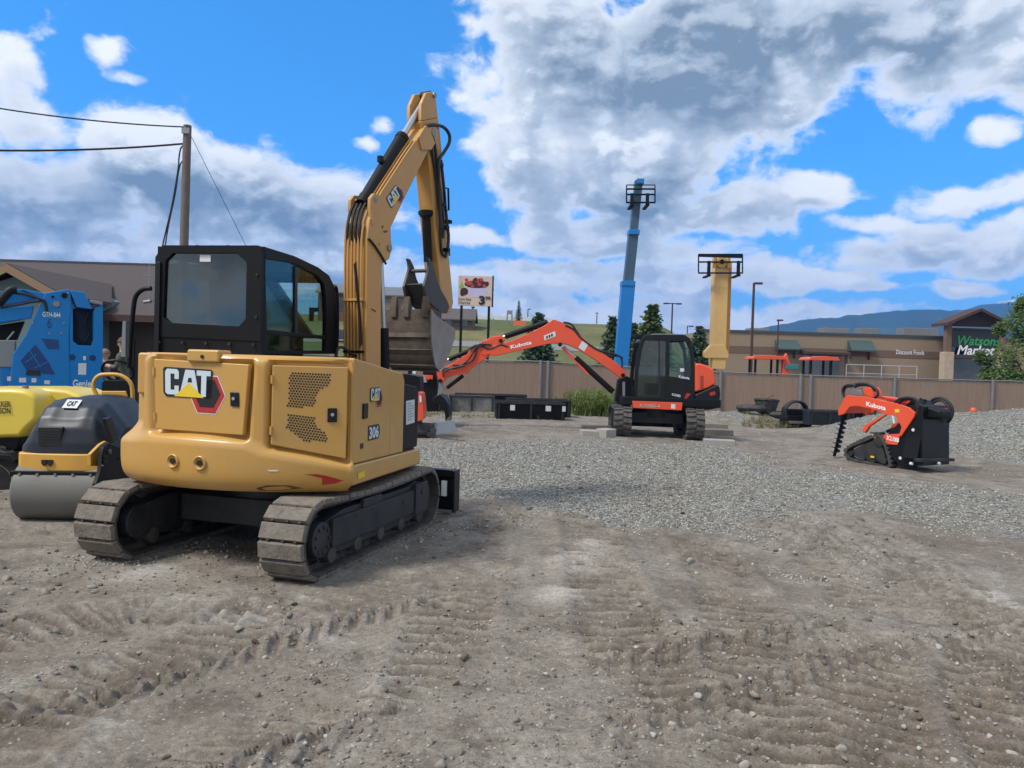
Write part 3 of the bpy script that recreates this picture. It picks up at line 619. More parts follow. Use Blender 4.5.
# ---- the two service doors
def door(D,name):
    c=[Vector(find(*p)) for p in D]                 # tl,tr,br,bl on the outer skin
    n=((c[1]-c[0]).cross(c[0]-c[3])).normalized()
    cen=sum(c,Vector())/4
    c=[p-n*((p-cen).dot(n)) for p in c]             # flat
    return c,n
def quad(c,a,b):                                     # a 0..1 left to right, b 0..1 bottom to top
    return (c[3]*(1-a)+c[2]*a)*(1-b)+(c[0]*(1-a)+c[1]*a)*b
def slab(c,n,o0,o1):
    m=MB(); v=[p+n*o0 for p in c]+[p+n*o1 for p in c]
    return m.add(v,[(0,1,2,3),(7,6,5,4)]+[(i,i+4,(i+1)%4+4,(i+1)%4) for i in range(4)])
def map2(c,n,pts,o): return [quad(c,a,b)+n*o for a,b in pts]
def badge(parent,fn,red=True):
    """letters on a dark plate over a red hexagon; fn(a,b,off)->point, a,b in a 3.4 x 2 box"""
    def add(m,pts,o): m.add([fn(a,b,o) for a,b in pts],[tuple(range(len(pts)))])
    def hexa(cx,cy,rx,ry,k=.5): return [(cx-rx,cy),(cx-rx*k,cy+ry),(cx+rx*k,cy+ry),(cx+rx,cy),(cx+rx*k,cy-ry),(cx-rx*k,cy-ry)]
    m=MB(); add(m,hexa(2.45,.62,1.02,.98,.52),0); o=m.build('emblem',WHTS,parent,HX,recalc=False)
    m=MB(); add(m,hexa(2.45,.62,.97,.93,.52),.0015); m.build('red_hexagon',REDD,o,HX,recalc=False)
    m=MB(); add(m,hexa(2.45,.68,.74,.70,.52),.003); add(m,[(0.04,.55),(.0,.62),(0,1.8),(.1,1.9),(2.62,1.9),(2.72,1.8),(2.72,.5),(2.6,.4),(.15,.4)],.003); m.build('dark_plate',BLKD,o,HX,recalc=False)
    m=MB()
    # C
    add(m,[(.12,.62),(.12,1.68),(.24,1.82),(.42,1.82),(.42,.52),(.24,.52)],.0045); add(m,[(.42,1.82),(.78,1.82),(.88,1.70),(.88,1.32),(.64,1.32),(.64,1.58),(.42,1.58)],.0045); add(m,[(.42,.52),(.78,.52),(.88,.64),(.88,.98),(.64,.98),(.64,.76),(.42,.76)],.0045)
    # A
    add(m,[(.92,.5),(1.24,1.82),(1.5,1.82),(1.5,1.42),(1.42,1.42),(1.18,.5)],.0045); add(m,[(1.5,1.82),(1.74,1.82),(2.02,.5),(1.76,.5),(1.58,1.42),(1.5,1.42)],.0045); add(m,[(1.3,.98),(1.68,.98),(1.63,1.18),(1.35,1.18)],.0045)
    # T
    add(m,[(1.86,1.82),(2.62,1.82),(2.62,1.56),(1.86,1.56)],.0045); add(m,[(2.12,1.56),(2.40,1.56),(2.40,.5),(2.12,.5)],.0045)
    m.build('lettering',SILV,o,HX,recalc=False)
    m=MB(); add(m,[(.62,.44),(1.46,1.16),(2.3,.44)],.006); m.build('yellow_triangle',YELD,o,HX,recalc=False)
    return o
def latch(parent,c,n,a,b,w=.07,h=.105):
    ex=(c[1]-c[0]).normalized(); ey=(c[0]-c[3]).normalized(); O=quad(c,a,b)
    m=MB(); v=[O+ex*x*w+ey*y*h+n*z for z in(.0,.016) for x,y in((-.5,-.5),(.5,-.5),(.5,.5),(-.5,.5))]
    m.add(v,[(3,2,1,0),(4,5,6,7)]+[(i,(i+1)%4,(i+1)%4+4,i+4) for i in range(4)])
    o=m.build('latch',BLKG,parent,HX,bevel=.006)
    m=MB(); p=O+ey*.005; m.cyl(p+n*.014,p+n*.028,.013,n=12); m.build('lock_cylinder',CHROME,o,HX)
c1,n1=door(D1,''); d1=slab(c1,n1,-.045,.004).build('service_door',YEL,EX,HX,bevel=.008)
c2,n2=door(D2,''); d2=slab(c2,n2,-.045,.004).build('service_door',YEL,EX,HX,bevel=.008)
tag(d2,'service door with perforated air vents')
badge(d1,lambda a,b,o:quad(c1,.105+a/3.47*.68,.265+(b+.36)/2.26*.63)+n1*(.006+o))
latch(d1,c1,n1,.885,.50); latch(d2,c2,n2,.80,.46)
def perforation(reg,parent):
    m=MB(); k=0; px_=.0205
    wid=(c2[1]-c2[0]).length; hei=(c2[0]-c2[3]).length; ex=(c2[1]-c2[0]).normalized(); ey=(c2[0]-c2[3]).normalized()
    P=np.array([(a*wid,b*hei) for a,b in reg]); r=0
    y=P[:,1].min()+.008
    while y<P[:,1].max():
        x=P[:,0].min()+(.5*px_ if r%2 else 0)+.004
        while x<P[:,0].max():
            if poly_sd(np.array([x]),np.array([y]),P)[0]>.003:
                O=quad(c2,x/wid,y/hei)+n2*.0062
                m.add([O+ex*.0079*math.cos(q*math.pi/4)+ey*.0079*math.sin(q*math.pi/4) for q in range(8)],[tuple(range(8))])
            x+=px_
        y+=px_*.866; r+=1
    m.build('air_vent',BLKD,parent,HX,recalc=False)
perforation([(.20,.50),(.21,.88),(.27,.925),(.76,.945),(.765,.80),(.60,.715),(.565,.535),(.55,.515)],d2)
perforation([(.195,.245),(.20,.425),(.57,.425),(.60,.31),(.745,.235),(.74,.14),(.42,.115)],d2)
# lashing bosses, scrape marks, camera
for px,py in((177,461),(203,462)):
    p,n=onshell(px,py); m=MB(); m.lathe([(-.01,.052),(.012,.052),(.016,.046),(.006,.036),(-.004,.030)],p,n,24); o=m.build('lashing_boss',YEL,EX,HX)
    m=MB(); m.cyl(p+n*.004,p+n*.012,.022,n=18); m.build('bolt_hole',BLKD,o,HX)
def scrape(pts,name,mat,parent=EX):
    m=MB(); q=[onshell(a,b,.004)[0] for a,b in pts]; m.add(q,[tuple(range(len(q)))]); return m.build(name,mat,parent,HX,recalc=False)
scrape([(305,473.5),(317,474.2),(325,475.5),(342.5,479.5),(336,483),(322,484.8),(323,478.5),(312,475.5)],'red_scrape',REDD)
scrape([(256,488),(268,486.5),(288,486),(304,488.5),(300,490),(280,490.5),(258,491)],'rust_scrape',RUST)
scrape([(268,469.2),(280,469.6),(278,470.6),(269,470.4)],'paint_scratch',WHTS)
p,n=onshell(201.5,350); m=MB(); ex=Vector((n.y*-1,n.x,0)); ex=Vector((-n.y,n.x,0))
M=Matrix((ex,n,Vector((0,0,1)))).transposed()
def obox(m,c,s): 
    return m.box(c.x,c.y,c.z,s[0],s[1],s[2],M)
q=Vector((p.x,p.y,ZT-.018)); m=obox(MB(),q-n*.05,(.27,.17,.095)); cam_h=m.build('camera_housing',YEL,EX,HX,bevel=.018,seg=3)
MB().cyl(q+n*.03+Vector((0,0,-.005)),q+n*.042+Vector((0,0,-.005)),.014,n=12).build('camera_lens',BLKD,cam_h,HX)
# ---- engine hood top, body core, right-hand panels
XR=.972
sp_=[H_.X(px,py,XR) for px,py in((358.2,358.3),(405,374.2),(405.6,451.3),(354.4,463.8))]
y0=path[-1][1]+.004; sp_[0]=(y0,sp_[0][1]); sp_[3]=(y0,sp_[3][1])
zt0=sp_[0][1]
core=MB(); yF=sp_[1][0]
bk_=[H_.X(px,py,XR-.005) for px,py in((405.5,383),(419.6,388.5),(419.4,446),(406,449.5))]; yK=bk_[1][0]
core.bb(-.82,.93,-.78,yK-.02,.66,1.30); core.build('body_core',BLK,EX,HX)
m=MB(); hood=[(y0,zt0-.012),(sp_[1][0]-.02,sp_[1][1]-.004),(sp_[1][0]-.02,1.1),(y0,1.1)]
m.prism(hood,.05,XR-.03); m.bb(-.80,.05,-.90,-.30,1.3,ZT-.004); m.build('engine_hood',YEL,EX,HX,bevel=.02)
seam=(sp_[1][0]-sp_[0][0])*.70+y0
def lerp_top(y): 
    t=(y-sp_[0][0])/(sp_[1][0]-sp_[0][0]); return sp_[0][1]+(sp_[1][1]-sp_[0][1])*t
def lerp_bot(y):
    t=(y-sp_[3][0])/(sp_[2][0]-sp_[3][0]); return sp_[3][1]+(sp_[2][1]-sp_[3][1])*t
m=MB(); m.prism([(y0,lerp_top(y0)),(seam-.004,lerp_top(seam)),(seam-.004,lerp_bot(seam)),(y0,lerp_bot(y0))],XR-.05,XR); pn=m.build('side_panel',YEL,EX,HX,bevel=.012,seg=3)
yf=sp_[1][0]; m=MB(); m.prism([(seam+.004,lerp_top(seam)),(yf-.05,lerp_top(yf-.05)),(yf,lerp_top(yf)-.06),(yf,lerp_bot(yf)),(seam+.004,lerp_bot(seam))],XR-.05,XR-.001); m.build('side_panel',YEL,EX,HX,bevel=.012,seg=3)
m=MB(); m.prism([(y0+.02,1.15),(yf-.02,1.15),(yf-.02,.78),(y0+.02,.78)],XR-.12,XR-.02); m.build('panel_backing',BLKD,EX,HX)
zk=bk_[0][1]; m=MB(); m.prism([(yf+.003,bk_[0][1]),(yK-.06,bk_[1][1]+.02),(yK,bk_[1][1]-.03),(yK,bk_[2][1]),(yf+.003,bk_[3][1])],.35,XR-.012); vc=m.build('valve_cover',BLK,EX,HX,bevel=.015)
l0=[H_.X(px,py,XR) for px,py in((407,401),(415.5,399.5),(415.5,422.5),(407,425))]
m=MB(); m.add([(XR-.009,y,z) for y,z in l0],[(0,1,2,3)]); ws=m.build('warning_label',WHTS,vc,HX,recalc=False)
m=MB()
for k in range(7):
    a=.1+.115*k; f=lambda u,v:(XR-.006,)+tuple((l0[0][i]*(1-u)+l0[1][i]*u)*(1-v)+(l0[3][i]*(1-u)+l0[2][i]*u)*v for i in(0,1))
    m.add([f(.15,a),f(.85 if k%3 else .6,a),f(.85 if k%3 else .6,a+.05),f(.15,a+.05)],[(0,1,2,3)])
m.build('print_lines',GRYD,ws,HX,recalc=False)
# skirt under the panels
sk=[H_.X(px,py,XR+.01) for px,py in((354.4,465),(420.4,448.5),(420.4,463.8),(353.6,486))]
ys=sk[1][0]; ztop=(sk[0][1]+sk[1][1])/2; zbt=(sk[2][1]+sk[3][1])/2
m=MB(); m.prism([(y0-.005,sk[0][1]),(ys,sk[1][1]),(ys,sk[2][1]),(y0-.005,sk[3][1])],XR-.25,XR+.012); sko=m.build('side_skirt',YEL,EX,HX,bevel=.02,seg=3)
def side2(u,v,o=.004):                                  # panel coordinates by pixel
    y,z=H_.X(u,v,XR); return Vector((XR+o,y,z))
m=MB(); m.add([side2(*p,.016) for p in((356,473),(363,470.5),(363,476.5),(356,479))],[(0,1,2,3)]); m.build('yellow_label',YELD,sko,HX,recalc=False)
# badge on the side panel
O=side2(369.5,405.5,0); ey_=side2(369.5,387,0)-O; ex_=side2(382,402.5,0)-O
badge(pn,lambda a,b,o:Vector((XR+.003+o,O.y+ex_.y*a/3.4+0,O.z+ey_.z*b/2)))
def sidetext(s,px0,py0,px1,py1,par,mat,name,back=None,bold=.03):
    a=side2(px0,py1,0);b=side2(px1,py1,0);c=side2(px0,py0,0)
    ex=Vector((0,b.y-a.y,0)); ey=Vector((0,0,c.z-a.z)); 
    if back is not None:
        m=MB(); poly2d(m,[(-.08,-.1),(1.0,-.1),(1.14,.2),(1.14,.8),(1.0,1.1),(-.08,1.1)],a,ex,ey,Vector((1,0,0)),.003); m.build(name+'_plate',back,par,HX,recalc=False)
    m=MB(); puttext(m,s,a,ex,ey,Vector((1,0,0)),.005,bold); return m.build(name,mat,par,HX,recalc=False)
sidetext('306',368.5,427,378,439.5,pn,SILV,'model_number',BLKD,.04)
m=MB()
a=side2(362,419,0); b=side2(367,403,0); m.bb(XR,XR+.014,a.y,b.y,a.z,b.z); m.build('latch',BLKG,pn,HX,bevel=.005)
a=side2(360,449,0); b=side2(363,443,0); m=MB(); m.bb(XR,XR+.004,a.y,b.y,a.z,b.z); m.build('small_sticker',BLKD,pn,HX)
# ---- cab
YR=-.36; XL,XC=-1.02,-.035
def ry(px,py,y=YR): return H_.Y(px,py,y)
def pts2(l,ox=120,oy=230,s=4.518,f=ry): return [f(ox+a/s,oy+b/s) for a,b in l]
cab=MB()
inn=pts2([(215,140),(250,106),(535,106),(580,150),(575,402),(545,436),(232,420),(205,395)])
zr=2.545
oL,oR=XL,XC; zbot=1.55
out=[(oL,zr-.10),(oL+.07,zr),(oR-.04,zr),(oR,zr-.05),(oR,inn[4][1]),(oR,inn[5][1]-.12),(oL,inn[6][1]-.12),(oL,inn[7][1])]
cab.ring(out,inn,YR-.03,YR+.03,'y')
cab.prism([(oL,inn[6][1]-.118),(oR,inn[5][1]-.118),(oR,1.50),(oL,1.50)],YR-.02,YR+.03,'y')
# right-hand side frame
def rx(px,py): return H_.X(px,py,XC)
side_o=pts2([(640,70),(790,118),(895,168),(945,205),(972,262),(978,400),(972,560),(640,560)],f=rx)
side_o=[(YR,zr-.005)]+side_o[1:7]+[(YR,side_o[7][1])]
win=pts2([(652,128),(790,150),(895,205),(922,245),(930,300),(934,400),(930,545),(668,545)],f=rx)
cab.ring(side_o,win,XC-.045,XC)
cab.ring(side_o,[(y,z) for y,z in win],XL,XL+.045)
bar=pts2([(650,448),(930,478),(930,494),(655,466)],f=rx); cab.prism(bar,XC-.04,XC-.003); cab.prism(bar,XL+.003,XL+.04)
for i in range(0,6):                                     # roof skin follows the side outline
    (ya,za),(yb,zb)=side_o[i],side_o[i+1]
    if i<3: cab.add([(XL+.04,ya,za-.004),(XC-.04,ya,za-.004),(XC-.04,yb,zb-.004),(XL+.04,yb,zb-.004),(XL+.04,ya,za-.05),(XC-.04,ya,za-.05),(XC-.04,yb,zb-.05),(XL+.04,yb,zb-.05)],[(0,1,2,3),(7,6,5,4),(0,4,5,1),(2,6,7,3),(0,3,7,4),(1,5,6,2)])
yfr,zfr=side_o[5]; cab.bb(XL+.04,XC-.04,side_o[3][0]-.04,side_o[3][0],side_o[3][1]-.08,side_o[3][1])
cab.bb(XL,XL+.06,yfr-.07,yfr,1.3,side_o[4][1]); 
cab.bb(XL+.04,XC-.04,YR,yfr,1.45,1.50)
cabo=cab.build('cab',BLK,EX,HX,bevel=.014,seg=3)
m=MB(); m.prism(inn,YR-.006,YR+.004,'y'); m.build('rear_window',GLSR,cabo,HX)
m=MB(); m.prism(win,XC-.030,XC-.022); m.build('side_window',GLS,cabo,HX)
m=MB(); m.prism(win,XL+.022,XL+.030); m.build('side_window',GLS,cabo,HX)
m=MB(); a=[(XL+.05,yfr-.03,1.5),(XC-.05,yfr-.03,1.5),(XC-.05,side_o[4][0]-.02,side_o[4][1]-.02),(XL+.05,side_o[4][0]-.02,side_o[4][1]-.02)]; m.add(a,[(0,1,2,3)]); m.build('windscreen',GLS,cabo,HX)
m=MB(); vb=pts2([(797,165),(808,168),(808,470),(797,468)],f=rx); m.prism(vb,XC-.038,XC-.012); m.build('window_bar',BLKD,cabo,HX)
st=ry(120+385/4.518,230+128/4.518,YR-.008); m=MB(); m.bb(st[0]-.05,st[0]+.05,YR-.009,YR-.0075,st[1]-.028,st[1]+.028); m.build('window_sticker',WHTS,cabo,HX)
# seat, console and a roof lining inside
m=MB(); m.bb(-.74,-.28,.0,.46,1.55,1.72); m.prism([(-.02,1.7),(.10,1.7),(.02,2.28),(-.10,2.28)],-.72,-.30); m.bb(-.62,-.40,-.10,-.02,2.26,2.42); m.build('seat',SEAT,cabo,HX,bevel=.04,seg=3)
for x0,x1 in((-.25,-.12),(-.9,-.76)):
    m=MB(); m.bb(x0,x1,.1,.6,1.5,1.86); m.tube([((x0+x1)/2,.5,1.84),((x0+x1)/2,.55,2.0)],.02); m.build('control_console',BLK,cabo,HX,bevel=.02)
lh=pts2([(885,350),(920,352),(922,368),(900,372),(897,412),(884,412)],f=rx); m=MB(); m.prism(lh,XC-.07,XC-.05); m.build('monitor',BLKD,cabo,HX)
m=MB(); e=side_o[4]; m.tube([(XC-.01,e[0]+.0,e[1]+.02),(XC+.0,e[0]+.05,e[1]-.05),(XC+.01,e[0]+.06,e[1]-.5),(XC,e[0]+.03,e[1]-.9)],.018); m.build('grab_rail',BLK,cabo,HX)
# roof fittings
for px in(191,222):
    x,z=ry(px,243); m=MB(); m.cyl((x,YR+.1,zr-.01),(x,YR+.1,zr+.02),.018,n=10); m.build('roof_bolt',BLK,cabo,HX)
# left-hand mirror arm / handrail, seen left of the cab
xh,_=H_.Y(133,330,.10)
def hl(px,py): x,z=H_.Y(px,py,.15); return (x,.15,z)
m=MB(); m.tube([hl(151,288.5),hl(143,289.5),hl(136,296),hl(133.5,308),hl(132,325),hl(130,350),hl(129,368)],.022,10); m.build('handrail',BLK,EX,HX)
m=MB(); m.tube([hl(151,301),hl(144,302)],.016); m.build('handrail_clamp',GALV,EX,HX)
m=MB(); m.prism([(hl(133.5,322)[0],hl(133.5,322)[2]),(hl(136.5,322)[0],hl(136.5,322)[2]),(hl(136,357)[0],hl(136,357)[2]),(hl(131.5,357)[0],hl(131.5,357)[2])],.0,.05,'y'); m.build('guard_plate',GALV,EX,HX)
# ---- boom, arm, bucket: profiles in the plane of the arm (r forward, z up)
def ap(l,off): return [A_.X(px,py,off) for px,py in l]
BW=.135
prof=ap([(366,392),(381,392),(381,340),(381.2,300),(382.5,264),(389.5,259),(392.5,248),(391.5,240),(391,228),(401.7,205),(413,182),(428,152),(433,142),(435.5,130),(430,124.5),(424,129),(416,141),(405,157),(394,174),(382,192),(374,206),(369.5,221),(367.3,240),(366.6,300)],BW)
m=MB(); m.prism(prof,-BW,BW); boom=m.build('boom',YEL2,EX,AX,bevel=.012,seg=3)
# swing bracket at the foot
rf,zf=A_.X(373,385,0); m=MB(); m.bb(-.2,.2,rf-.30,rf+.22,.62,zf-.32); m.bb(-.19,-.145,rf-.16,rf+.14,zf-.34,zf+.05); m.bb(.145,.19,rf-.16,rf+.14,zf-.34,zf+.05); m.build('swing_bracket',FRM,EX,AX,bevel=.02)
# boom lift cylinder ahead of the boom (black)
b0=A_.X(389,248,BW); u0=A_.X(383,256,.02); u1=A_.X(383.5,328,.02); u2=A_.X(385,392,.02)
m=MB(); m.cyl((.02,*b0),(.02,*u1),.03,n=14); lc=m.build('cylinder_rod',CHROME,boom,AX)
m=MB(); m.cyl((.02,u1[0],u1[1]),(.02,u2[0],u2[1]),.055,n=18); m.build('boom_cylinder',BLK,EX,AX,bevel=.006)
m=MB(); m.cyl((-BW-.02,b0[0]+.0,b0[1]),(BW+.02,b0[0]+.0,b0[1]),.035,n=16); m.build('pivot_pin',STEEL,boom,AX,bevel=.004)
# knee lugs for the arm cylinder
for s in(-1,1):
    o_=.125*s; lg=ap([(372,226),(369.5,208),(370,198),(373.5,193.5),(378,194),(380.5,198),(380,206),(377,216),(376,222)],BW); m=MB(); m.prism(lg,o_-.02,o_+.02); m.build('cylinder_lug',YEL2,boom,AX,bevel=.006)
lp=A_.X(375,200,BW); 
m=MB(); m.cyl((-.15,lp[0],lp[1]),(.15,lp[0],lp[1]),.03,n=16); m.build('pivot_pin',STEEL,boom,AX)
j0=Vector((0,lp[0],lp[1])); r1=A_.X(426.5,96.5,0); j1=Vector((0,r1[0],r1[1])); jm=A_.X(403,137,0); dd=(j1-j0).normalized(); Lm=(Vector((0,jm[0],jm[1]))-j0).length
m=MB(); m.cyl(j0,j0+dd*Lm,.068,n=24); m.cyl(j0+dd*(Lm-.06),j0+dd*Lm,.074,n=24); m.cyl(j0-dd*.06,j0+dd*.06,.075,n=20); m.box(*(j0+dd*.55+Vector((0,-.085,.05))),.05,.05,.07); ac=m.build('arm_cylinder',BLK,EX,AX,bevel=.005)
m=MB(); m.cyl(j0+dd*Lm,j1,.036,n=18); m.build('cylinder_rod',CHROME,ac,AX)
m=MB(); m.cyl((-.06,j1.y,j1.z),(.06,j1.y,j1.z),.055,n=16); m.build('rod_eye',BLK,ac,AX)
# rigid hydraulic lines up the back of the boom
bk=ap([(366.6,366),(366.6,300),(367.3,240),(369.5,221),(374,206)],BW)
for k in range(6):
    o_=-.125+.042*k; P=[(o_,r-.022-.004*(k%2),z) for r,z in bk[:3]]
    P.append((o_,bk[3][0]-.03,bk[3][1]-.02*(k%3)))
    m=MB(); m.tube(P,.0125,8,3); m.build('hydraulic_line',YEL2,boom,AX)
for zz in(300,352,374):
    r,z=A_.X(366.6,zz,BW); m=MB(); m.bb(-.135,.11,r-.045,r+.004,z-.012,z+.012); m.build('line_clamp',BLK if zz!=300 else YEL2,boom,AX,bevel=.004)
for k in range(6):
    o_=-.125+.042*k; r,z=A_.X(366.6,366,BW); m=MB(); m.cyl((o_,r-.024,z-.03),(o_,r-.024,z-.10),.02,n=10); m.tube([(o_,r-.024,z-.1),(o_,r-.05,z-.2),(o_,r-.12,z-.28)],.018,8); m.build('hose_end',HOSE,boom,AX)
# upper lines beside the cylinder
ub=ap([(376,206),(384,192.5),(396,174),(407,157),(417,142.5)],BW)
for k in range(4):
    o_=BW-.008-.032*k; m=MB(); m.tube([(o_,r-.018-.012*k,z+.014+.006*k) for r,z in ub],.011,8,3); m.build('hydraulic_line',YEL2,boom,AX)
m=MB()
for k in range(4):      # black hoses dropping from the knee
    o_=-.09+.05*k; a=A_.X(372,207,BW); b=A_.X(368,238,BW)
    m.tube([(o_,a[0]-.01,a[1]+.04),(o_-.005,a[0]-.06,a[1]-.06),(o_,b[0]-.05,b[1]+.08),(o_,b[0]-.025,b[1]-.04)],.015,8)
m.build('hose_bundle',HOSE,boom,AX)
m=MB(); q=ap([(367,238),(370,241),(374,246),(380,255),(385,264)],BW); m.tube([(BW+.012,r,z) for r,z in q],.012,8); m.build('hose',HOSE,boom,AX)
q=ap([(350,366),(350.5,350),(355,348),(364,356),(370,354)],BW); m=MB(); m.tube([(-.05+.02*i,r,z) for i,(r,z) in enumerate(q)],.014,8); m.build('hose',HOSE,boom,AX)
q=ap([(360,262),(362,285),(365,320),(366,345)],BW); m=MB(); m.tube([(BW-.03,r-.03,z) for r,z in q],.008,6); m.tube([(BW-.035,r-.045,z-.02) for r,z in q],.008,6); m.build('grease_line',HOSE,boom,AX)
# badge and marks on the boom
def bface(px,py,o): r,z=A_.X(px,py,BW); return Vector((BW+o,r,z))
q0=Vector(A_.X(385,190,BW)); q1=Vector(A_.X(420,140,BW)); bd=(q1-q0).normalized(); bp=Vector((-bd.y,bd.x))
bc_=Vector(A_.X(395.8,197.2,BW))
def bb_(a,b,o): q=bc_+bd*((a-1.73)*.088)+bp*((b-.8)*.088); return Vector((BW+.003+o,q.x,q.y))
HXs=HX; HX=AX; badge(boom,bb_); HX=HXs
for pts in([(381.5,226),(383,225.5),(383.3,228),(381.8,228.4)],[(383,231),(387,230.4),(387.5,232),(384,233)],[(371,308),(376,311),(375.5,312.3),(371,309.5)],[(378.5,243),(379.5,243),(379.5,245.5),(378.5,245.5)]):
    m=MB(); m.add([bface(*p,.003) for p in pts],[tuple(range(len(pts)))]); m.build('chipped_paint',RUST,boom,AX,recalc=False)
# ---- stick
SW=.10
sp2=ap([(426.5,92.5),(432.5,91.5),(436,98),(438.5,118),(441,140),(444.5,182),(446.5,215),(449,255),(452,285),(453.5,303),(451,312),(447,313.5),(443,308),(440.5,290),(437.5,255),(434,215),(431,182),(428,155),(424.5,138),(421.5,121),(421.5,104)],SW)
top_=[sp2[i] for i in(0,1,2,3,4,18,19,20)]; low_=sp2[3:20]
m=MB(); m.prism(low_,-SW,SW); m.prism([sp2[19],sp2[20],sp2[0],sp2[1],sp2[2],sp2[3]],.055,SW-.001); m.prism([sp2[19],sp2[20],sp2[0],sp2[1],sp2[2],sp2[3]],-SW+.001,-.055); stick=m.build('arm',YEL2,EX,AX,bevel=.012,seg=3)
bt=A_.X(429.5,133,SW); m=MB(); m.cyl((-BW-.03,bt[0],bt[1]),(BW+.03,bt[0],bt[1]),.045,n=18); m.build('pivot_pin',STEEL,stick,AX,bevel=.004)
for s in(-1,1):
    fk=ap([(420.5,150),(417.5,137),(424,126),(432,124),(437,130),(436,140),(430,150)],BW); m=MB(); m.prism(fk,s*BW,s*(BW+.022)); m.build('boom_nose_plate',YEL2,boom,AX,bevel=.006)
m=MB(); m.cyl((-SW-.02,j1.y,j1.z),(SW+.02,j1.y,j1.z),.03,n=14); m.build('pivot_pin',STEEL,stick,AX)
# bucket cylinder on the far side, thumb cylinder on the near side
a=Vector((-.03,)+A_.X(438,186,0)); b=Vector((-.03,)+A_.X(449,296,0)); a.y+=.10; b.y+=.05; m=MB(); m.cyl(a,a.lerp(b,.62),.055,n=18); bc=m.build('bucket_cylinder',BLK,EX,AX); m=MB(); m.cyl(a.lerp(b,.62),b,.03,n=14); m.build('cylinder_rod',CHROME,bc,AX)
m=MB(); m.bb(-.07,.01,a.y-.2,a.y+.04,a.z-.05,a.z+.05); m.build('cylinder_bracket',YEL2,stick,AX,bevel=.01)
a=Vector((0,)+A_.X(426,215,0)); b=Vector((0,)+A_.X(428,262,0)); c=Vector((0,)+A_.X(428,284,0)); m=MB(); m.cyl(a,b,.05,n=18); m.cyl(a+Vector((0,0,.05)),a-Vector((0,0,.02)),.075,n=16); m.bb(-.09,.09,a.y-.03,a.y+.2,a.z,a.z+.05); tcy=m.build('thumb_cylinder',BLK,EX,AX,bevel=.005); m=MB(); m.cyl(b,c,.028,n=12); m.build('cylinder_rod',CHROME,tcy,AX)
# hoses down the stick
for q,o_,r in(([(427,126),(434,125),(444,127),(449,134),(448.5,143),(444,153),(439,160),(438,172),(440,200),(441,228)],.15,.020),([(428,130),(433,140),(437,158),(439,180),(441,205),(444,222),(443,238)],.135,.018),([(425,131),(430,143),(434,160),(436.5,182),(439,214),(442,250),(445,256)],.125,.016),([(441,160),(443,185),(446,206),(447,222),(448,240),(446,258)],.14,.018)):
    m=MB(); P=ap(q,o_); m.tube([(o_+.01*math.sin(i*2.1),r_,z_) for i,(r_,z_) in enumerate(P)],r,8); m.build('hose',HOSE,stick,AX)
for px,py,s in((437,165,.06),(440,205,.05),(443,228,.06),(446,222,.05),(444,250,.05)):
    r,z=A_.X(px,py,SW); m=MB(); m.bb(SW,SW+.07,r-s*.6,r+s*.6,z-s*.4,z+s*.4); m.build('hose_clamp',BLK,stick,AX,bevel=.006)
m=MB(); q=ap([(443.5,188),(447.5,188.5),(448,210),(444.5,211)],.14); m.tube([(.15,r,z) for r,z in q+[q[0]]],.013,6,1); m.build('hose_guard',BLK,stick,AX)
# ---- thumb
tp=ap([(425.2,257.5),(428,258.5),(431.5,266),(434,278),(439,290),(445,300),(447.5,307),(445,313.5),(439.5,313),(431,306),(424,298),(422,286),(424.8,276),(427,268),(426.5,262)],.12)
tp2=ap([(423,278),(434,278),(441,293),(447.5,307),(445,313.5),(436,310),(426,300),(422,290)],.12)
m=MB()
for s in(-1,1): m.prism(tp,s*.135-.016,s*.135+.016)
a=A_.X(429,270.5,.12); m.cyl((-.15,a[0],a[1]),(.15,a[0],a[1]),.022,n=12)
pl=ap([(423.5,284),(427,283),(433,301),(430,304)],.12); m.prism(pl,-.12,.12); m.build('thumb',THUMB,EX,AX,bevel=.006)
# ---- bucket
BHW=.31
sd_=ap([(430.3,309),(434,314.5),(441.5,320.5),(454,328.8),(453.8,337),(450.5,348),(446.5,358),(441.5,367),(438,371),(434.3,366.5),(431.5,352),(430,335)],BHW)
outer=[sd_[0]]+sd_[:0:-1]                 # lip, down the floor and round the heel to the hinge
back=[sd_[i] for i in(0,11,10,9,8,7,6,5,4)]
m=MB()
def nrm2(P,i):
    a=Vector(P[max(i-1,0)]);b=Vector(P[min(i+1,len(P)-1)]); d=(b-a).normalized(); return Vector((-d.y,d.x))
cen=Vector((sum(p[0] for p in sd_)/12,sum(p[1] for p in sd_)/12))
inner=[]
for i,p in enumerate(back):
    n=nrm2(back,i); p=Vector(p); n=n if (cen-p).dot(n)>0 else -n; inner.append(tuple(p+n*.022))
m.prism(back+inner[::-1],-BHW,BHW); bucket=m.build('bucket',BKT,EX,AX,bevel=.004)
for s in(-1,1):
    m=MB(); m.prism(sd_,s*BHW,s*(BHW+.02)); m.build('bucket_side',BKTS,bucket,AX,bevel=.004)
m=MB()
for i in(11,10,9,8):                       # wear strips across the shell
    p=Vector(sd_[i]); n=p-cen; n.normalize(); d=nrm2(sd_,i); t=Vector((-n.y,n.x)); 
    m.add([(x,)+tuple(p+n*a+t*b) for x in(-BHW,BHW) for a,b in((-.005,-.035),(.008,-.03),(.008,.03),(-.005,.035))],[(0,1,2,3),(7,6,5,4),(0,4,5,1),(1,5,6,2),(2,6,7,3),(3,7,4,0)])
m.build('wear_strip',BKT,bucket,AX,bevel=.003)
lp_=Vector(sd_[0]); dl=(Vector(sd_[0])-Vector(sd_[11])).normalized()
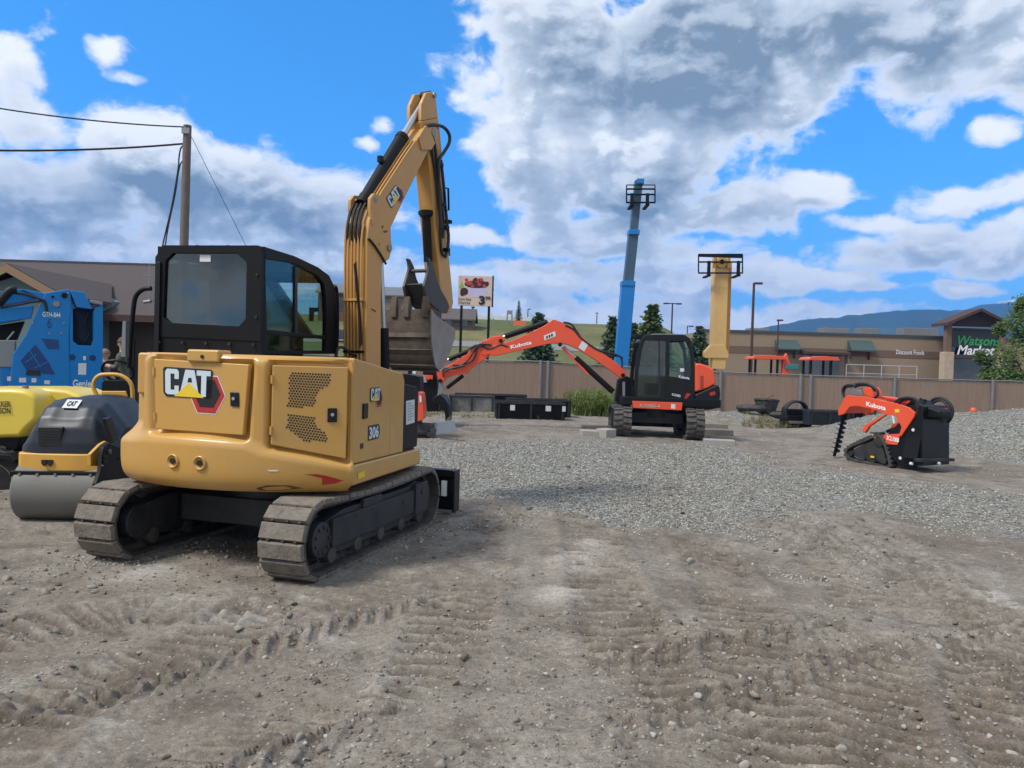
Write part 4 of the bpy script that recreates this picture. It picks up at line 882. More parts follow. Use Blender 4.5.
for x in(-.17,.0,.25):
    m=MB(); p=lp_; n=Vector((dl.y,-dl.x))
    Pp=[p-dl*.10+n*.025,p+dl*.02+n*.038,p+dl*.14+n*.010,p+dl*.14-n*.006,p+dl*.02-n*.03,p-dl*.09-n*.025]
    m.prism([tuple(q) for q in Pp],x-.038,x+.038); m.build('bucket_tooth',BKT,bucket,AX,bevel=.006)
hg=Vector(sd_[3]); m=MB(); m.bb(-.15,-.12,hg.x-.25,hg.x-.02,hg.y-.02,hg.y+.20); m.bb(.12,.15,hg.x-.25,hg.x-.02,hg.y-.02,hg.y+.20); m.cyl((-.17,hg.x-.12,hg.y+.12),(.17,hg.x-.12,hg.y+.12),.035,n=14); m.build('bucket_hinge',THUMB,bucket,AX,bevel=.006)

# ---- small hardware on the body: hinges, cab bolts, lifting eye
for c_,n_,d_ in((c1,n1,d1),(c2,n2,d2)):
    for b in(.18,.82):
        O=quad(c_,.0 if c_ is c1 else .0,b); ey=(c_[0]-c_[3]).normalized(); m=MB(); m.cyl(O+n_*.006-ey*.03,O+n_*.006+ey*.03,.011,n=10); m.build('hinge',YEL,d_,HX)
for x in np.linspace(XL+.06,XC-.06,5):
    m=MB(); m.cyl((x,YR-.045,1.72),(x,YR-.028,1.72),.012,n=8); m.build('cab_bolt',FRM,cabo,HX)
for s in(0,1):
    x=(XL+.03,XC-.04)[s]
    for z in(1.95,2.3): m=MB(); m.cyl((x,YR-.044,z),(x,YR-.028,z),.011,n=8); m.build('cab_bolt',FRM,cabo,HX)
m=MB(); m.bb(XL+.02,XL+.06,YR-.05,YR-.03,1.60,2.40); m.build('drip_rail',BLKG,cabo,HX,bevel=.004)
# ================================================================ orange excavator, arm stretched to the left
KD=19.75; kc=at(662,436,KD); kg=hz(kc.x,kc.y)-.01
K_=frame(kc.x,KD,kg,rad(-88)); KM=K_.M
KX=thing('excavator','orange and black tracked excavator by the fence with its long arm reaching left','excavator',KM)
XS=-.80                                            # near side of the cab
def kp(l,x=XS): return [K_.X(px,py,x) for px,py in l]
def kz(l): return [(600+a*140/827,320+b*130/768) for a,b in l]
# undercarriage stands across the view: tracks run towards the camera
UF=frame(kc.x-.22,KD+.05,kg,rad(184)); UX=K_.I@UF.M
trk_top=kp([(620,404)],0)[0][1]
KRUB=pmat('dusty_rubber_track',(.035,.034,.033),.85,var=.3,dirt=.75,dcol=(.14,.125,.105),ds=9,bmp=.3)
def rubber_track(cx,w,L,h,parent,xf,mat,name='track',lug=.035,pitch=.13):
    r=h/2; Ls=L-h; per=2*Ls+2*math.pi*(r-lug); rr_=r-lug; m=MB()
    def pt(s):
        s%=per
        if s<Ls: return -Ls/2+s,lug,0,-1
        s-=Ls
        if s<math.pi*rr_: a=s/rr_; return Ls/2+rr_*math.sin(a),lug+rr_-rr_*math.cos(a),math.sin(a),-math.cos(a)
        s-=math.pi*rr_
        if s<Ls: return Ls/2-s,lug+2*rr_,0,1
        s-=Ls; a=s/rr_; return -Ls/2-rr_*math.sin(a),lug+rr_+rr_*math.cos(a),-math.sin(a),math.cos(a)
    N=72; v=[]
    for i in range(N):
        y,z,ny,nz=pt(per*i/N)
        v+=[(cx-w/2,y,z),(cx+w/2,y,z),(cx+w/2,y-ny*.05,z-nz*.05),(cx-w/2,y-ny*.05,z-nz*.05)]
    f=[(4*i+k,4*i+(k+1)%4,4*((i+1)%N)+(k+1)%4,4*((i+1)%N)+k) for i in range(N) for k in range(4)]; m.add(v,f)
    n=int(per/pitch)
    for i in range(n):
        s0=per*i/n
        for sd in(-1,1):
            y,z,ny,nz=pt(s0+(0 if sd<0 else pitch*.5)); y2,z2,_,_=pt(s0+(0 if sd<0 else pitch*.5)+.01); t=Vector((0,y2-y,z2-z)).normalized(); nn=Vector((0,ny,nz)); M=Matrix((Vector((1,0,0)),t,nn)).transposed()
            vv=[]
            for zz in(-.004,lug):
                for (a,b) in((0,-.030),(w*.48,-.055),(w*.48,.01),(0,.035)):
                    k=.85 if zz>0 else 1; p=M@Vector((sd*(a*(1 if zz<0 else .97)+.012),b*k,zz)); vv.append((cx+p.x,y+p.y,z+p.z))
            m.add(vv,[(3,2,1,0),(4,5,6,7)]+[(q,(q+1)%4,(q+1)%4+4,q+4) for q in range(4)])
    o=m.build(name,mat,parent,xf)
    fr=MB(); fr.prism([(-Ls/2,.16),(Ls/2,.16),(Ls/2+.05,r),(Ls/2-.2,h*.72),(-Ls/2+.2,h*.72),(-Ls/2-.05,r)],cx-w*.3,cx+w*.3); fr.build('track_frame',FRM,o,xf,bevel=.01)
    for yy in(-Ls/2,Ls/2):
        w_=MB(); w_.lathe([(-w*.36,rr_*.5),(-w*.34,rr_*.85),(w*.34,rr_*.85),(w*.36,rr_*.5)],(cx,yy,r),(1,0,0),24); w_.build('drive_wheel',FRM,o,xf)
    return o
hT=trk_top
rubber_track(-.875,.43,2.55,max(.72,hT),KX,UX,KRUB); rubber_track(.875,.43,2.55,max(.72,hT),KX,UX,KRUB)
m=MB(); m.bb(-.68,.68,-.5,.5,.34,.62); m.cyl((0,0,.5),(0,0,.80),.55,n=32); m.build('undercarriage',FRM,KX,UX,bevel=.02)
m=MB(); m.prism([(1.36,.12),(1.42,.12),(1.40,.3),(1.43,.52),(1.38,.52),(1.34,.3)],-1.08,1.08); m.bb(-.4,-.28,.5,1.38,.22,.36); m.bb(.28,.4,.5,1.38,.22,.36); m.build('dozer_blade',BLK,KX,UX@Matrix.Rotation(math.pi,4,'Z'),bevel=.008)
# deck and skirt
dk_=kp(kz([(185,470),(545,470),(545,545),(185,520)])); m=MB(); zb_=min(p[1] for p in dk_); m.bb(-.95,.95,-1.25,1.15,.80,1.0); m.build('deck',BLK,KX,bevel=.02)
XN=-.97
sk_=kp(kz([(190,478),(488,488),(483,534),(197,520)]),XN); m=MB(); m.prism(sk_,XN,XN+.06); ks=m.build('side_skirt',ORG,KX,bevel=.008)
def kface(px,py,x,o): y,z=K_.X(px,py,x); return Vector((x-o,y,z))
def ktext(s,tl,tr,bl,x,par,mat,name,bold=.03,o=.004,shear=0):
    O=kface(*bl,x,0); ex=kface(*tr,x,0)-kface(*tl,x,0); ey=kface(*tl,x,0)-O; m=MB(); puttext(m,s,O,ex,ey,Vector((-1,0,0)),o,bold,shear); return m.build(name,mat,par,recalc=False)
a=kz([(235,494),(355,500),(235,514)]); ktext('KX080-4',a[0],a[1],a[2],XN,ks,GRYD,'model_number',.02,.005)
a=kz([(420,496),(445,497),(445,525),(420,523)]); m=MB(); m.add([kface(*p,XN,.004) for p in a],[(0,1,2,3)]); m.build('warning_label',WHTS,ks,recalc=False)
# cab
co=kp(kz([(208,475),(203,330),(215,200),(240,118),(285,88),(320,84),(500,86),(535,110),(552,180),(562,300),(560,475)]))
XF=.12
cabk=MB()
g1=kp(kz([(228,300),(248,180),(265,118),(388,112),(384,468),(216,462)]))   # door glass
g2=kp(kz([(412,130),(505,130),(530,180),(545,345),(408,330)]))
dx=kp(kz([(390,105),(390,475)]))
# side wall built from bars round the panes
def bar(l,x0=XS-.02,x1=XS+.03,mb=cabk): mb.prism(kp(kz(l)),x0,x1)
for sx0,sx1 in((XS-.02,XS+.03),(XF-.03,XF+.02)):
    bar([(203,478),(203,330),(215,200),(240,118),(265,118),(248,180),(228,300),(218,462),(218,478)],sx0,sx1)
    bar([(240,118),(262,92),(320,86),(500,88),(530,108),(545,150),(520,140),(505,128),(265,120)],sx0,sx1)
    bar([(388,112),(412,112),(408,478),(384,478)],sx0-.003,sx1+.003)
    bar([(505,130),(522,124),(545,150),(556,220),(562,330),(562,478),(545,478),(545,345),(530,180)],sx0,sx1)
    bar([(408,332),(562,350),(562,478),(404,478)],sx0+.002,sx1-.002)
    bar([(206,462),(384,462),(384,480),(206,480)],sx0+.001,sx1-.001)
top=kp(kz([(240,118),(262,92),(320,84),(500,86),(535,110)]))
for (ya,za),(yb,zb) in zip(top[:-1],top[1:]): cabk.add([(XS,ya,za),(XF,ya,za),(XF,yb,zb),(XS,yb,zb),(XS,ya,za-.06),(XF,ya,za-.06),(XF,yb,zb-.06),(XS,yb,zb-.06)],[(0,1,2,3),(7,6,5,4),(0,4,5,1),(2,6,7,3),(0,3,7,4),(1,5,6,2)])
yb0,zb0=kp(kz([(556,300)]))[0]; cabk.bb(XS,XF,yb0-.03,yb0+.04,.95,1.75)
yf0=kp(kz([(205,330)]))[0][0]; cabk.bb(XS,XF,yf0-.06,yf0+.0,.95,1.25)
ko=cabk.build('cab',BLKG,KX,bevel=.012)
tag(ko,'black cab with glazed door and light grey roof top')
m=MB(); m.prism(kp(kz([(290,90),(325,80),(495,82),(508,92)])),XS+.1,XF-.1); m.build('roof_panel',GREYM,ko,bevel=.02)
for g in(g1,g2):
    m=MB(); m.prism(g,XS-.004,XS+.004); m.build('window',GLSD if g is g1 else GLS,ko); m=MB(); m.prism(g,XF-.004,XF+.004); m.build('window',GLS,ko)
a=kz([(225,300),(222,455),(375,460),(378,290),(330,280),(290,330)]); m=MB(); m.bb(XS+.2,XF-.2,*sorted((kp([a[0]])[0][0]-.7,kp([a[0]])[0][0]-.25)),1.05,1.35); m.bb(XS+.3,XF-.3,kp([a[0]])[0][0]-.8,yb0+.1,1.0,1.2); m.prism([(yb0+.05,1.1),(yb0+.17,1.3),(yb0+.12,1.95),(yb0+.0,1.95)],XS+.22,XF-.22); m.build('seat',SEAT,ko,bevel=.03)
a=kz([(345,115),(354,115),(354,460),(345,460)]); m=MB(); m.prism(kp(a),XS-.015,XS+.02); m.build('door_bar',BLKD,ko)
a=kz([(465,325),(528,335),(465,342)]); ktext('Kubota',a[0],a[1],a[2],XS-.02,ko,WHTS,'lettering',.03,.012)
a=kz([(425,432),(475,442),(425,447)]); ktext('KX080',a[0],a[1],a[2],XS-.02,ko,WHTS,'model_lettering',.02,.012)
a=kz([(510,432),(538,436),(505,470),(498,462)]); m=MB(); m.add([kface(*p,XS-.02,.006) for p in a],[(0,1,2,3)]); m.build('red_triangle',REDD,ko,recalc=False)
a=kz([(473,285),(497,285),(497,305),(473,305)]); m=MB(); m.add([kface(*p,XS-.004,.003) for p in a],[(0,1,2,3)]); m.build('sticker',WHTS,ko,recalc=False)
for px,py in kz([(224,100),(215,150)]):
    p=kface(px,py,-.5,0); m=MB(); m.bb(-.6,-.45,p.y-.12,p.y+.10,p.z-.06,p.z+.06); m.build('work_light',BLK,ko,bevel=.02)
m=MB(); p=[kface(*q,XS,.03) for q in kz([(178,270),(182,250),(188,330),(186,460)])]; m.tube([tuple(q) for q in p],.012,6); m.build('handrail',BLK,KX)
# engine bonnet and counterweight
bn=kp(kz([(562,255),(600,258),(650,278),(676,300),(683,380),(640,404),(562,428)]),-.85); m=MB(); m.prism(bn,-.87,.85); kb=m.build('engine_bonnet',ORG,KX,bevel=.05,seg=3)
for k in range(7):
    a=kz([(592,332+11*k),(612,330+11*k),(612,335+11*k),(592,337+11*k)]); m=MB(); m.add([kface(*p,-.87,.003) for p in a],[(0,1,2,3)]); m.build('vent_slot',BLKD,kb,recalc=False)
cw=kp(kz([(560,440),(640,405),(690,380),(708,395),(712,440),(700,520),(640,532),(560,532)]),-.9); m=MB(); m.prism(cw,-.93,.93); kw=m.build('counterweight',BLKG,KX,bevel=.06,seg=3); tag(kw,'black rounded counterweight with a small orange badge')
a=kz([(645,430),(680,420),(682,440),(652,448)]); m=MB(); m.add([kface(*p,-.93,.004) for p in a],[(0,1,2,3)]); m.build('badge',REDD,kw,recalc=False)
m=MB(); p=[kface(*q,-.3,0) for q in kz([(606,262),(605,240),(618,222)])]; m.tube([tuple(q) for q in p],.035,8); m.build('exhaust_pipe',BLK,KX)
# boom foot
m=MB(); m.prism(kp(kz([(85,480),(105,350),(150,330),(200,350),(205,480)]),0),-.18,.18); m.build('swing_bracket',BLK,KX,bevel=.02)
m=MB(); m.prism(kp(kz([(133,365),(148,365),(148,450),(133,450)]),-.2),-.2,-.19); m.build('grey_plate',GREYM,KX)
# boom and stick (seen almost side on)
bz=lambda l:[(430+a/4.876,310+b/4.876) for a,b in l]
KBX=-.12
def kprism(name,l,x0,x1,mat,par=KX,bev=.01,xr=KBX): m=MB(); m.prism(kp(bz(l),xr),x0,x1); return m.build(name,mat,par,bevel=bev)
kboom=kprism('boom',[(955,315),(948,335),(925,330),(880,295),(800,240),(720,190),(660,165),(600,160),(500,182),(400,205),(310,225),(280,215),(290,180),(400,150),(500,105),(560,75),(600,45),(640,58),(690,85),(740,130),(800,180),(900,250),(950,295)],-.13,.13,ORG)
kst=kprism('arm',[(300,130),(350,122),(362,150),(330,180),(300,215),(200,285),(180,310),(110,320),(75,335),(60,355),(40,345),(30,298),(60,290),(180,215),(200,180)],-.10,.10,ORG)
kprism('arm_knuckle',[(270,150),(325,128),(360,128),(365,150),(320,190),(270,225),(250,215)],-.115,.115,ORG,kst)
def kt(name,l,x,r,mat,par,n=8,sm=4):
    m=MB(); m.tube([(x,)+K_.X(*p,KBX) for p in bz(l)],r,n,sm); return m.build(name,mat,par)
def kcyl(nm,a,b,c,x,r,par):
    A,B,C=[Vector((x,)+K_.X(*p,KBX)) for p in bz([a,b,c])]; m=MB(); m.cyl(A,B,r,n=16); o=m.build(nm,BLK,KX,bevel=.005); m=MB(); m.cyl(B,C,r*.55,n=12); m.build('cylinder_rod',CHROME,o); return o
kcyl('arm_cylinder',(575,58),(365,128),(335,142),0,.075,kboom)
kcyl('bucket_cylinder',(205,192),(90,240),(20,262),0,.06,kst)
kcyl('boom_cylinder',(895,400),(710,232),(648,178),0,.075,kboom)
kcyl('bucket_link_cylinder',(160,320),(80,380),(68,388),0,.05,kst)
m=MB(); m.prism(kp(bz([(640,185),(655,180),(775,310),(770,318)]),KBX),-.05,.05); m.build('cylinder_guard',ORG,KX)
m=MB(); m.prism(kp(bz([(45,352),(62,352),(66,385),(50,425),(30,445),(12,440),(35,415)]),KBX),-.08,-.05); m.build('bucket_link',STEEL,KX,bevel=.005)
for i,l in enumerate(([(190,190),(235,170),(290,190),(340,170),(380,180)],[(110,270),(170,265),(215,235),(230,185),(270,170)],[(60,300),(75,285),(120,285),(180,250),(215,200),(240,168),(300,170)],[(70,330),(65,305),(90,290),(170,270)])):
    kt('hose',l,-.125-.01*i,.022,HOSE,kst)
for i,l in enumerate(([(650,60),(690,70),(720,110),(760,155),(830,205),(880,225),(925,225),(938,260),(930,290)],[(660,75),(700,95),(740,140),(820,195),(900,215),(940,235)])):
    kt('hose',l,-.10-.03*i,.025,HOSE,kboom)
for px,py in bz([(940,318),(635,168),(345,150),(50,345)]):
    y,z=K_.X(px,py,KBX); m=MB(); m.cyl((-.16,y,z),(.16,y,z),.05,n=14); m.build('pivot_pin',BLK,kboom)
def kq(l,name,mat,par,o=.004):
    m=MB(); m.add([kface(*p,-.13,o) for p in bz(l)],[tuple(range(len(l)))]); return m.build(name,mat,par,recalc=False)
kq([(555,125),(610,103),(613,128),(558,148)],'label',WHTS,kboom); 
for k in range(3): kq([(566+12*k,128-5*k),(574+12*k,125-5*k),(575+12*k,138-5*k),(567+12*k,141-5*k)],'label_print',BLKD,kboom,.006)
kq([(742,150),(772,168),(752,202),(724,184)],'label',WHTS,kboom)
a=bz([(392,172),(494,148),(394,190)]); ktext('Kubota',a[0],a[1],a[2],-.13,kboom,WHT,'lettering',.03,.004)
# grapple bucket on the ground at the end of the arm
gb=Vector((0,)+K_.X(445,402,KBX)); 
m=MB(); pr=kp([(434,398),(441,394),(446,398),(450,405),(450,416),(447,421),(446,412),(442,404),(436,404)],KBX)
m.prism(pr,-.40,.40); m.build('bucket',BLK,KX,bevel=.01)
for k in range(5):
    m=MB(); x=-.36+.18*k; pr=kp([(446,417),(450,415),(449,424),(447.5,424)],KBX); m.prism(pr,x-.035,x+.035); m.build('bucket_tooth',STEEL,KX)
# blocks the machine stands on
def block(px,py,w,d,h,rot,label,mat=CONC,name='timber_block',cat='block',grp='blocks under the orange excavator'):
    p=G(px,py); o=MB(); c=hz(p.x,p.y,False)
    B=o.bb(-w/2,w/2,-d/2,d/2,0,h).build(name,mat,None,bevel=.02); B.location=(p.x,p.y,c-.02); B.rotation_euler=(random.uniform(-.03,.03),random.uniform(-.03,.03),rot); tag(B,label,cat,grp)
WOODG=pmat('weathered_timber',(.21,.185,.155),.9,var=.25,vs=8,dirt=.5,dcol=(.13,.11,.09),bmp=.5,bs=40)
block(594,436,.66,.36,.16,.1,'squared grey block lying left of the orange excavator')
block(598,429,.9,.3,.12,-.05,'thin pale plank behind the grey block left of the orange excavator',WOODG)
block(606,437,.36,.34,.22,.7,'tilted small stone wedged against the left track of the orange excavator')
block(719,444,.72,.3,.13,-.1,'short concrete beam lying right of the orange excavator nearest the gravel')
block(716,434,.9,.3,.16,.0,'weathered timber plank lying right of the orange excavator in the middle',WOODG)
block(713,428,.85,.3,.16,.03,'pale timber plank lying farthest back right of the orange excavator',WOODG)
# ================================================================ stand-on loader with auger
SB=G(905,469); 
S_F=frame(SB.x-.1,SB.y+.75,hz(SB.x,SB.y)-.01,rad(-29))
SL=thing('stand_on_loader','orange and black stand-on track loader carrying a black auger by the gravel pile','loader',S_F.M)
sz=lambda l:[(820+a*150/1002,370+b*115/768) for a,b in l]
LX=-.44
def sp_l(l,x=LX): return [S_F.X(px,py,x) for px,py in sz(l)]
# triangular rubber tracks
def tri_track(side):
    cx=side*.36; w=.2
    out=sp_l([(158,575),(175,545),(360,462),(400,462),(430,500),(470,640),(470,690),(420,680),(210,640),(165,610)],-.46)
    c=Vector((sum(p[0] for p in out)/len(out),sum(p[1] for p in out)/len(out)))
    # soften the corners
    P=[Vector(p) for p in out]
    for _ in range(2):
        Q=[]
        for i in range(len(P)): a,b=P[i],P[(i+1)%len(P)]; Q+=[a.lerp(b,.25),a.lerp(b,.75)]
        P=Q
    I=[c+(p-c)*(1-.055/max((p-c).length,.1)) for p in P]
    zmin=min(p.y for p in P); P=[Vector((p.x,p.y-zmin)) for p in P]; I=[Vector((p.x,p.y-zmin)) for p in I]
    m=MB(); m.ring([tuple(p) for p in P],[tuple(p) for p in I],cx-w/2,cx+w/2)
    acc=0; N=len(P)
    per=[(P[i],P[(i+1)%N]) for i in range(N)]
    step=.085; nxt=0
    for a,b in per:
        l=(b-a).length
        while nxt<acc+l:
            p=a.lerp(b,(nxt-acc)/l); t=(b-a).normalized(); n=Vector((t.y,-t.x)); n=n if n.dot(p-c+Vector((0,zmin*0)))>0 else -n
            M=Matrix((Vector((1,0,0)),Vector((0,t.x,t.y)),Vector((0,n.x,n.y)))).transposed(); m.box(cx,p.x+n.x*.012,p.y+n.y*.012,w*.96,.04,.03,M); nxt+=step
        acc+=l
    o=m.build('track',RUB,SL)
    fr=MB(); q=[c+(p-Vector((0,0))-c)*.0 for p in P]
    cc=Vector((c.x,c.y-zmin)); inn_=[cc+(p-cc)*.70 for p in P]; fr.prism([tuple(p) for p in inn_],cx-w*.3,cx+w*.3); fr.build('track_frame',FRM,o,bevel=.01)
    for k,(a,b) in enumerate(((200,610),(280,640),(350,655),(420,665))):
        y,z=S_F.X(*sz([(a,b-22)])[0],-.46); m=MB(); m.cyl((cx-w*.42,y,z-zmin),(cx+w*.42,y,z-zmin),.055,n=14); m.build('track_roller',FRM,o)
    y,z=S_F.X(*sz([(385,505)])[0],-.46); m=MB(); m.lathe([(-w*.4,.06),(-w*.38,.12),(w*.38,.12),(w*.4,.06)],(cx,y,z-zmin),(1,0,0),20); m.build('sprocket',FRM,o)
    if side<0:
        for a,b in((350,580),):
            y,z=S_F.X(*sz([(a,b)])[0],-.47); m=MB(); m.bb(-.475,-.465,y-.04,y+.04,z-.018,z+.018); m.build('yellow_label',YELD,o)
    return zmin
tri_track(-1); tri_track(1)
bo=sp_l([(535,640),(460,560),(420,480),(440,440),(540,340),(620,250),(680,235),(690,240),(690,640)],-.40)
yR=S_F.X(*sz([(640,600)])[0],-.44)[0]
m=MB(); m.prism(bo,-.42,.42); body=m.build('body',BLKG,SL,bevel=.015)
# rear panel with the standing platform
RY=S_F.X(*sz([(650,520)])[0],-.42)[0]
def rr3(l): return [S_F.Y(px,py,RY-.05) for px,py in sz(l)]
pan=rr3([(640,600),(690,345),(690,240),(760,235),(850,270),(865,370),(830,590)]); m=MB(); m.prism(pan,RY-.06,RY+.25,'y'); rp=m.build('rear_panel',BLK,SL,bevel=.02)
in_=rr3([(668,575),(705,345),(840,345),(815,575)]); m=MB(); m.prism(in_,RY-.064,RY-.058,'y'); m.build('pad',BLKD,rp)
pl_=rr3([(625,590),(860,585),(862,605),(625,612)]); m=MB(); m.prism(pl_,RY-.17,RY-.05,'y'); m.build('standing_platform',FRM,SL,bevel=.01)
for a,b in((623,400),(537,588)):
    y,z=S_F.X(*sz([(a,b)])[0],-.42); m=MB(); m.cyl((-.43,y,z),(-.415,y,z),.03,n=12); m.build('round_reflector',WHTS,body)
for a,b in((612,626),(797,624)):
    x,z=S_F.Y(*sz([(a,b)])[0],RY-.18); m=MB(); m.cyl((x,RY-.195,z),(x,RY-.15,z),.028,n=12); m.build('round_reflector',WHTS,SL)
# side plate, arms
pl2=sp_l([(420,440),(440,430),(540,425),(520,500),(440,495)],-.43); m=MB(); m.prism(pl2,-.445,-.425); s1=m.build('side_plate',ORG,SL,bevel=.004)
def sface(a,b,x,o): y,z=S_F.X(*sz([(a,b)])[0],x); return Vector((x-o,y,z))
def stext(s,tl,tr,bl_,x,par,bold=.03):
    O=sface(*bl_,x,0); ex=sface(*tr,x,0)-sface(*tl,x,0); ey=sface(*tl,x,0)-O; m=MB(); puttext(m,s,O,ex,ey,Vector((-1,0,0)),.005,bold); m.build('lettering',WHT,par,recalc=False)
stext('SCL1000',(448,435),(530,455),(445,465),-.445,s1)
arm_pts=[(120,275),(150,215),(165,180),(190,168),(300,178),(420,205),(500,222),(590,250),(635,285),(630,310),(570,400),(540,445),(530,430),(545,380),(505,310),(490,300),(440,300),(330,375),(300,420),(280,410),(300,370),(385,320),(430,295),(400,275),(320,255),(250,240),(200,245),(165,290),(125,305)]
for s in(-1,1):
    l=sp_l(arm_pts,-.46); m=MB(); m.prism(l,s*.43-.035,s*.43+.035); la=m.build('lift_arm',ORG,SL,bevel=.006)
    if s<0:
        stext('Kubota',(310,210),(440,240),(310,240),-.465,la); 
        a=[sface(*q,-.465,.004) for q in((500,262),(530,262),(532,282),(502,285))]; m=MB(); m.add(a,[(0,1,2,3)]); m.build('yellow_label',YELD,la,recalc=False)
m=MB(); a=S_F.X(*sz([(150,262)])[0],-.46); m.bb(-.40,.40,a[0]-.05,a[0]+.05,a[1]-.08,a[1]+.10); m.build('cross_member',ORG,SL,bevel=.01)
for s in(-1,1):
    a=Vector((s*.33,)+S_F.X(*sz([(545,370)])[0],-.46)); b=Vector((s*.33,)+S_F.X(*sz([(420,410)])[0],-.46)); c=Vector((s*.33,)+S_F.X(*sz([(310,420)])[0],-.46)); m=MB(); m.cyl(a,b,.035,n=12); lc=m.build('lift_cylinder',BLK,SL); m=MB(); m.cyl(b,c,.02,n=10); m.build('cylinder_rod',CHROME,lc)
y,z=S_F.X(*sz([(490,330)])[0],-.47); m=MB(); m.prism(sp_l([(480,305),(492,310),(502,355),(490,355)],-.47),-.475,-.465); m.build('light_strip',WHTS,SL)
y,z=S_F.X(*sz([(358,443)])[0],-.44); m=MB(); m.bb(-.45,-.44,y-.05,y+.05,z-.03,z+.03); m.build('yellow_label',YELD,SL)
m=MB(); hd=sp_l([(300,170),(300,118),(345,115),(365,150),(365,190)],-.2); m.prism(hd,-.25,.05); m.build('auger_head',ORG,SL,bevel=.02)
m=MB(); hd=sp_l([(400,172),(560,195),(560,215),(400,190)],.2); m.prism(hd,.2,.34); m.build('hydraulic_cover',ORG,SL,bevel=.02)
m=MB(); hd=sp_l([(200,160),(215,118),(280,140),(290,175)],-.3); m.prism(hd,-.33,-.27); m.build('coupler',GALV,SL,bevel=.01)
for i,(l,x,r) in enumerate((([(160,180),(150,140),(165,108),(200,98),(240,105)],-.36,.022),([(165,185),(158,150),(175,115),(215,110)],-.30,.022),([(215,105),(250,92),(310,92),(360,115),(385,140),(385,170),(365,185)],-.25,.026),([(230,115),(270,102),(330,105),(370,140)],-.18,.022),([(500,215),(535,192),(590,184),(640,195),(655,230),(650,300)],-.40,.026),([(520,225),(560,200),(620,200),(645,235),(640,300)],-.34,.026),([(590,330),(650,300),(660,250)],-.36,.03),([(728,228),(760,195),(810,188),(860,215),(885,260),(880,310),(855,350)],.28,.03),([(740,232),(775,208),(815,205),(850,235),(865,270),(860,320)],.22,.025))):
    m=MB(); m.tube([(x,)+S_F.X(*p,x) for p in sz(l)],r,8); m.build('hose',HOSE,SL)
# control tower between the hoses
m=MB(); ct=sp_l([(590,240),(640,190),(700,205),(720,230),(840,270),(840,330),(590,330)],-.1); m.prism(ct,-.26,.14); m.build('control_tower',BLK,SL,bevel=.06)
m=MB(); ct=sp_l([(750,238),(830,262),(850,290),(830,290)],.1); m.prism(ct,-.1,.3); m.build('orange_strip',ORG,SL,bevel=.01)
for a,b in((690,212),(705,214),(672,205)):
    y,z=S_F.X(*sz([(a,b)])[0],-.1); m=MB(); m.cyl((-.1,y,z-.04),(-.1,y,z+.05),.02,n=8); m.build('control_lever',BLK,SL)
# auger: shaft with a helical flight
a=Vector((-.25,)+S_F.X(*sz([(160,300)])[0],-.25)); b=Vector((-.25,)+S_F.X(*sz([(95,575)])[0],-.25))
if b.z<.03: b=a+(b-a)*((a.z-.03)/(a.z-b.z))
au=thing('auger','black spiral earth auger hanging from the orange loader down to the gravel','auger',S_F.M)
m=MB(); m.cyl(a,b,.032,n=10); m.build('shaft',BLK,au)
d=(b-a).normalized(); u=d.orthogonal().normalized(); w=d.cross(u); Lh=(b-a).length; m=MB(); N=150; v=[]
for i in range(N):
    t=i/(N-1); an=t*Lh/.115*2*math.pi; p=a+d*(.08+t*(Lh-.10)); q=u*math.cos(an)+w*math.sin(an); R=.095*(1 if t<.9 else (1-t)*9+.1); v+=[p+q*.02,p+q*R,p+q*R+d*.012,p+q*.02+d*.012]
m.add(v,[(4*i+k,4*i+(k+1)%4,4*i+4+(k+1)%4,4*i+4+k) for i in range(N-1) for k in range(4)]); m.build('spiral_flight',BLK,au)
m=MB(); m.cyl(a-d*.16,a+d*.08,.075,n=14); m.build('drive_hub',BLK,au,bevel=.01)
# ================================================================ road roller on the left
RB=G(50,517)
RO=frame(RB.x+.28,RB.y+.30,hz(RB.x,RB.y)-.01,rad(174))       # its front faces us; local +x is image left
RL=thing('road_roller','small yellow and black tandem road roller with a steel drum beside the big excavator','roller',RO.M)
def rf(px,py,y): return RO.Y(px,py,y)
def rs(px,py,x=-.48): return RO.X(px,py,x)
DR=.285
dx0=RO.Y(8,500,.30+DR)[0]; dx1=dx0-.93
dcy=.30
m=MB(); m.lathe([(0,DR-.05),(.004,DR-.012),(.02,DR),(.91,DR),(.926,DR-.012),(.93,DR-.05)],(dx1,dcy,DR-.005),(1,0,0),56); dr=m.build('drum',DRUM,RL,ang=30)
m=MB(); m.cyl((dx1-.03,dcy,DR),(dx1+.05,dcy,DR),.12,n=20); m.cyl((dx0-.05,dcy,DR),(dx0+.03,dcy,DR),.12,n=20); m.cyl((dx1,dcy,DR),(dx0,dcy,DR),.05,n=10); m.build('drum_hub',BLK,dr)
xm=(dx0+dx1)/2
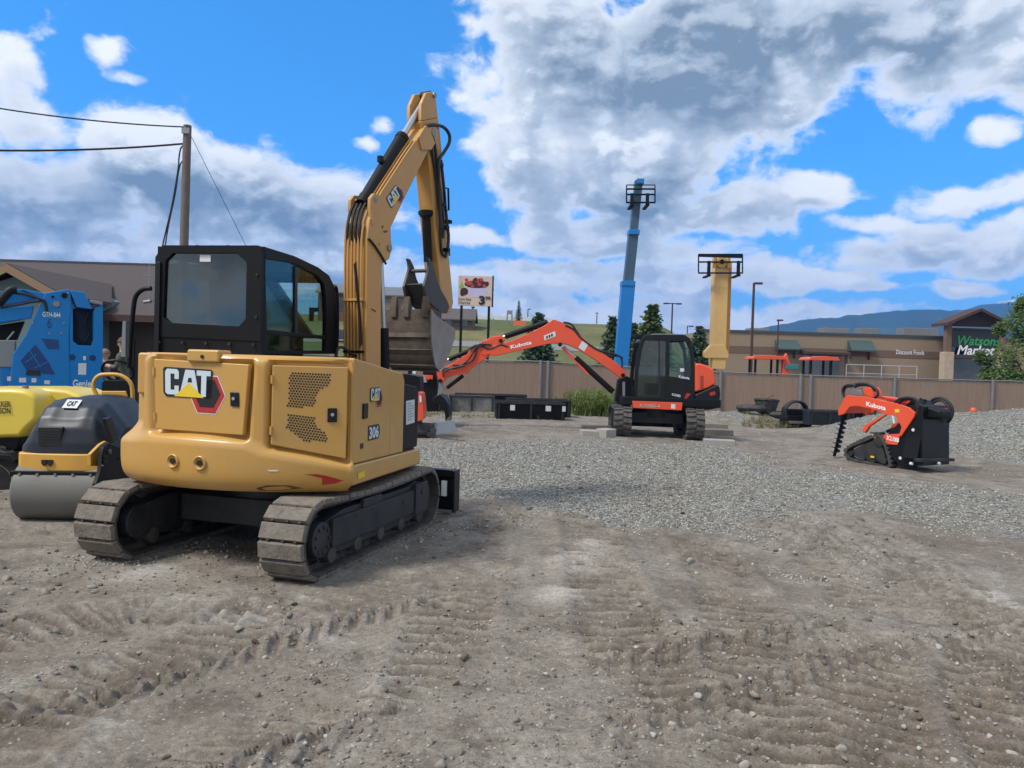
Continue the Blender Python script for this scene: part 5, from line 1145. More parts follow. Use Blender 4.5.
# drum yoke: side plates and a scraper bar with bolts
bz1=[rs(px,py,dx1-.03) for px,py in((99,455),(101,447),(106,442.5),(116,447),(122,452),(123,466),(126,478),(126,505),(96,505),(93,484),(98,470))]
m=MB(); m.prism(bz1,dx1-.06,dx1-.02); yk=m.build('drum_bracket',BLK,RL,bevel=.008)
for px,py in((109,451.5),(104,457.5),(104,462),(102,466),(119,459)):
    y,z=rs(px,py,dx1-.06); m=MB(); m.cyl((dx1-.075,y,z),(dx1-.055,y,z),.024 if px==109 else .012,n=12); m.build('bolt',GALV if px==109 else FRM,yk)
y_,z_=.0,.0
zt_=rf(40,474,dcy+DR*.72)[1]
m=MB(); m.bb(dx1-.02,dx0+.02,dcy+DR*.55,dcy+DR*.80,zt_-.028,zt_+.028); sb=m.build('scraper_bar',BLK,RL,bevel=.006)
for k in range(6):
    x=dx1+.07+(.93-.14)*k/5; m=MB(); m.cyl((x,dcy+DR*.80,zt_),(x,dcy+DR*.80+.012,zt_),.014,n=8); m.build('bolt',GALV,sb)
# yellow belt under the hood
BY=dcy+DR*.62
zb0=rf(50,471,BY)[1]; zb1=rf(50,453.5,BY)[1]; 
hx0,hx1=rf(13,460,BY)[0],dx1+.06
hyR=-.60
m=MB(); 
pl=[(hx0,BY-.10),(hx0-.05,BY-.02),(xm+.1,BY+.03),(xm-.12,BY+.03),(hx1+.05,BY-.02),(hx1,BY-.10),(hx1-.02,hyR),(hx0+.02,hyR)]
m.prism(pl,zb0,zb1,'z'); belt=m.build('belt_panel',YELR,RL,bevel=.015)
m=MB(); 
sdl=[rs(px,py,hx1-.01) for px,py in((88,466),(88,454),(98,444),(103,441),(110,444),(124,452),(124,462),(104,462),(98,466))]
m.prism(sdl,hx1-.035,hx1-.005); m.build('side_plate',YELR,RL,bevel=.006)
for k in(-1,1):
    x,z=rf(47.5,463,BY+.03); m=MB(); x+=-k*.027; m.prism([(x-.022,z+.03),(x+.022,z+.03),(x+.022,z-.005),(x,z-.03),(x-.022,z-.005)],BY+.02,BY+.045,'y'); m.build('tow_hook',BLKD,belt)
# hood: a lofted shell
zt=rf(72,397,.2)[1]; 
def hood_pt(u,v):
    # u across (0 = image left), v from the front lip up and back over the top
    prof=[(BY+.005,zb1),(BY+.005,zb1+.10),(BY-.02,zb1+.24),(BY-.075,zb1+.36),(BY-.17,zb1+.46),(BY-.36,zb1+.52),(BY-.56,zt-.015),(BY-.80,zt),(hyR,zt-.005)]
    t=v*(len(prof)-1); i=min(int(t),len(prof)-2); f_=t-i; y=prof[i][0]*(1-f_)+prof[i+1][0]*f_; z=prof[i][1]*(1-f_)+prof[i+1][1]*f_
    a=u*2-1; ex=abs(a)**3.2; h=z-zb1
    wid=(hx0-hx1)/2*(1-.10*min(1,max(0,h)/.5)); x=(hx0+hx1)/2-a*wid
    drop=ex*(.30 if v>.45 else .30*v/.45)*min(1,h/.25+.15)
    back=.16*abs(a)**4*(1 if v<.5 else max(0,1-(v-.5)*3))
    ridge=.022*math.exp(-((abs(a)-.62)/.10)**2)*min(1,v*3)
    scoop=-.035*math.exp(-((a)/.35)**4)*math.exp(-((v-.42)/.13)**4)
    return (x,y-back+ridge*.4,max(zb1,z-drop+ridge+scoop))
m=MB(); m.grid(hood_pt,61,49); top=[]
# skirts down each side
for s,u in((1,0.0),(-1,1.0)):
    k=len(m.v); n=40
    for j in range(n):
        p=hood_pt(u,.02+j/(n-1)*.98); m.v+=[p,(p[0],p[1],zb1-.0)]
    for j in range(n-1): m.f.append((k+2*j,k+2*j+1,k+2*j+3,k+2*j+2)); m.mi.append(0)
k=len(m.v); m.v+=[hood_pt(i/20,1) for i in range(21)]+[(hood_pt(i/20,1)[0],hyR,zb1) for i in range(21)]; m.f+=[(k+i,k+i+1,k+21+i+1,k+21+i) for i in range(20)]; m.mi=[0]*len(m.f)
hd=m.build('hood',NAVY,RL,ang=55)
gl=[rf(px,py,BY+.0) for px,py in((37.5,426.5),(63.5,427),(60.5,446),(38,445))]
m=MB(); m.prism(gl,BY-.12,BY+.004,'y'); gr=m.build('radiator_grille',BLKD,hd,bevel=.01)
for k in range(6):
    z=gl[2][1]+.012+k*.026; m=MB(); m.bb(gl[1][0]+.02,gl[0][0]-.02,BY+.003,BY+.012,z,z+.008); m.build('grille_bar',FRM,gr)
# badge lying on the sloping top
o_=hood_pt(.40,.47); p_=hood_pt(.57,.47); q_=hood_pt(.40,.56); O=Vector(o_)+Vector((0,.0,.012)); exv=Vector(p_)-Vector(o_); eyv=Vector(q_)-Vector(o_); nn=exv.cross(eyv).normalized(); nn=nn if nn.z>0 else -nn
m=MB(); poly2d(m,[(0,0),(1,0),(1,1),(0,1)],O,exv,eyv,nn,.012); bd_=m.build('badge',WHTS,hd,recalc=False)
m=MB(); puttext(m,'CAT',O+exv*.2+eyv*.2,exv*.6,eyv*.6,nn,.016,.04); m.build('lettering',BLKD,bd_,recalc=False)
vt=[rs(px,py,hx1-.0) for px,py in((105,419),(111,417),(119,440),(113,442))]
m=MB(); m.prism(vt,hx1-.006,hx1+.03); m.build('side_vent',BLKD,hd)
# deck, seat, roll bar behind the hood
m=MB(); m.bb(-.46,.46,hyR-.75,hyR-.01,.42,.80); m.build('deck',BLK,RL,bevel=.02)
YB_=hyR-.02
m=MB(); a=[rf(px,py,YB_) for px,py in((101,391),(126,391),(130,404),(128,412),(128,430),(101,430))]; m.prism(a,YB_-.06,YB_,'y'); m.build('console_panel',YELR,RL,bevel=.01)
m=MB(); a=[rf(px,py,YB_) for px,py in((101,391),(101,383),(104,380),(124,380),(128,385),(129,400),(125,391)) ]; m.prism(a,YB_-.09,YB_-.01,'y'); m.build('console_top',BLK,RL,bevel=.01)
m=MB(); a=[rf(px,py,YB_) for px,py in((96,395),(92.5,387),(94,380),(99,375.5),(107,374.5),(118,375),(126,379),(131,386),(132,400),(132,430))]; m.tube([(x,YB_-.02,z) for x,z in a],.022,10); m.build('guard_rail',YELR,RL)
m=MB(); cx_,cz_=rf(118,371,YB_-.3); 
m.tube([(cx_+.17*math.cos(t),YB_-.3+.08*math.sin(t),cz_+.12*math.sin(t)) for t in np.linspace(0,2*math.pi,17)],.016,6,1); m.tube([(cx_,YB_-.3,cz_),(cx_,YB_-.25,cz_-.25)],.025); m.build('steering_wheel',BLK,RL)
m=MB(); rw=DR; m.lathe([(0,rw-.03),(.02,rw),(.9,rw),(.92,rw-.03)],(-.46,hyR-.5,rw),(1,0,0),40); m.build('drum',DRUM,RL,ang=30)
# ================================================================ lemon yellow dumper at the left edge
WB=G(-10,506)
WO=frame(WB.x-.35,WB.y+1.05,hz(WB.x,WB.y),rad(140))
WD=thing('site_dumper','lemon yellow articulated machine with a rounded hood at the left edge behind the roller','dumper',WO.M)
WY=WB.y+.9
P_=frame(0,0,0,0)
def wf(px,py,d): p=at(px,py,d); q=WO.I@p; return q
wd=9.0
def wpoly(l,d): return [at(px,py,d) for px,py in l]
def wslab(name,l,d0,d1,mat,par=WD,bev=.02):           # thick plate between two depths, same world outline
    A=wpoly(l,d0); B=[Vector((p.x,p.y+(d1-d0),p.z)) for p in A]; n=len(A); m=MB()
    v=[WO.I@p for p in A+B]; m.add(v,[tuple(range(n))[::-1],tuple(range(n,2*n))]+[(i,(i+1)%n,(i+1)%n+n,i+n) for i in range(n)]); return m.build(name,mat,par,bevel=bev,seg=3)
hd=wslab('hood',[(-60,388.5),(10,388.5),(22,389.5),(32,393),(37,400),(37,420),(26,430),(20,438),(-60,440)],9.0,10.2,LEMON,bev=.06)
wslab('rear_hood',[(24,388),(45,388),(66,390),(80,396),(86,408),(60,430),(30,430)],9.35,10.1,LEMON,bev=.05)
wslab('chassis',[(-60,440),(20,437),(18,448),(-4,470),(-60,470)],9.05,10.1,BLK)
wf_=lambda px,py:at(px,py,8.99)
for s,(x0,y0_,x1,y1_) in(('WACKER',(-12.5,401,10.8,406.8)),('NEUSON',(-12,407.6,10.8,413.4))):
    O=WO.I@wf_(x0,y1_); ex=(WO.I@wf_(x1,y1_+.3))-O; ey=(WO.I@wf_(x0,y0_))-O; m=MB(); puttext(m,s,O,ex,ey,WO.I.to_3x3()@Vector((0,-1,0)),.004,.02); m.build('lettering',BLKD,hd,recalc=False)
wc=at(-12,481,8.9); m=MB(); q=WO.I@wc; ax=WO.I.to_3x3()@Vector((.55,-.83,0)); R=.40
m.lathe([(-.17,R*.6),(-.16,R*.92),(-.12,R),(.12,R),(.16,R*.92),(.17,R*.6)],q,ax,32); ty=m.build('wheel',RUB,WD)
m=MB(); m.lathe([(.10,R*.6),(.172,R*.58),(.12,R*.3),(.10,.02)],q,ax,24); m.build('rim',LEMON,ty)
m=MB()
for k in range(22):
    a=2*math.pi*k/22; u=ax.orthogonal().normalized(); w=ax.cross(u); c=q+(u*math.cos(a)+w*math.sin(a))*R; n=(u*math.cos(a)+w*math.sin(a)); t=ax.cross(n); M=Matrix((ax,t,n)).transposed(); m.box(c.x,c.y,c.z,.26,.05,.04,M)
m.build('tyre_tread',RUB,ty)
fd=wslab('mudguard',[(-40,455),(-4,454),(10,455),(16,460),(14,464),(4,460),(-40,461)],8.75,9.3,BLK,bev=.01)
m=MB(); a=WO.I@at(25.5,386.5,9.2); m.cyl(a-Vector((0,0,.08)),a+Vector((0,0,.012)),.035,n=14); m.build('filler_cap',GALV,WD)
# ================================================================ blue telehandler behind
TD=13.0
t0=at(50,392,TD); TO=frame(t0.x,TD,gz(t0.x,TD),rad(-31.5))
TH=thing('telehandler','bright blue telehandler with its boom lowered standing behind the yellow roller','telehandler',TO.M)
tz=lambda l:[(a*130/998,250+b*100/768) for a,b in l]
t5=lambda l:[(a*150/1024,340+b*100/683) for a,b in l]
def tp_(l,y=0.): return [TO.Y(px,py,y) for px,py in l]
def tprism(name,l,y0,y1,mat=BLU,par=TH,bev=.012): m=MB(); m.prism(tp_(l,y0),y0,y1,'y'); return m.build(name,mat,par,bevel=bev)
# main tower plate with the triangular lattice window
tw=tprism('boom_tower',tz([(345,330),(530,300),(545,330),(545,450),(535,520),(530,640),(530,760),(540,1100),(60,1100),(100,800),(205,640),(260,520),(330,370)]),-.02,.10)
tprism('tower_post',tz([(545,330),(560,460),(560,700),(600,730),(700,735),(715,690),(715,470),(790,400),(790,1100),(530,1100),(530,520)]),.0,.9)
tprism('tower_cap',tz([(545,305),(650,325),(710,455),(590,440),(545,330)]),-.05,.8)
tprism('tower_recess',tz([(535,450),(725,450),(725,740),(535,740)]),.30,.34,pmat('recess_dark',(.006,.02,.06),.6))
tprism('roof_strip',tz([(690,380),(790,398),(785,425),(690,405)]),-.06,.5,GREYM)
tprism('chassis',t5([(0,150),(690,150),(690,380),(0,380)]),.05,2.0)
tprism('lattice_window',t5([(235,35),(190,85),(140,140),(180,205),(300,230),(375,235),(330,150),(250,40)]),-.03,-.021,pmat('lattice_dark_blue',(.006,.045,.18),.5))
for l in(([(200,75),(205,70),(280,185),(275,190)]),([(250,100),(245,95),(170,155),(175,160)]),([(330,145),(335,150),(235,195),(230,190)])): tprism('lattice_bar',t5(l),-.04,-.031,BLU,TH,0)
tprism('access_slot',t5([(185,205),(270,210),(280,245),(175,240)]),-.036,-.030,BLKD,TH,0)
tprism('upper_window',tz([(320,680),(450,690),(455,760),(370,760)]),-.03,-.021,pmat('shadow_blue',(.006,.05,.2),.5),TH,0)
tb=tprism('boom',tz([(-120,430),(0,430),(330,370),(345,330),(160,300),(-120,330)]),.15,.6)
tprism('boom_top',tz([(160,298),(345,330),(530,300),(510,345),(330,385)]),.05,.5)
tprism('boom_underside',tz([(-120,455),(0,445),(260,425),(240,520),(0,560),(-120,580)]),.12,.6)
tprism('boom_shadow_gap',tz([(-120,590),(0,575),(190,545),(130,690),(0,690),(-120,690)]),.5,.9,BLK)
tprism('grey_tank',tz([(-120,690),(115,695),(115,900),(-120,900)]),.02,.9,GREYM)
for a,b,r in((432,415,.05),(495,350,.045),(405,360,.02)):
    x,z=TO.Y(*tz([(a,b)])[0],-.02); m=MB(); m.cyl((x,-.06,z),(x,.0,z),r,n=16); m.build('pivot_pin',BLK if r<.05 else GREYM,tw)
m=MB(); P=[TO.Y(*q,-.15) for q in tz([(-20,420),(30,360),(80,310),(130,305)])]; m.tube([(x,-.1,z) for x,z in P],.07,10); m.build('lift_hose',BLK,TH)
m=MB(); P=[TO.Y(*q,-.2) for q in tz([(50,690),(105,625)])]; m.tube([(x,-.05,z) for x,z in P],.015,6,1); m.build('rod',GALV,TH)
def tlabel(s,l,mat,name,bold=.03,y=-.021,par=TH):
    tl,tr,bl_=[TO.Y(*q,y) for q in l]; O=Vector((bl_[0],y,bl_[1])); m=MB(); puttext(m,s,O,Vector((tr[0]-tl[0],0,tr[1]-tl[1])),Vector((tl[0]-bl_[0],0,tl[1]-bl_[1])),Vector((0,-1,0)),.006,bold); m.build(name,mat,par,recalc=False)
tlabel('GTH-844',tz([(326,474),(464,482),(326,512)]),WHT,'lettering',.012,par=tw)
tlabel('6',tz([(365,525),(400,525),(362,600)]),pmat('ghost_number',(.005,.06,.22),.6),'unit_number',.0,par=tw)
tlabel('Genie',t5([(497,270),(622,272),(497,322)]),WHT,'lettering',.02,-.003)
for l,y in(([(535,158),(590,158),(588,238),(533,236)],-.001),([(568,110),(586,110),(586,138),(568,138)],-.001),([(48,250),(75,250),(75,280),(48,280)],-.021),([(130,258),(178,258),(178,290),(130,290)],-.021),([(215,260),(248,260),(248,290),(215,290)],-.021),([(302,275),(342,277),(340,303),(302,301)],-.021)):
    m=MB(); a=tp_(t5(l),y-.004); m.add([(x,y-.004,z) for x,z in a],[(3,2,1,0)]); m.build('label',WHTS,TH,recalc=False)
for a,b in((493,118),(632,122)):
    x,z=TO.Y(*t5([(a,b)])[0],-.005); m=MB(); m.cyl((x,-.012,z),(x,.02,z),.05,n=18); m.build('dark_lamp',pmat('lamp_blue',(.005,.03,.12),.3),TH)
for l,r in(([(120,330),(200,340),(300,372),(345,395),(360,470)],.022),([(0,445),(120,425),(240,400),(330,390)],.016),([(560,470),(600,560),(590,650),(640,705)],.02),([(690,480),(660,560),(690,640),(650,710)],.016)):
    P=[TO.Y(*q,-.12) for q in tz(l)]; m=MB(); m.tube([(x,-.04 if l[0][0]<500 else .22,z) for x,z in P],r,6); m.build('hydraulic_hose',HOSE,TH)
for a,b in((300,420),(250,560),(470,640),(490,560),(380,640),(520,330)):
    x,z=TO.Y(*tz([(a,b)])[0],-.02); m=MB(); m.cyl((x,-.035,z),(x,-.015,z),.018,n=8); m.build('bolt',GREYM,tw)
for sx in(-1,1):
    for yy in(.3,1.9):
        m=MB(); m.lathe([(0,.3),(.03,.55),(.33,.55),(.36,.3)],(-1.5 if sx<0 else .45,yy,.55),(0,0,0) if False else (1,0,0),24); m.build('wheel',RUB,TH)
# ================================================================ small orange machine behind the big excavator
MD=16.2
mb_=at(432,437,MD); MO=frame(mb_.x,MD,hz(mb_.x,MD),0)
MZ=lambda l:[(380+a*120/922,350+b*100/768) for a,b in l]
ME=thing('mini_excavator','small orange and black mini excavator behind the big yellow one with a grey blade','mini excavator',MO.M)
def mprism(name,l,y0,y1,mat,par=ME,bev=.01): m=MB(); m.prism([MO.Y(px,py,y0) for px,py in MZ(l)],y0,y1,'y'); return m.build(name,mat,par,bevel=bev)
mprism('orange_cover',[(300,320),(322,335),(336,480),(330,535),(296,548),(250,540),(250,330)],.0,.6,ORG)
mprism('chassis',[(60,330),(292,330),(300,600),(60,600)],.15,.8,FRM)
mprism('upper_body',[(60,180),(200,185),(300,205),(305,270),(300,330),(200,340),(60,340)],.1,.9,BLK)
mprism('operator_console',[(215,140),(240,140),(245,180),(215,185)],.1,.3,BLK)
mprism('light_tube',[(255,142),(285,142),(270,185),(248,180)],.05,.15,WHTS,ME,.004)
a=mprism('track_frame',[(60,600),(355,575),(400,640),(360,690),(60,690)],.2,.6,FRM)
pl=[(-1.35,0.18),(-.02,.18)]
m=MB(); 
yb0=.15
q=[MO.Y(px,py,-.1) for px,py in MZ([(365,575),(565,540),(595,625),(395,665)])]
m.add([(q[0][0],.25,q[0][1]),(q[1][0],-.05,q[1][1]),(q[2][0],-.15,q[2][1]),(q[3][0],.15,q[3][1]),(q[0][0],.29,q[0][1]),(q[1][0],-.01,q[1][1]),(q[2][0],-.11,q[2][1]),(q[3][0],.19,q[3][1])],[(0,1,2,3),(7,6,5,4),(0,4,5,1),(1,5,6,2),(2,6,7,3),(3,7,4,0)]); m.build('dozer_blade',pmat('blade_steel',(.17,.20,.23),.45,metal=.4,var=.2),ME,bevel=.006)
m=MB(); rbx,rbz=MO.Y(*MZ([(410,675)])[0],.1); m.lathe([(0,.06),(.02,.12),(.28,.12),(.30,.06)],(rbx-.05,.1,.13),(0,1,0),18); m.build('track',RUB,ME)
m=MB(); m.bb(-1.0,rbx,.1,.35,.05,.32); m.build('track_base',RUB,ME,bevel=.08,seg=3)
m=MB(); l_=[MO.Y(*p,.0) for p in MZ([(302,350),(318,352),(320,400),(305,402)])]; m.add([(x,-.012,z) for x,z in l_],[(0,1,2,3)]); m.build('sticker',WHTS,ME,recalc=False)
# a second attachment seen through under the bucket
AT=at(428,391,20.); ao=frame(AT.x,20.,hz(AT.x,20.),0)
at_t=thing('attachment_rack','black steel rack holding an orange part seen below the muddy bucket','rack',ao.M)
def aprism(name,l,y0,y1,mat,bev=.01): m=MB(); m.prism([ao.Y(px,py,y0) for px,py in MZ(l)],y0,y1,'y'); return m.build(name,mat,at_t,bevel=bev)
aprism('upper_frame',[(330,150),(425,155),(440,250),(440,352),(330,355)],.1,.5,BLK)
aprism('orange_part',[(345,192),(405,196),(405,228),(380,222),(372,236),(350,215)],.0,.12,ORG)
aprism('pale_part',[(330,190),(350,200),(362,250),(330,250)],.02,.12,CONC)
aprism('lower_box',[(310,352),(450,362),(450,470),(310,470)],.1,.6,BLK)
# ================================================================ fence
FA=Vector((-9.5,32.5-.094*10.7)); FB=Vector((24.5,32.5+.094*23.3))
def fpt(t): return FA.lerp(FB,t)
fd_=(FB-FA).normalized(); FL=(FB-FA).length; fn=Vector((fd_.y,-fd_.x))
FN=thing('fence','long tan slatted chain link fence with grey posts across the back of the lot','fence')
def slat_mat():
    m,nt,b=newmat('tan_privacy_slats'); uv=nd(nt,'ShaderNodeTexCoord').outputs['Object']
    mp=nd(nt,'ShaderNodeMapping'); mp.inputs['Rotation'].default_value=(0,0,-math.atan2(fd_.y,fd_.x)); nt.links.new(uv,mp.inputs[0])
    w=nd(nt,'ShaderNodeTexWave',bands_direction='X'); w.inputs['Scale'].default_value=3.6; nt.links.new(mp.outputs[0],w.inputs['Vector'])
    c=mix(nt,noise(nt,uv,.5,5,.6),(.25,.168,.12),(.29,.203,.15))
    c=mix(nt,.5,c,ramp(nt,w.outputs['Color'],[(.0,.72),(.18,1),(1,1.05)]),'MULTIPLY')
    st=nd(nt,'ShaderNodeMapping'); st.inputs['Scale'].default_value=(11,11,.6); nt.links.new(mp.outputs[0],st.inputs[0])
    c=mix(nt,.5,c,ramp(nt,noise(nt,st.outputs[0],1,3,.6),[(.3,.78),(.7,1.15)]),'MULTIPLY')
    c=mix(nt,ramp(nt,noise(nt,uv,7,6,.75),[(.62,0),(.70,.6)]),c,(.36,.30,.25))
    nt.links.new(c,b.inputs['Base Color']); b.inputs['Roughness'].default_value=.7; bump(nt,b,w.outputs['Color'],.25,.02); return m
SLAT=slat_mat(); FH=1.83
def fbase(p): return hz(p.x,p.y,False)
tpost=[]
for px in(540,547.5,800,810,894,992,655,1052,720,430,345): 
    r=ray(px,384); # intersect with the fence line
    k=r.x/r.y; t=((k*FA.y-FA.x)/(fd_.x-k*fd_.y)); tpost.append(t)
tpost=sorted(t for t in tpost if 0<t<FL)
n=60; m=MB(); v=[]
for i in range(n+1):
    p=FA+fd_*(FL*i/n); b_=fbase(p)-.03
    for o in(.02,-.015): v+=[(p.x+fn.x*o,p.y+fn.y*o,b_),(p.x+fn.x*o,p.y+fn.y*o,b_+FH-.02)]
f=[]
for i in range(n):
    a=4*i; f+=[(a,a+4,a+5,a+1),(a+2,a+3,a+7,a+6),(a+1,a+5,a+7,a+3),(a,a+2,a+6,a+4)]
m.add(v,f); m.build('slat_panel',SLAT,FN)
m=MB(); m.tube([(p.x+fn.x*.03,p.y+fn.y*.03,fbase(p)+FH) for p in[FA+fd_*(FL*i/30) for i in range(31)]],.03,8,1); m.build('top_rail',GALV,FN)
for t in tpost:
    p=FA+fd_*t; b_=fbase(p); m=MB(); m.cyl((p.x+fn.x*.06,p.y+fn.y*.06,b_-.1),(p.x+fn.x*.06,p.y+fn.y*.06,b_+FH+.06),.075,n=12); m.build('fence_post',GALV,FN)
def onf(px,dist,out=0):                           # point a given step in front of the fence at that pixel column
    r=ray(px,384); k=r.x/r.y; A=FA+fn*dist; t=((k*A.y-A.x)/(fd_.x-k*fd_.y)); p=A+fd_*t; return p
# ================================================================ black troughs and attachments along the fence
def trough(px0,px1,dist,h,dep,label,name='black_trough',cat='trough',mat=None,grp='black troughs lined up by the fence'):
    a=onf(px0,dist);b=onf(px1,dist); c=(a+b)/2; L_=(b-a).length; yaw=math.atan2((b-a).y,(b-a).x)
    o=thing(name,label,cat,Matrix.Translation((c.x,c.y,hz(c.x,c.y)-.01))@Matrix.Rotation(yaw,4,'Z'),grp)
    hl=L_/2; t=.04
    m=MB(); sl=.06
    m.prism([(-dep/2+sl,0),(dep/2-sl,0),(dep/2,h),(dep/2-t,h),(dep/2-sl-t,t),(-dep/2+sl+t,t),(-dep/2+t,h),(-dep/2,h)],-hl,hl)
    for s in(-1,1): m.bb(s*hl-.02,s*hl+.02,-dep/2+.02,dep/2-.02,.0,h*.96)
    bo=m.build('body',mat or BLK,o,bevel=.006)
    m=MB(); m.bb(-hl-.03,hl+.03,-dep/2-.02,-dep/2+.03,h-.05,h+.02); m.build('rim',FRM,o,bevel=.008)
    m=MB(); m.bb(-hl-.03,hl+.03,dep/2-.03,dep/2+.02,h-.05,h+.02); m.build('rim',FRM,o,bevel=.008)
    k=max(2,int(L_/1.0))
    for i in range(k+1):
        x=-hl+.05+(L_-.1)*i/k; m=MB(); m.prism([(-dep/2+sl-.05,.03),(-dep/2-.03,h-.06),(-dep/2+.03,h-.06),(-dep/2+sl+.02,.03)],x-.03,x+.03); m.build('rib',FRM,o)
    return o,hl
o,hl=trough(497,563,8.9,.52,.9,'long black trough nearest the camera with white stickers by the weeds')
for x,w in((-hl+.45,.14),(-hl+2.0,.1),(hl-.5,.16)):
    m=MB(); m.bb(x-w/2,x+w/2,-.495,-.482,.28,.44); m.build('sticker',WHTS,o)
trough(508,569,7.4,.54,.8,'black trough standing close behind the trough with white stickers')
o,hl=trough(450,494,5.6,.54,.7,'shiny black trough with pale reflections painted on its side left of the stickered trough',mat=pmat('black_painted_reflections',(.02,.022,.026),.3,var=.3,dirt=.85,dcol=(.30,.29,.27),ds=1.6))  # pale blotches are whitish reflections put into the colour
trough(456,526,4.2,.56,.5,'low black trough against the fence at the back left')
trough(425,447,6.0,.55,.7,'short black trough farthest left beside the arm tip of the orange excavator')
o,hl=trough(808,847,8.8,.46,.5,'plain dark blue-black trough right of the hose coil beside the fence',mat=NAVY)
trough(849,873,8.4,.36,.5,'dark attachment with a pale strip behind the hanging auger')
# hose-topped attachment and bucket
a=onf(797,7.9); o=thing('grapple_attachment','black attachment with looped hoses and a pale edge by the fence post','attachment',Matrix.Translation((a.x,a.y,hz(a.x,a.y)))@Matrix.Rotation(math.atan2(fd_.y,fd_.x),4,'Z'))
m=MB(); m.bb(-.42,.42,-.3,.3,.02,.42); m.bb(-.35,.4,-.2,.25,.42,.62); m.build('body',BLK,o,bevel=.03)
m=MB(); m.bb(-.36,.42,-.36,-.30,.16,.24); m.build('cutting_edge',GALV,o,bevel=.004)
for k in range(3):
    m=MB(); m.tube([(-.42,-.25+.12*k,.3),(-.46,-.25+.12*k,.62),(-.2,-.25+.1*k,.86),(.15,-.25+.1*k,.82),(.36,-.2+.1*k,.5)],.04,8); m.build('hose',HOSE,o)
a=onf(767,3.9); o=thing('feed_bucket','round black tub standing on the ground against the tan fence','tub',Matrix.Translation((a.x,a.y,hz(a.x,a.y)-.02)))
m=MB(); m.lathe([(0,.30),(.04,.33),(.50,.44),(.54,.46),(.56,.43),(.52,.41),(.08,.30)],(0,0,0),(.06,.1,1),24); m.build('wall',RUB,o)
m=MB(); m.lathe([(.5,.445),(.5,.475),(.56,.475),(.56,.43)],(0,0,.0),(.06,.1,1),24); m.build('rim',RUB,o)
for px,lab in((752,'flat black tyre lying left of the round black tub'),(779,'flat black tyre lying right of the round black tub')):
    a=onf(px,3.9); m=MB(); R=.42; v=[]
    for i in range(24):
        for j in range(10):
            t,q=2*math.pi*i/24,2*math.pi*j/10; v.append(((R+.14*math.cos(q))*math.cos(t),(R+.14*math.cos(q))*math.sin(t),.12+.12*math.sin(q)))
    m.add(v,[(i*10+j,((i+1)%24)*10+j,((i+1)%24)*10+(j+1)%10,i*10+(j+1)%10) for i in range(24) for j in range(10)]); o=m.build('old_tyre',RUB,None); o.location=(a.x,a.y,hz(a.x,a.y)); tag(o,lab,'tyre','old tyres by the fence')
a=at(741,411,29.5); b=at(773.5,395,32.9); o=MB(); o.cyl(a,b,.018,n=6); tag(o.build('steel_rod',RUST),'thin rusty rod leaning against the tan fence','rod')
a=G(973,416); a=at(973,417,21.); o=MB(); m=o; zz=hz(a.x,a.y); m.lathe([(-.05,.075),(.03,.08),(.10,.065),(.115,.05)],(a.x,a.y,zz),(0,0,1),14); m.bb(a.x-.09,a.x+.09,a.y-.09,a.y+.09,zz-.05,zz+.02); tag(m.build('orange_marker',ORG),'small orange marker on the edge of the gravel pile','marker')
# weeds
def leaf_mat(name,c0,c1):
    m,nt,b=newmat(name); g=nd(nt,'ShaderNodeNewGeometry'); c=ramp(nt,g.outputs['Random Per Island'],[(0,c0),(1,c1)]); nt.links.new(c,b.inputs['Base Color']); b.inputs['Roughness'].default_value=.7
    b.inputs['Specular IOR Level'].default_value=.2
    tr=nd(nt,'ShaderNodeBsdfTranslucent'); nt.links.new(c,tr.inputs[0]); mx=nd(nt,'ShaderNodeMixShader'); mx.inputs[0].default_value=.25; nt.links.new(b.outputs[0],mx.inputs[1]); nt.links.new(tr.outputs[0],mx.inputs[2]); nt.links.new(mx.outputs[0],nt.nodes['Material Output'].inputs[0]); return m
WEED=leaf_mat('weed_green',(.085,.135,.030),(.22,.25,.085)); DRY=leaf_mat('dry_grass',(.16,.15,.06),(.26,.22,.10))
def weeds(name,label,pts,mat,h=(.3,.8),n=12,cat='weeds',stuff=True):
    v=[];f=[];rng=random.Random(len(pts)*7+3)
    for x,y,sc_ in pts:
        z=hz(x,y,False)
        for _ in range(n):
            a=rng.uniform(0,6.28); H=rng.uniform(*h)*sc_; ln=rng.uniform(.1,.5)*H; bx,by=x+rng.gauss(0,.09),y+rng.gauss(0,.09); w=.018*sc_+.006
            dx,dy=math.cos(a),math.sin(a); k=len(v)
            for t in(0,.5,1):
                cx,cy,cz=bx+dx*ln*t*t,by+dy*ln*t*t,z-.03+H*t*(1-.15*t); ww=w*(1-t*.85); v+=[(cx-dy*ww,cy+dx*ww,cz),(cx+dy*ww,cy-dx*ww,cz)]
            f+=[(k,k+1,k+3,k+2),(k+2,k+3,k+5,k+4)]
            for _ in range(3):          # side leaves
                t=rng.uniform(.3,.95); cx,cy,cz=bx+dx*ln*t*t,by+dy*ln*t*t,z-.03+H*t*(1-.15*t); b=rng.uniform(0,6.28); l=.10*sc_; ex,ey=math.cos(b),math.sin(b); k=len(v)
                v+=[(cx,cy,cz),(cx+ex*l-ey*l*.3,cy+ey*l+ex*l*.3,cz+l*.4),(cx+ex*l*1.6,cy+ey*l*1.6,cz+l*.3),(cx+ex*l+ey*l*.3,cy+ey*l-ex*l*.3,cz+l*.3)]; f+=[(k,k+1,k+2,k+3)]
    me=bpy.data.meshes.new(name); me.from_pydata(v,[],f); me.materials.append(mat); o=bpy.data.objects.new(name,me); COL.objects.link(o); tag(o,label,cat,kind='stuff' if stuff else None); return o
rg=random.Random(5)
P=[]
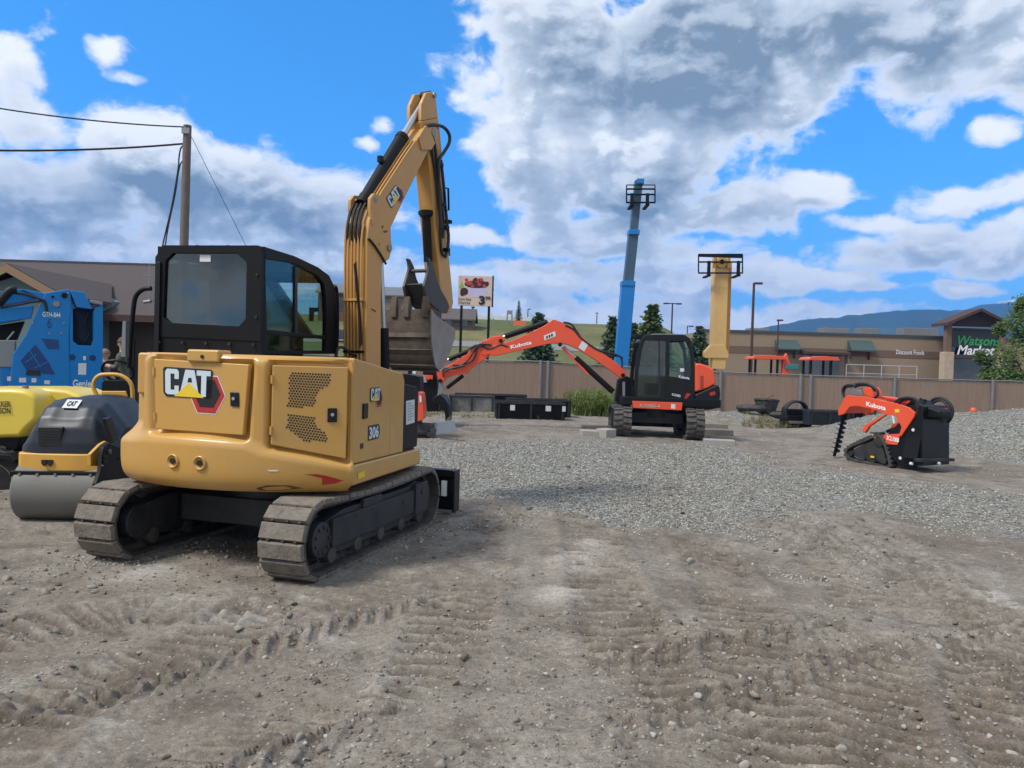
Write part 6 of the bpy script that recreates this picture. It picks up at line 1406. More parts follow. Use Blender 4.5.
for _ in range(120):
    px=rg.gauss(590,13); p=onf(px,rg.uniform(.6,6.6)); P.append((p.x,p.y,rg.uniform(.6,1.25)))
weeds('weed_patch','green weeds growing by the fence between the troughs and the orange excavator',P,WEED,(.35,1.0),12)
P=[]
for _ in range(110):
    px=rg.uniform(985,1060); p=onf(px,rg.uniform(1.5,6.5)); P.append((p.x,p.y,rg.uniform(.5,1.1)))
weeds('weed_patch','tall green weeds on top of the gravel pile at the right edge',P,WEED,(.3,.85),11)
P=[]
for _ in range(70):
    p=onf(rg.uniform(745,805),rg.uniform(3.0,8.5)); P.append((p.x,p.y,rg.uniform(.3,.6)))
for _ in range(110):
    p=onf(rg.uniform(425,740),rg.uniform(.5,2.5)); P.append((p.x,p.y,rg.uniform(.25,.55)))
for _ in range(50):
    p=onf(rg.uniform(425,560),rg.uniform(6.,9.6)); P.append((p.x,p.y,rg.uniform(.2,.4)))
weeds('dry_grass','low dry grass along the foot of the tan fence',P,DRY,(.2,.6),10,'grass')
# ================================================================ two people beyond the roller
SKIN=pmat('skin',(.46,.27,.19),.6,var=.05)
def person(px,py_head,d,face,shirt,trousers,hair,label,pose):
    p=at(px,py_head,d); g=hz(p.x,d,False); H=1.74; k=(p.z+.11-g)/H
    root=thing('person',label,'person',Matrix.Translation((p.x,d,g))@Matrix.Rotation(face,4,'Z')@Matrix.Scale(k,4))
    J=dict(pel=(0,0,.95),wst=(0,0,1.10),chs=(0,.01,1.32),nk0=(0,0,1.46),nk1=(0,.01,1.53),hd=(0,.02,1.63),hdt=(0,.01,1.70),
      shl=(-.17,0,1.42),shr=(.17,0,1.42),hpl=(-.09,0,.92),hpr=(.09,0,.92),knl=(-.10,.02,.50),knr=(.10,.02,.50),anl=(-.10,0,.08),anr=(.10,0,.08),tol=(-.11,.16,.03),tor=(.11,.16,.03))
    J.update(pose); names=list(J); idx={n:i for i,n in enumerate(names)}
    E=[('pel','wst'),('wst','chs'),('chs','nk0'),('nk0','nk1'),('nk1','hd'),('hd','hdt'),('chs','shl'),('shl','ell'),('ell','wrl'),('wrl','hal'),('chs','shr'),('shr','elr'),('elr','wrr'),('wrr','har'),('pel','hpl'),('hpl','knl'),('knl','anl'),('anl','tol'),('pel','hpr'),('hpr','knr'),('knr','anr'),('anr','tor')]
    Rr=dict(pel=.135,wst=.125,chs=.145,nk0=.07,nk1=.055,hd=.088,hdt=.07,shl=.065,shr=.065,ell=.045,elr=.045,wrl=.032,wrr=.032,hal=.035,har=.035,hpl=.095,hpr=.095,knl=.062,knr=.062,anl=.045,anr=.045,tol=.035,tor=.035)
    me=bpy.data.meshes.new('person'); me.from_pydata([J[n] for n in names],[(idx[a],idx[b]) for a,b in E],[]); t=bpy.data.objects.new('tmp',me); COL.objects.link(t)
    sm=t.modifiers.new('s','SKIN'); 
    for i,n_ in enumerate(names): r=Rr[n_]; me.skin_vertices[0].data[i].radius=(r,r*(.75 if n_ in('chs','wst','pel') else 1)); me.skin_vertices[0].data[i].use_root=(n_=='pel')
    t.modifiers.new('sub','SUBSURF').levels=2; t.modifiers['sub'].render_levels=2
    bpy.context.view_layer.update(); bm=bpy.data.meshes.new_from_object(t.evaluated_get(bpy.context.evaluated_depsgraph_get())); bpy.data.objects.remove(t)
    for mt in(SKIN,shirt,trousers,BLK): bm.materials.append(mt)
    for pl in bm.polygons:
        c=pl.center; sl=min((c-Vector(J['ell'])).length,(c-Vector(J['elr'])).length); 
        nearhand=min((c-(Vector(J[a]))).length for a in('wrl','wrr','hal','har'))<.14
        pl.material_index=0 if c.z>1.48 or nearhand else (1 if c.z>.98 else (2 if c.z>.09 else 3)); pl.use_smooth=True
    # nose and ears pulled out of the head
    for vv in bm.vertices:
        c=vv.co; hd_=Vector(J['hd'])
        if (c-hd_).length<.16 and c.z>1.53:
            if abs(c.x)<.03 and c.y>hd_.y+.05 and abs(c.z-1.62)<.03: vv.co.y+=.022
    o=bpy.data.objects.new('body',bm); COL.objects.link(o); o.parent=root
    hd_=Vector(J['hd']); m=MB()
    def hp(u,v):
        a=2*math.pi*u; b=v*math.pi*.55; y=-math.cos(a)*math.sin(b); x=math.sin(a)*math.sin(b); z=math.cos(b)
        lim=.0 if y>.35 else 0; return (hd_.x+x*.108,hd_.y-.012+y*.112,hd_.z+.01+max(z,.12 if y>.3 else -.5)*.118)
    m.grid(hp,20,10); m.build('hair',hair,root)
    for s in(-1,1):
        m=MB(); m.cyl((s*.032,hd_.y+.084,hd_.z+.012),(s*.032,hd_.y+.094,hd_.z+.012),.009,n=8); m.build('eye',BLKD,root)
        m=MB(); m.lathe([(-.01,.012),(0,.026),(.01,.014)],(hd_.x+s*.092,hd_.y,hd_.z),(1,0,0),10); m.build('ear',SKIN,root)
    m=MB(); m.bb(-.022,.022,hd_.y+.083,hd_.y+.092,hd_.z-.047,hd_.z-.039); m.build('mouth',REDD,root)
    return root
GRNS=pmat('olive_shirt',(.075,.08,.055),.85); GRYS=pmat('grey_blue_shirt',(.10,.115,.14),.85); JEAN=pmat('jeans',(.035,.05,.09),.85); HAIR=pmat('brown_hair',(.06,.04,.025),.7); HAIR2=pmat('fair_hair',(.20,.13,.07),.7)
person(104.5,354.5,16.6,rad(-80),GRYS,JEAN,HAIR2,'fair haired person in a grey-blue top standing beside the blue telehandler',dict(ell=(-.24,.02,1.16),wrl=(-.20,.20,1.05),hal=(-.16,.28,1.06),elr=(.24,.02,1.16),wrr=(.16,.20,1.05),har=(.10,.27,1.06)))
person(124,343,15.9,rad(95),GRNS,JEAN,HAIR,'person in an olive green shirt with forearms raised beyond the yellow guard rail',dict(ell=(-.25,.03,1.17),wrl=(-.12,.26,1.22),hal=(-.04,.32,1.23),elr=(.25,.03,1.17),wrr=(.12,.25,1.20),har=(.05,.32,1.21)))
# ================================================================ background
def ground_at(px,d): p=at(px,384,d); return p.x,d,hz(p.x,d,False)
def PZ(px,py,d): return at(px,py,d)
# ---- telescopic booms raised beyond the fence
def boomlift(name,label,cat,px,d):
    x,y,z=ground_at(px,d); return thing(name,label,cat,Matrix.Translation((x,y,z)))
def beam(mb,a,b,w,t):               # square box from a to b
    a=Vector(a);b=Vector(b);d=(b-a).normalized(); y=Vector((0,1,0)); u=y.cross(d).normalized(); v=d.cross(u)
    V=[p+u*(sx*w/2)+v*(sy*t/2) for p in(a,b) for sx,sy in((-1,-1),(1,-1),(1,1),(-1,1))]
    return mb.add([tuple(p) for p in V],[(3,2,1,0),(4,5,6,7)]+[(i,(i+1)%4,(i+1)%4+4,i+4) for i in range(4)])
BD=44.; o=boomlift('telescopic_boom_machine','tall slim blue telescopic boom raised high beyond the tan fence','telehandler',622,BD); OL=Vector(o.location)
def bp_(px,py,dy=0.): return PZ(px,py,BD+dy)-OL
s1=pmat('boom_blue_bright',(.003,.17,.50),.4,var=.05,dirt=.1,dcol=(.1,.3,.6)); 
ppm=FPX/BD
m=MB(); beam(m,bp_(620.5,368),bp_(628,283),13/ppm,.75); m.build('boom_section',s1,o,bevel=.02)
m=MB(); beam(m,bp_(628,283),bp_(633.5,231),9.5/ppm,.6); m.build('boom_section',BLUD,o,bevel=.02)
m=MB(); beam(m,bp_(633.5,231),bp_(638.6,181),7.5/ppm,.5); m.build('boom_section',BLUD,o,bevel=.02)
for px,py,w in((627.6,284,13.5),(633.3,233,10.5)):
    m=MB(); c=bp_(px,py); m.bb(c.x-w/2/ppm,c.x+w/2/ppm,c.y-.42,c.y+.42,c.z-2.6/ppm,c.z+2.4/ppm); m.build('boom_collar',s1,o,bevel=.02)
m=MB(); c=bp_(639.8,181.5); m.bb(c.x-3.6/ppm,c.x+3.6/ppm,c.y-.35,c.y+.35,c.z-.2,c.z+.1); m.build('boom_head',s1,o,bevel=.03)
def forks(par,f,x0,x1,yt,ym,yb,blk,px_w,railing=0):
    """carriage with forks seen end on: f(px,py)->local"""
    m=MB()
    for yy in(yt,ym,yb): a=f(x0,yy);b=f(x1,yy); m.cyl(a,b,.05,n=6)
    for xx in(x0,x1): m.cyl(f(xx,yt),f(xx,yb),.04,n=6)
    m.build('carriage_frame',BLK,par)
    for xx in blk:
        m=MB(); a=f(xx,ym-1);b=f(xx,yb+2.5); m.bb(a.x-.09,a.x+.09,a.y-.1,a.y+.05,b.z,a.z); m.bb(b.x-.10,b.x+.10,b.y-.1,b.y+1.2,b.z-.04,b.z+.06); m.build('fork',BLK,par,bevel=.01)
    if railing:
        for k in range(railing):
            xx=x0+(x1-x0)*(k+.5)/railing; m=MB(); m.cyl(f(xx,yt-11),f(xx,yt),.03,n=5); m.build('railing_bar',BLK,par)
        m=MB(); m.cyl(f(x0,yt-11),f(x1,yt-11),.045,n=6); m.cyl(f(x0,yt-11),f(x0,yt),.045,n=6); m.cyl(f(x1,yt-11),f(x1,yt),.045,n=6); m.build('railing',BLK,par)
forks(o,lambda px,py:bp_(px,py,-.5),626.5,655,189,194.5,202.5,(632,647.5),0)
m=MB(); m.cyl(bp_(626.5,185,-.5),bp_(655,185,-.5),.03,n=6); m.cyl(bp_(626.5,185,-.5),bp_(626.5,203,-.5),.03,n=6); m.cyl(bp_(655,185,-.5),bp_(655,203,-.5),.03,n=6); m.build('backrest',BLK,o)
m=MB(); m.bb(-1.2,1.2,-.2,4.5,.5,1.2); m.build('chassis',s1,o,bevel=.05)
for sx in(-1,1):
    for yy in(.4,3.8): m=MB(); m.lathe([(0,.35),(.04,.6),(.36,.6),(.4,.35)],(sx*1.25-.2,yy,.6),(1,0,0),20); m.build('wheel',RUB,o)
YD=47.; o2=boomlift('telescopic_boom_machine','thick yellow telescopic boom raised upright beyond the tan fence','telehandler',720,YD); OL2=Vector(o2.location); ppm2=FPX/YD
yp=lambda px,py,dy=0.: PZ(px,py,YD+dy)-OL2
m=MB(); beam(m,yp(716.8,369),yp(720.3,258),13/ppm2,.95); m.build('boom_section',YELT,o2,bevel=.02)
m=MB(); beam(m,yp(725.0,352,.5),yp(727.8,262,.5),5.5/ppm2,.7); m.build('boom_section',pmat('boom_shaded_yellow',(.56,.29,.07),.5),o2,bevel=.02)  # right flank of the mast, its shade put into a darker yellow
m=MB(); pl=[(704.5,352),(711,345),(724,345),(728.5,352),(728.5,358),(705,358)]; A=[yp(*q,-.55) for q in pl]; n_=len(A); v=A+[p+Vector((0,.5,0)) for p in A]; m.add(v,[tuple(range(n_))[::-1],tuple(range(n_,2*n_))]+[(i,(i+1)%n_,(i+1)%n_+n_,i+n_) for i in range(n_)]); m.build('boom_base_plate',YELT,o2,bevel=.02)
m=MB(); c=yp(721.5,262,-.6); m.lathe([(-.15,.34),(.1,.34),(.12,.24),(.12,.1)],c,(0,-1,0),18); hd_=m.build('boom_head',YELT,o2,bevel=.01)
m=MB(); m.cyl(c+Vector((0,-.15,0)),c+Vector((0,-.05,0)),.14,n=14); m.build('head_pivot',BLK,hd_)
for s in(-1,1):
    m=MB(); q=c+Vector((s*.42,.0,.0)); m.box(q.x,q.y,q.z,.18,.25,.7); m.build('head_cheek',YELT,o2,bevel=.03)
forks(o2,lambda px,py:yp(px,py,-.9),698.5,742.5,254.5,262,273,(709,738.5),12)
m=MB(); a=yp(699,255.5,-.95); b=yp(742,255.5,-.95); m.bb(a.x,b.x,a.y-.05,a.y+.05,a.z-.08,a.z+.08); m.build('backrest_beam',BLK,o2)
m=MB(); m.bb(-1.2,1.2,.3,4.8,.5,1.3); m.build('chassis',YELT,o2,bevel=.05)
for sx in(-1,1):
    for yy in(.9,4.2): m=MB(); m.lathe([(0,.35),(.04,.6),(.36,.6),(.4,.35)],(sx*1.25-.2,yy,.6),(1,0,0),20); m.build('wheel',RUB,o2)
# ---- low market building
MBD=88.
TANW=pmat('market_wall_tan',(.27,.20,.135),.9,var=.08,vs=.3); BRNW=pmat('market_band_brown',(.15,.095,.065),.9,var=.1); DKBR=pmat('dark_brown_trim',(.06,.032,.025),.8); NAVR=pmat('parapet_cap',(.05,.055,.07),.6); STONE=pmat('stone_veneer',(.40,.32,.23),.9,var=.35,vs=2.5,bmp=.4,bs=6)
AWN=pmat('awning_green',(.045,.075,.07),.6,var=.15); SIGD=pmat('sign_dark',(.02,.022,.024),.5); GRN=pmat('sign_green',(.03,.30,.08),.5); DGL=glassmat('shop_glass',(.10,.13,.15),.1)
mx0=PZ(700,340,MBD).x; mx1=PZ(1060,340,MBD).x; 
zz=lambda px,py:PZ(px,py,MBD).z
MK=thing('market_building','long low tan market with a brown band and a gabled entrance below the mountains','building',Matrix.Translation((0,0,0)))
zt_=zz(840,335.5); 
m=MB(); m.bb(mx0,mx1,MBD,MBD+30,-1,zt_); mw=m.build('wall',TANW,MK)
m=MB(); m.bb(mx0-.1,mx1,MBD-.1,MBD+.25,zt_-.02,zt_+.28); m.build('parapet_cap',NAVR,MK)
zb_=zz(840,349); zb2=zz(840,356); m=MB(); m.bb(mx0-.02,PZ(944,350,MBD).x,MBD-.04,MBD,zb2,zb_); m.build('band',BRNW,MK)
for px0,px1,py0,py1 in((775,796.5,339.5,350.5),(847.5,871,340,352)):
    a=PZ(px0,py0,MBD);b=PZ(px1,py1,MBD); m=MB(); m.prism([(MBD-.05,a.z),(MBD-1.3,b.z+.15),(MBD-1.3,b.z),(MBD-.05,b.z)],a.x,b.x); aw=m.build('awning',AWN,MK)
    for x in(a.x+.3,b.x-.3): m=MB(); m.bb(x-.08,x+.08,MBD-.3,MBD-.05,b.z-.9,b.z); m.build('bracket',DKBR,aw)
a=PZ(800,349.5,MBD);b=PZ(842,354,MBD); m=MB(); m.prism([(MBD-.04,a.z+.05),(MBD-2.4,b.z+.1),(MBD-2.4,b.z-.15),(MBD-.04,b.z-.1)],a.x,b.x); cn=m.build('entrance_canopy',DKBR,MK)
for x in(a.x+.4,b.x-.4): m=MB(); m.bb(x-.12,x+.12,MBD-2.2,MBD-2.0,0,b.z-.1); m.build('post',DKBR,cn)
m=MB(); m.bb(a.x+.3,b.x-.3,MBD-.03,MBD-.01,0,b.z-.3); m.build('shop_window',DGL,MK)
for px,w in((757,1.2),(833,1.6),(866,1.1),(917,2.2)):
    p=PZ(px,333,MBD+8); m=MB(); m.bb(p.x-w,p.x+w,MBD+7,MBD+9,zt_-.2,PZ(px,328.5,MBD+8).z); m.build('roof_unit',GALV,MK,bevel=.05)
a=PZ(896,352.3,MBD); m=MB(); ex=Vector((PZ(924,352.3,MBD).x-a.x,0,0)); puttext(m,'Discount Foods',(a.x,MBD,a.z-.22),ex,(0,0,.52),(0,-1,0),.06,.01); m.build('lettering',WHT,MK,recalc=False)
# gabled entrance porch
PD=MBD-3.; q=lambda px,py:PZ(px,py,PD)
xl,xr=q(947,340).x,q(1003,340).x; xm=(xl+xr)/2; ze=q(945,326).z; zp=q(972,311.5).z; 
m=MB()
for s,x in((-1,xl-.6),(1,xr+.6)):
    dz=.32; m.add([(xm,PD-1,zp),(xm,PD+2.2,zp),(x,PD+2.2,ze),(x,PD-1,ze),(xm,PD-1,zp+dz),(xm,PD+2.2,zp+dz),(x,PD+2.2,ze+dz),(x,PD-1,ze+dz)],[(0,1,2,3),(7,6,5,4),(0,3,7,4),(1,5,6,2),(0,4,5,1),(2,6,7,3)])
rf_=m.build('porch_roof',DKBR,MK)
m=MB(); m.prism([(xl,ze),(xm,zp),(xr,ze)],PD-.2,PD-.0,'y'); m.build('gable',pmat('gable_dark',(.03,.018,.015),.8),MK)
m=MB(); m.bb(xl+.4,xr-.4,PD-.05,PD+.1,q(960,347).z,q(960,328).z); sg=m.build('sign_panel',SIGD,MK)
m=MB(); m.bb(xl,xr,PD-.3,PD+.2,q(960,358.5).z,q(960,356).z); m.build('beam',DKBR,MK)
m=MB(); m.bb(xl,xr,PD-.28,PD+.2,q(960,329.5).z,q(960,328).z); m.build('beam',DKBR,MK)
for px in(947.5,1001):
    x=q(px,340).x; m=MB(); m.bb(x-.3,x+.3,PD-.3,PD+.3,q(px,352).z,ze+.4); m.build('post',BRNW,MK); m=MB(); m.bb(x-.55,x+.55,PD-.5,PD+.5,-1,q(px,352).z); m.build('stone_pier',STONE,MK,bevel=.05)
m=MB(); m.bb(xl,xr,PD+.8,PD+.9,-1,q(960,358.5).z); m.build('entrance_glass',DGL,MK)
m=MB(); m.bb(xl+.4,xr-.4,PD+.2,PD+.3,q(960,358).z,q(960,347).z); m.build('clerestory',DGL,MK)
def ptxt(s,px0,px1,py0,py1,mat,sh=.25): a=q(px0,py1); b=q(px1,py1); c=q(px0,py0); m=MB(); puttext(m,s,(a.x,PD,a.z),(b.x-a.x,0,0),(0,0,c.z-a.z),(0,-1,0),.1,.02,sh); m.build('lettering',mat,sg,recalc=False)
ptxt('Watsons',957,1000,335.5,345,GRN); ptxt('Market',956.5,994,345,354.5,WHT)
# ---- brown roofed building on the left
LD=25.; qa=lambda px,py:PZ(px,py,LD)
ROOF=pmat('brown_shingles',(.066,.050,.046),.9,var=.25,vs=6,bmp=.35,bs=14); WALLD=pmat('dark_brown_siding',(.055,.042,.036),.85,var=.15,vs=2); TEAL=pmat('teal_grey_siding',(.12,.17,.17),.8,var=.06); FASC=pmat('fascia_wood',(.25,.155,.085),.7)
LB=thing('shop_building','low brown shingled building with a teal gable behind the blue telehandler','building',Matrix.Identity(4))
xa,xb=qa(-190,300).x,qa(200,300).x; 
ze=qa(110,314).z; zr_=PZ(60,262.5,LD+7).z; zg=-.1
m=MB(); m.bb(xa,xb-.5,LD+.5,LD+13,zg-.4,ze); m.build('wall',WALLD,LB)
m=MB(); m.add([(xa-.4,LD-.3,ze-.05),(xb,LD-.3,ze-.05),(xb,LD+7,zr_),(xa-.4,LD+7,zr_),(xa-.4,LD-.3,ze-.22),(xb,LD-.3,ze-.22),(xb,LD+7,zr_-.2),(xa-.4,LD+7,zr_-.2)],[(0,1,2,3),(7,6,5,4),(0,4,5,1),(1,5,6,2),(2,6,7,3),(3,7,4,0)])
m.add([(xa-.4,LD+7,zr_),(xb,LD+7,zr_),(xb,LD+14.3,ze),(xa-.4,LD+14.3,ze),(xa-.4,LD+7,zr_-.2),(xb,LD+7,zr_-.2),(xb,LD+14.3,ze-.2),(xa-.4,LD+14.3,ze-.2)],[(0,1,2,3),(7,6,5,4),(0,4,5,1),(1,5,6,2),(2,6,7,3),(3,7,4,0)]); m.build('roof',ROOF,LB)
m=MB(); m.bb(xa-.4,xb,LD+6.9,LD+7.1,zr_-.02,zr_+.06); m.build('ridge_cap',NAVR,LB)
m=MB(); m.bb(xa-.4,xb,LD-.36,LD-.3,ze-.25,ze-.02); m.build('gutter',DKBR,LB,bevel=.01)
m=MB(); m.prism([(LD+.5,ze-.1),(LD+7,zr_-.15),(LD+13.5,ze-.1)],xb-.6,xb-.45); m.build('end_gable',TEAL,LB)
GD=LD-2.2; ga=lambda px,py:PZ(px,py,GD)
g0,g1,gp=ga(-35,305),ga(70,294),ga(15,268)
m=MB(); wl=ga(-30,300).x; wr=ga(62,300).x; m.prism([(wl,-.3),(wr,-.3),(wr,ga(62,293).z),(gp.x,gp.z-.25),(wl,ga(62,293).z)],GD,GD+4,'y'); m.build('gable_wall',TEAL,LB)
hx=(gp.x-wl)+.35
for s in(-1,1):
    xe=gp.x+s*hx; zee=gp.z-(gp.z-ga(62,293).z)*hx/(gp.x-wl)
    m=MB(); m.add([(gp.x,GD-.35,gp.z),(xe,GD-.35,zee),(xe,GD+2.3,zee),(gp.x,GD+5.5,gp.z),(gp.x,GD-.35,gp.z+.1),(xe,GD-.35,zee+.1),(xe,GD+2.3,zee+.1),(gp.x,GD+5.5,gp.z+.1)],[(0,1,2,3),(7,6,5,4),(0,4,5,1),(1,5,6,2),(2,6,7,3),(3,7,4,0)]); m.build('gable_roof',ROOF,LB)
    m=MB(); m.add([(gp.x,GD-.40,gp.z-.17),(xe,GD-.40,zee-.17),(xe,GD-.40,zee+.07),(gp.x,GD-.40,gp.z+.07),(gp.x,GD-.36,gp.z-.17),(xe,GD-.36,zee-.17),(xe,GD-.36,zee+.07),(gp.x,GD-.36,gp.z+.07)],[(0,1,2,3),(7,6,5,4),(0,4,5,1),(1,5,6,2),(2,6,7,3),(3,7,4,0)]); m.build('bargeboard',FASC,LB)
m=MB(); a=qa(108,330);b=qa(128,330); 
m.bb(a.x,b.x,LD+.44,LD+.50,0,2.1); m.build('door',pmat('door_dark',(.03,.025,.022),.6),LB)
m=MB(); p=PZ(149,300,LD+1.5); m.cyl((p.x,LD+1.5,ze),(p.x,LD+1.5,PZ(149,265,LD+1.5).z),.022,n=8); m.bb(p.x-.2,p.x+.15,LD+1.47,LD+1.53,PZ(149,275.6,LD+1.5).z,PZ(149,275,LD+1.5).z); m.build('vent_pipe',GREYM,LB)
# ---- houses on the rise
def house(label,px0,px1,py_base,py_eave,py_ridge,d,wall,roof,grp='houses on the grassy rise'):
    a,b=PZ(px0,py_base,d),PZ(px1,py_base,d); g=hz((a.x+b.x)/2,d,False); ze=PZ(px0,py_eave,d).z; zr=PZ(px0,py_ridge,d+3).z
    o=thing('house',label,'house',Matrix.Translation(((a.x+b.x)/2,d,g)),grp); h=(b.x-a.x)/2; ze-=g; zr-=g; z0=min(-.5,0)
    m=MB(); m.bb(-h,h,0,6,z0,ze); w=m.build('wall',wall,o)
    m=MB()
    for s in(-1,1): m.add([(-h-.4,3-s*3.5,ze-.1),(h+.4,3-s*3.5,ze-.1),(h+.4,3,zr),(-h-.4,3,zr),(-h-.4,3-s*3.5,ze-.3),(h+.4,3-s*3.5,ze-.3),(h+.4,3,zr-.2),(-h-.4,3,zr-.2)],[(0,1,2,3),(7,6,5,4),(0,4,5,1),(1,5,6,2),(2,6,7,3),(3,7,4,0)])
    m.build('roof',roof,o)
    m=MB(); m.prism([(0,ze-.1),(3,zr-.15),(6,ze-.1)],-h,-h+.1); m.prism([(0,ze-.1),(3,zr-.15),(6,ze-.1)],h-.1,h); m.build('gable',wall,o)
    for k in(-.5,.45):
        m=MB(); m.bb(h*k-.5,h*k+.5,-.03,.0,ze*.35,ze*.8); m.build('window',DGL,o)
    return o
REDB=pmat('red_brown_siding',(.12,.06,.045),.8); GRYR=pmat('grey_roof',(.13,.14,.16),.8,var=.15); TANH=pmat('house_tan',(.22,.17,.12),.85); BRNR=pmat('brown_barn',(.12,.09,.07),.85)
house('red-brown house with a grey roof on the rise left of the raised yellow boom',318,347,302,291,283,118,REDB,GRYR)
house('tan house with a grey roof on the rise between the yellow boom and the bucket',373,407,306,294,286.5,112,TANH,GRYR)
house('brown barn with a dark roof on the rise left of the price billboard',440,473,323,318,308,110,BRNR,pmat('barn_roof',(.09,.075,.07),.8))
a=PZ(462,316,109); 
# ---- street crossing the rise
m=MB(); v=[]
for i in range(60):
    X=-75+i*2.0
    for yy in(92,97.5): v.append((X,yy,hz(X,yy,False)+.05))
m.add(v,[(2*i,2*i+1,2*i+3,2*i+2) for i in range(59)]); o=m.build('road',pmat('pale_asphalt',(.19,.185,.175),.9,var=.1)); tag(o,'pale road crossing the grassy rise','road',kind='structure')
# ---- billboard
SD=56.; sb=lambda px,py,d=SD:PZ(px,py,d)
g=hz(sb(475,300).x,SD,False); c0=sb(475.5,290)
BB=thing('billboard','square fruit billboard priced 3.99 on two dark posts beyond the fence','billboard',Matrix.Translation((c0.x,SD,g)))
L0=Vector((c0.x,SD,g)); tl,tr,bl_=sb(458.5,275.5)-L0,sb(492.5,276)-L0,sb(458.5,305.3)-L0
ex=Vector((tr.x-tl.x,0,0)); ey=Vector((0,0,tl.z-bl_.z)); O=Vector((tl.x,0,bl_.z)); nn=Vector((0,-1,0))
m=MB(); m.bb(O.x,O.x+ex.x,-.0,.28,O.z,O.z+ey.z); pn_=m.build('panel',pmat('billboard_cream',(.62,.47,.40),.6,var=.05),BB)
m=MB(); m.bb(O.x+ex.x,O.x+ex.x+.10,-.02,.30,O.z-.05,O.z+ey.z+.05); m.build('panel_edge',BLK,BB)
def bb2(pts,mat,name,o,par=pn_): m=MB(); poly2d(m,pts,O,ex,ey,nn,o); return m.build(name,mat,par,recalc=False)
circ=lambda cx,cy,rx,ry,n=20:[(cx+rx*math.cos(2*math.pi*i/n),cy+ry*math.sin(2*math.pi*i/n)) for i in range(n)]
bb2([(.12,.62),(.12,.98),(.02,.98),(.02,.62)],pmat('soft_pink',(.60,.40,.36),.6),'printed_patch',.004)
bb2([(.24,.58),(.9,.62),(.80,.36),(.70,.29),(.44,.29),(.32,.38)],pmat('bowl_lilac',(.52,.46,.66),.6),'printed_bowl',.006)
dkr=pmat('dark_cherry',(.05,.012,.014),.5); rdc=pmat('red_cherry',(.45,.05,.04),.5); lf=pmat('printed_leaf',(.22,.42,.07),.6)
bb2(circ(.54,.72,.36,.13),dkr,'printed_fruit_heap',.008)
rg=random.Random(3)
for k in range(22):
    bb2(circ(.54+rg.uniform(-.31,.31),.74+rg.uniform(-.09,.16),.055,.06,10),rdc if k%3==0 else dkr,'printed_cherry',.010+.001*k)
bb2(circ(.32,.75,.10,.07,12),rdc,'printed_cherry',.034)
bb2([(.02,.58),(.10,.80),(.17,.66),(.12,.55)],lf,'printed_leaf',.012); bb2(circ(.18,.47,.12,.13,14),dkr,'printed_cherry',.014); bb2(circ(.13,.40,.07,.09,12),dkr,'printed_cherry',.016)
def bt(s,x,y,w,h,bold=.02): m=MB(); puttext(m,s,O+ex*x+ey*y,ex*w,ey*h,nn,.036,bold); m.build('lettering',BLKD,pn_,recalc=False)
bt('3',.62,.04,.18,.30,.05); bt('99',.81,.20,.15,.13,.03); bt('Dark Red',.02,.17,.36,.09,.01); bt('Cherries',.02,.05,.34,.09,.01)
for px in(460.8,488.3): 
    x=sb(px,330).x-L0.x; m=MB(); m.bb(x-.09,x+.09,.02,.22,-.5,O.z+.1); m.build('post',BLK,BB)
# ---- utility pole and wires on the left
UD=21.; up=lambda px,py,d=UD:PZ(px,py,d)
UT=up(187.5,125.5); UP=thing('utility_pole','grey wooden utility pole carrying service cables behind the big excavator','utility pole',Matrix.Translation((UT.x,UD,0)))
WOODP=pmat('pole_wood',(.15,.125,.105),.9,var=.25,vs=5,bmp=.4,bs=30); u0=up(183.5,262)-Vector((UT.x,UD,0))
m=MB(); dx=(u0.x)/(UT.z-u0.z); m.cyl((dx*UT.z,0,-.2),(0,0,UT.z),.13,.105,n=16); m.build('pole',WOODP,UP)
m=MB(); m.cyl((-.02,-.12,UT.z-.02),(.02,-.12,UT.z-.02),.02); m.bb(-.10,.1,-.14,-.1,UT.z-.25,UT.z-.1); m.build('bracket',GREYM,UP)
def cable(name,pts,r,label):
    m=MB(); m.tube(pts,r,6,6); return tag(m.build(name,HOSE),label,'cable',"cables on the utility pole")
def cat_(p,q,sag,n=10): p=Vector(p);q=Vector(q); return [p.lerp(q,i/n)-Vector((0,0,sag*4*(i/n)*(1-i/n))) for i in range(n+1)]
cable('overhead_cable',cat_(up(186,127),PZ(-60,98,19),.12),.018,'upper thin cable running from the pole top to the left edge')
cable('overhead_cable',cat_(up(186,143.5),PZ(-60,149,19),.10),.026,'lower thick cable running from the pole to the left edge')
cable('guy_wire',cat_(up(190,134),PZ(266,286,24),.0),.008,'single straight guy wire slanting down right from the pole')
cable('drop_cable',[up(186,144),up(181,148),up(179,158),up(178,170),up(172,205),up(163,244),up(160,262)],.02,'loose cable hanging down beside the pole to the roof, outer one')
cable('drop_cable',[up(186,160),up(181,163),up(178,175),up(175,195),up(168,228),up(163,262)],.018,'loose cable hanging down beside the pole to the roof, inner one')
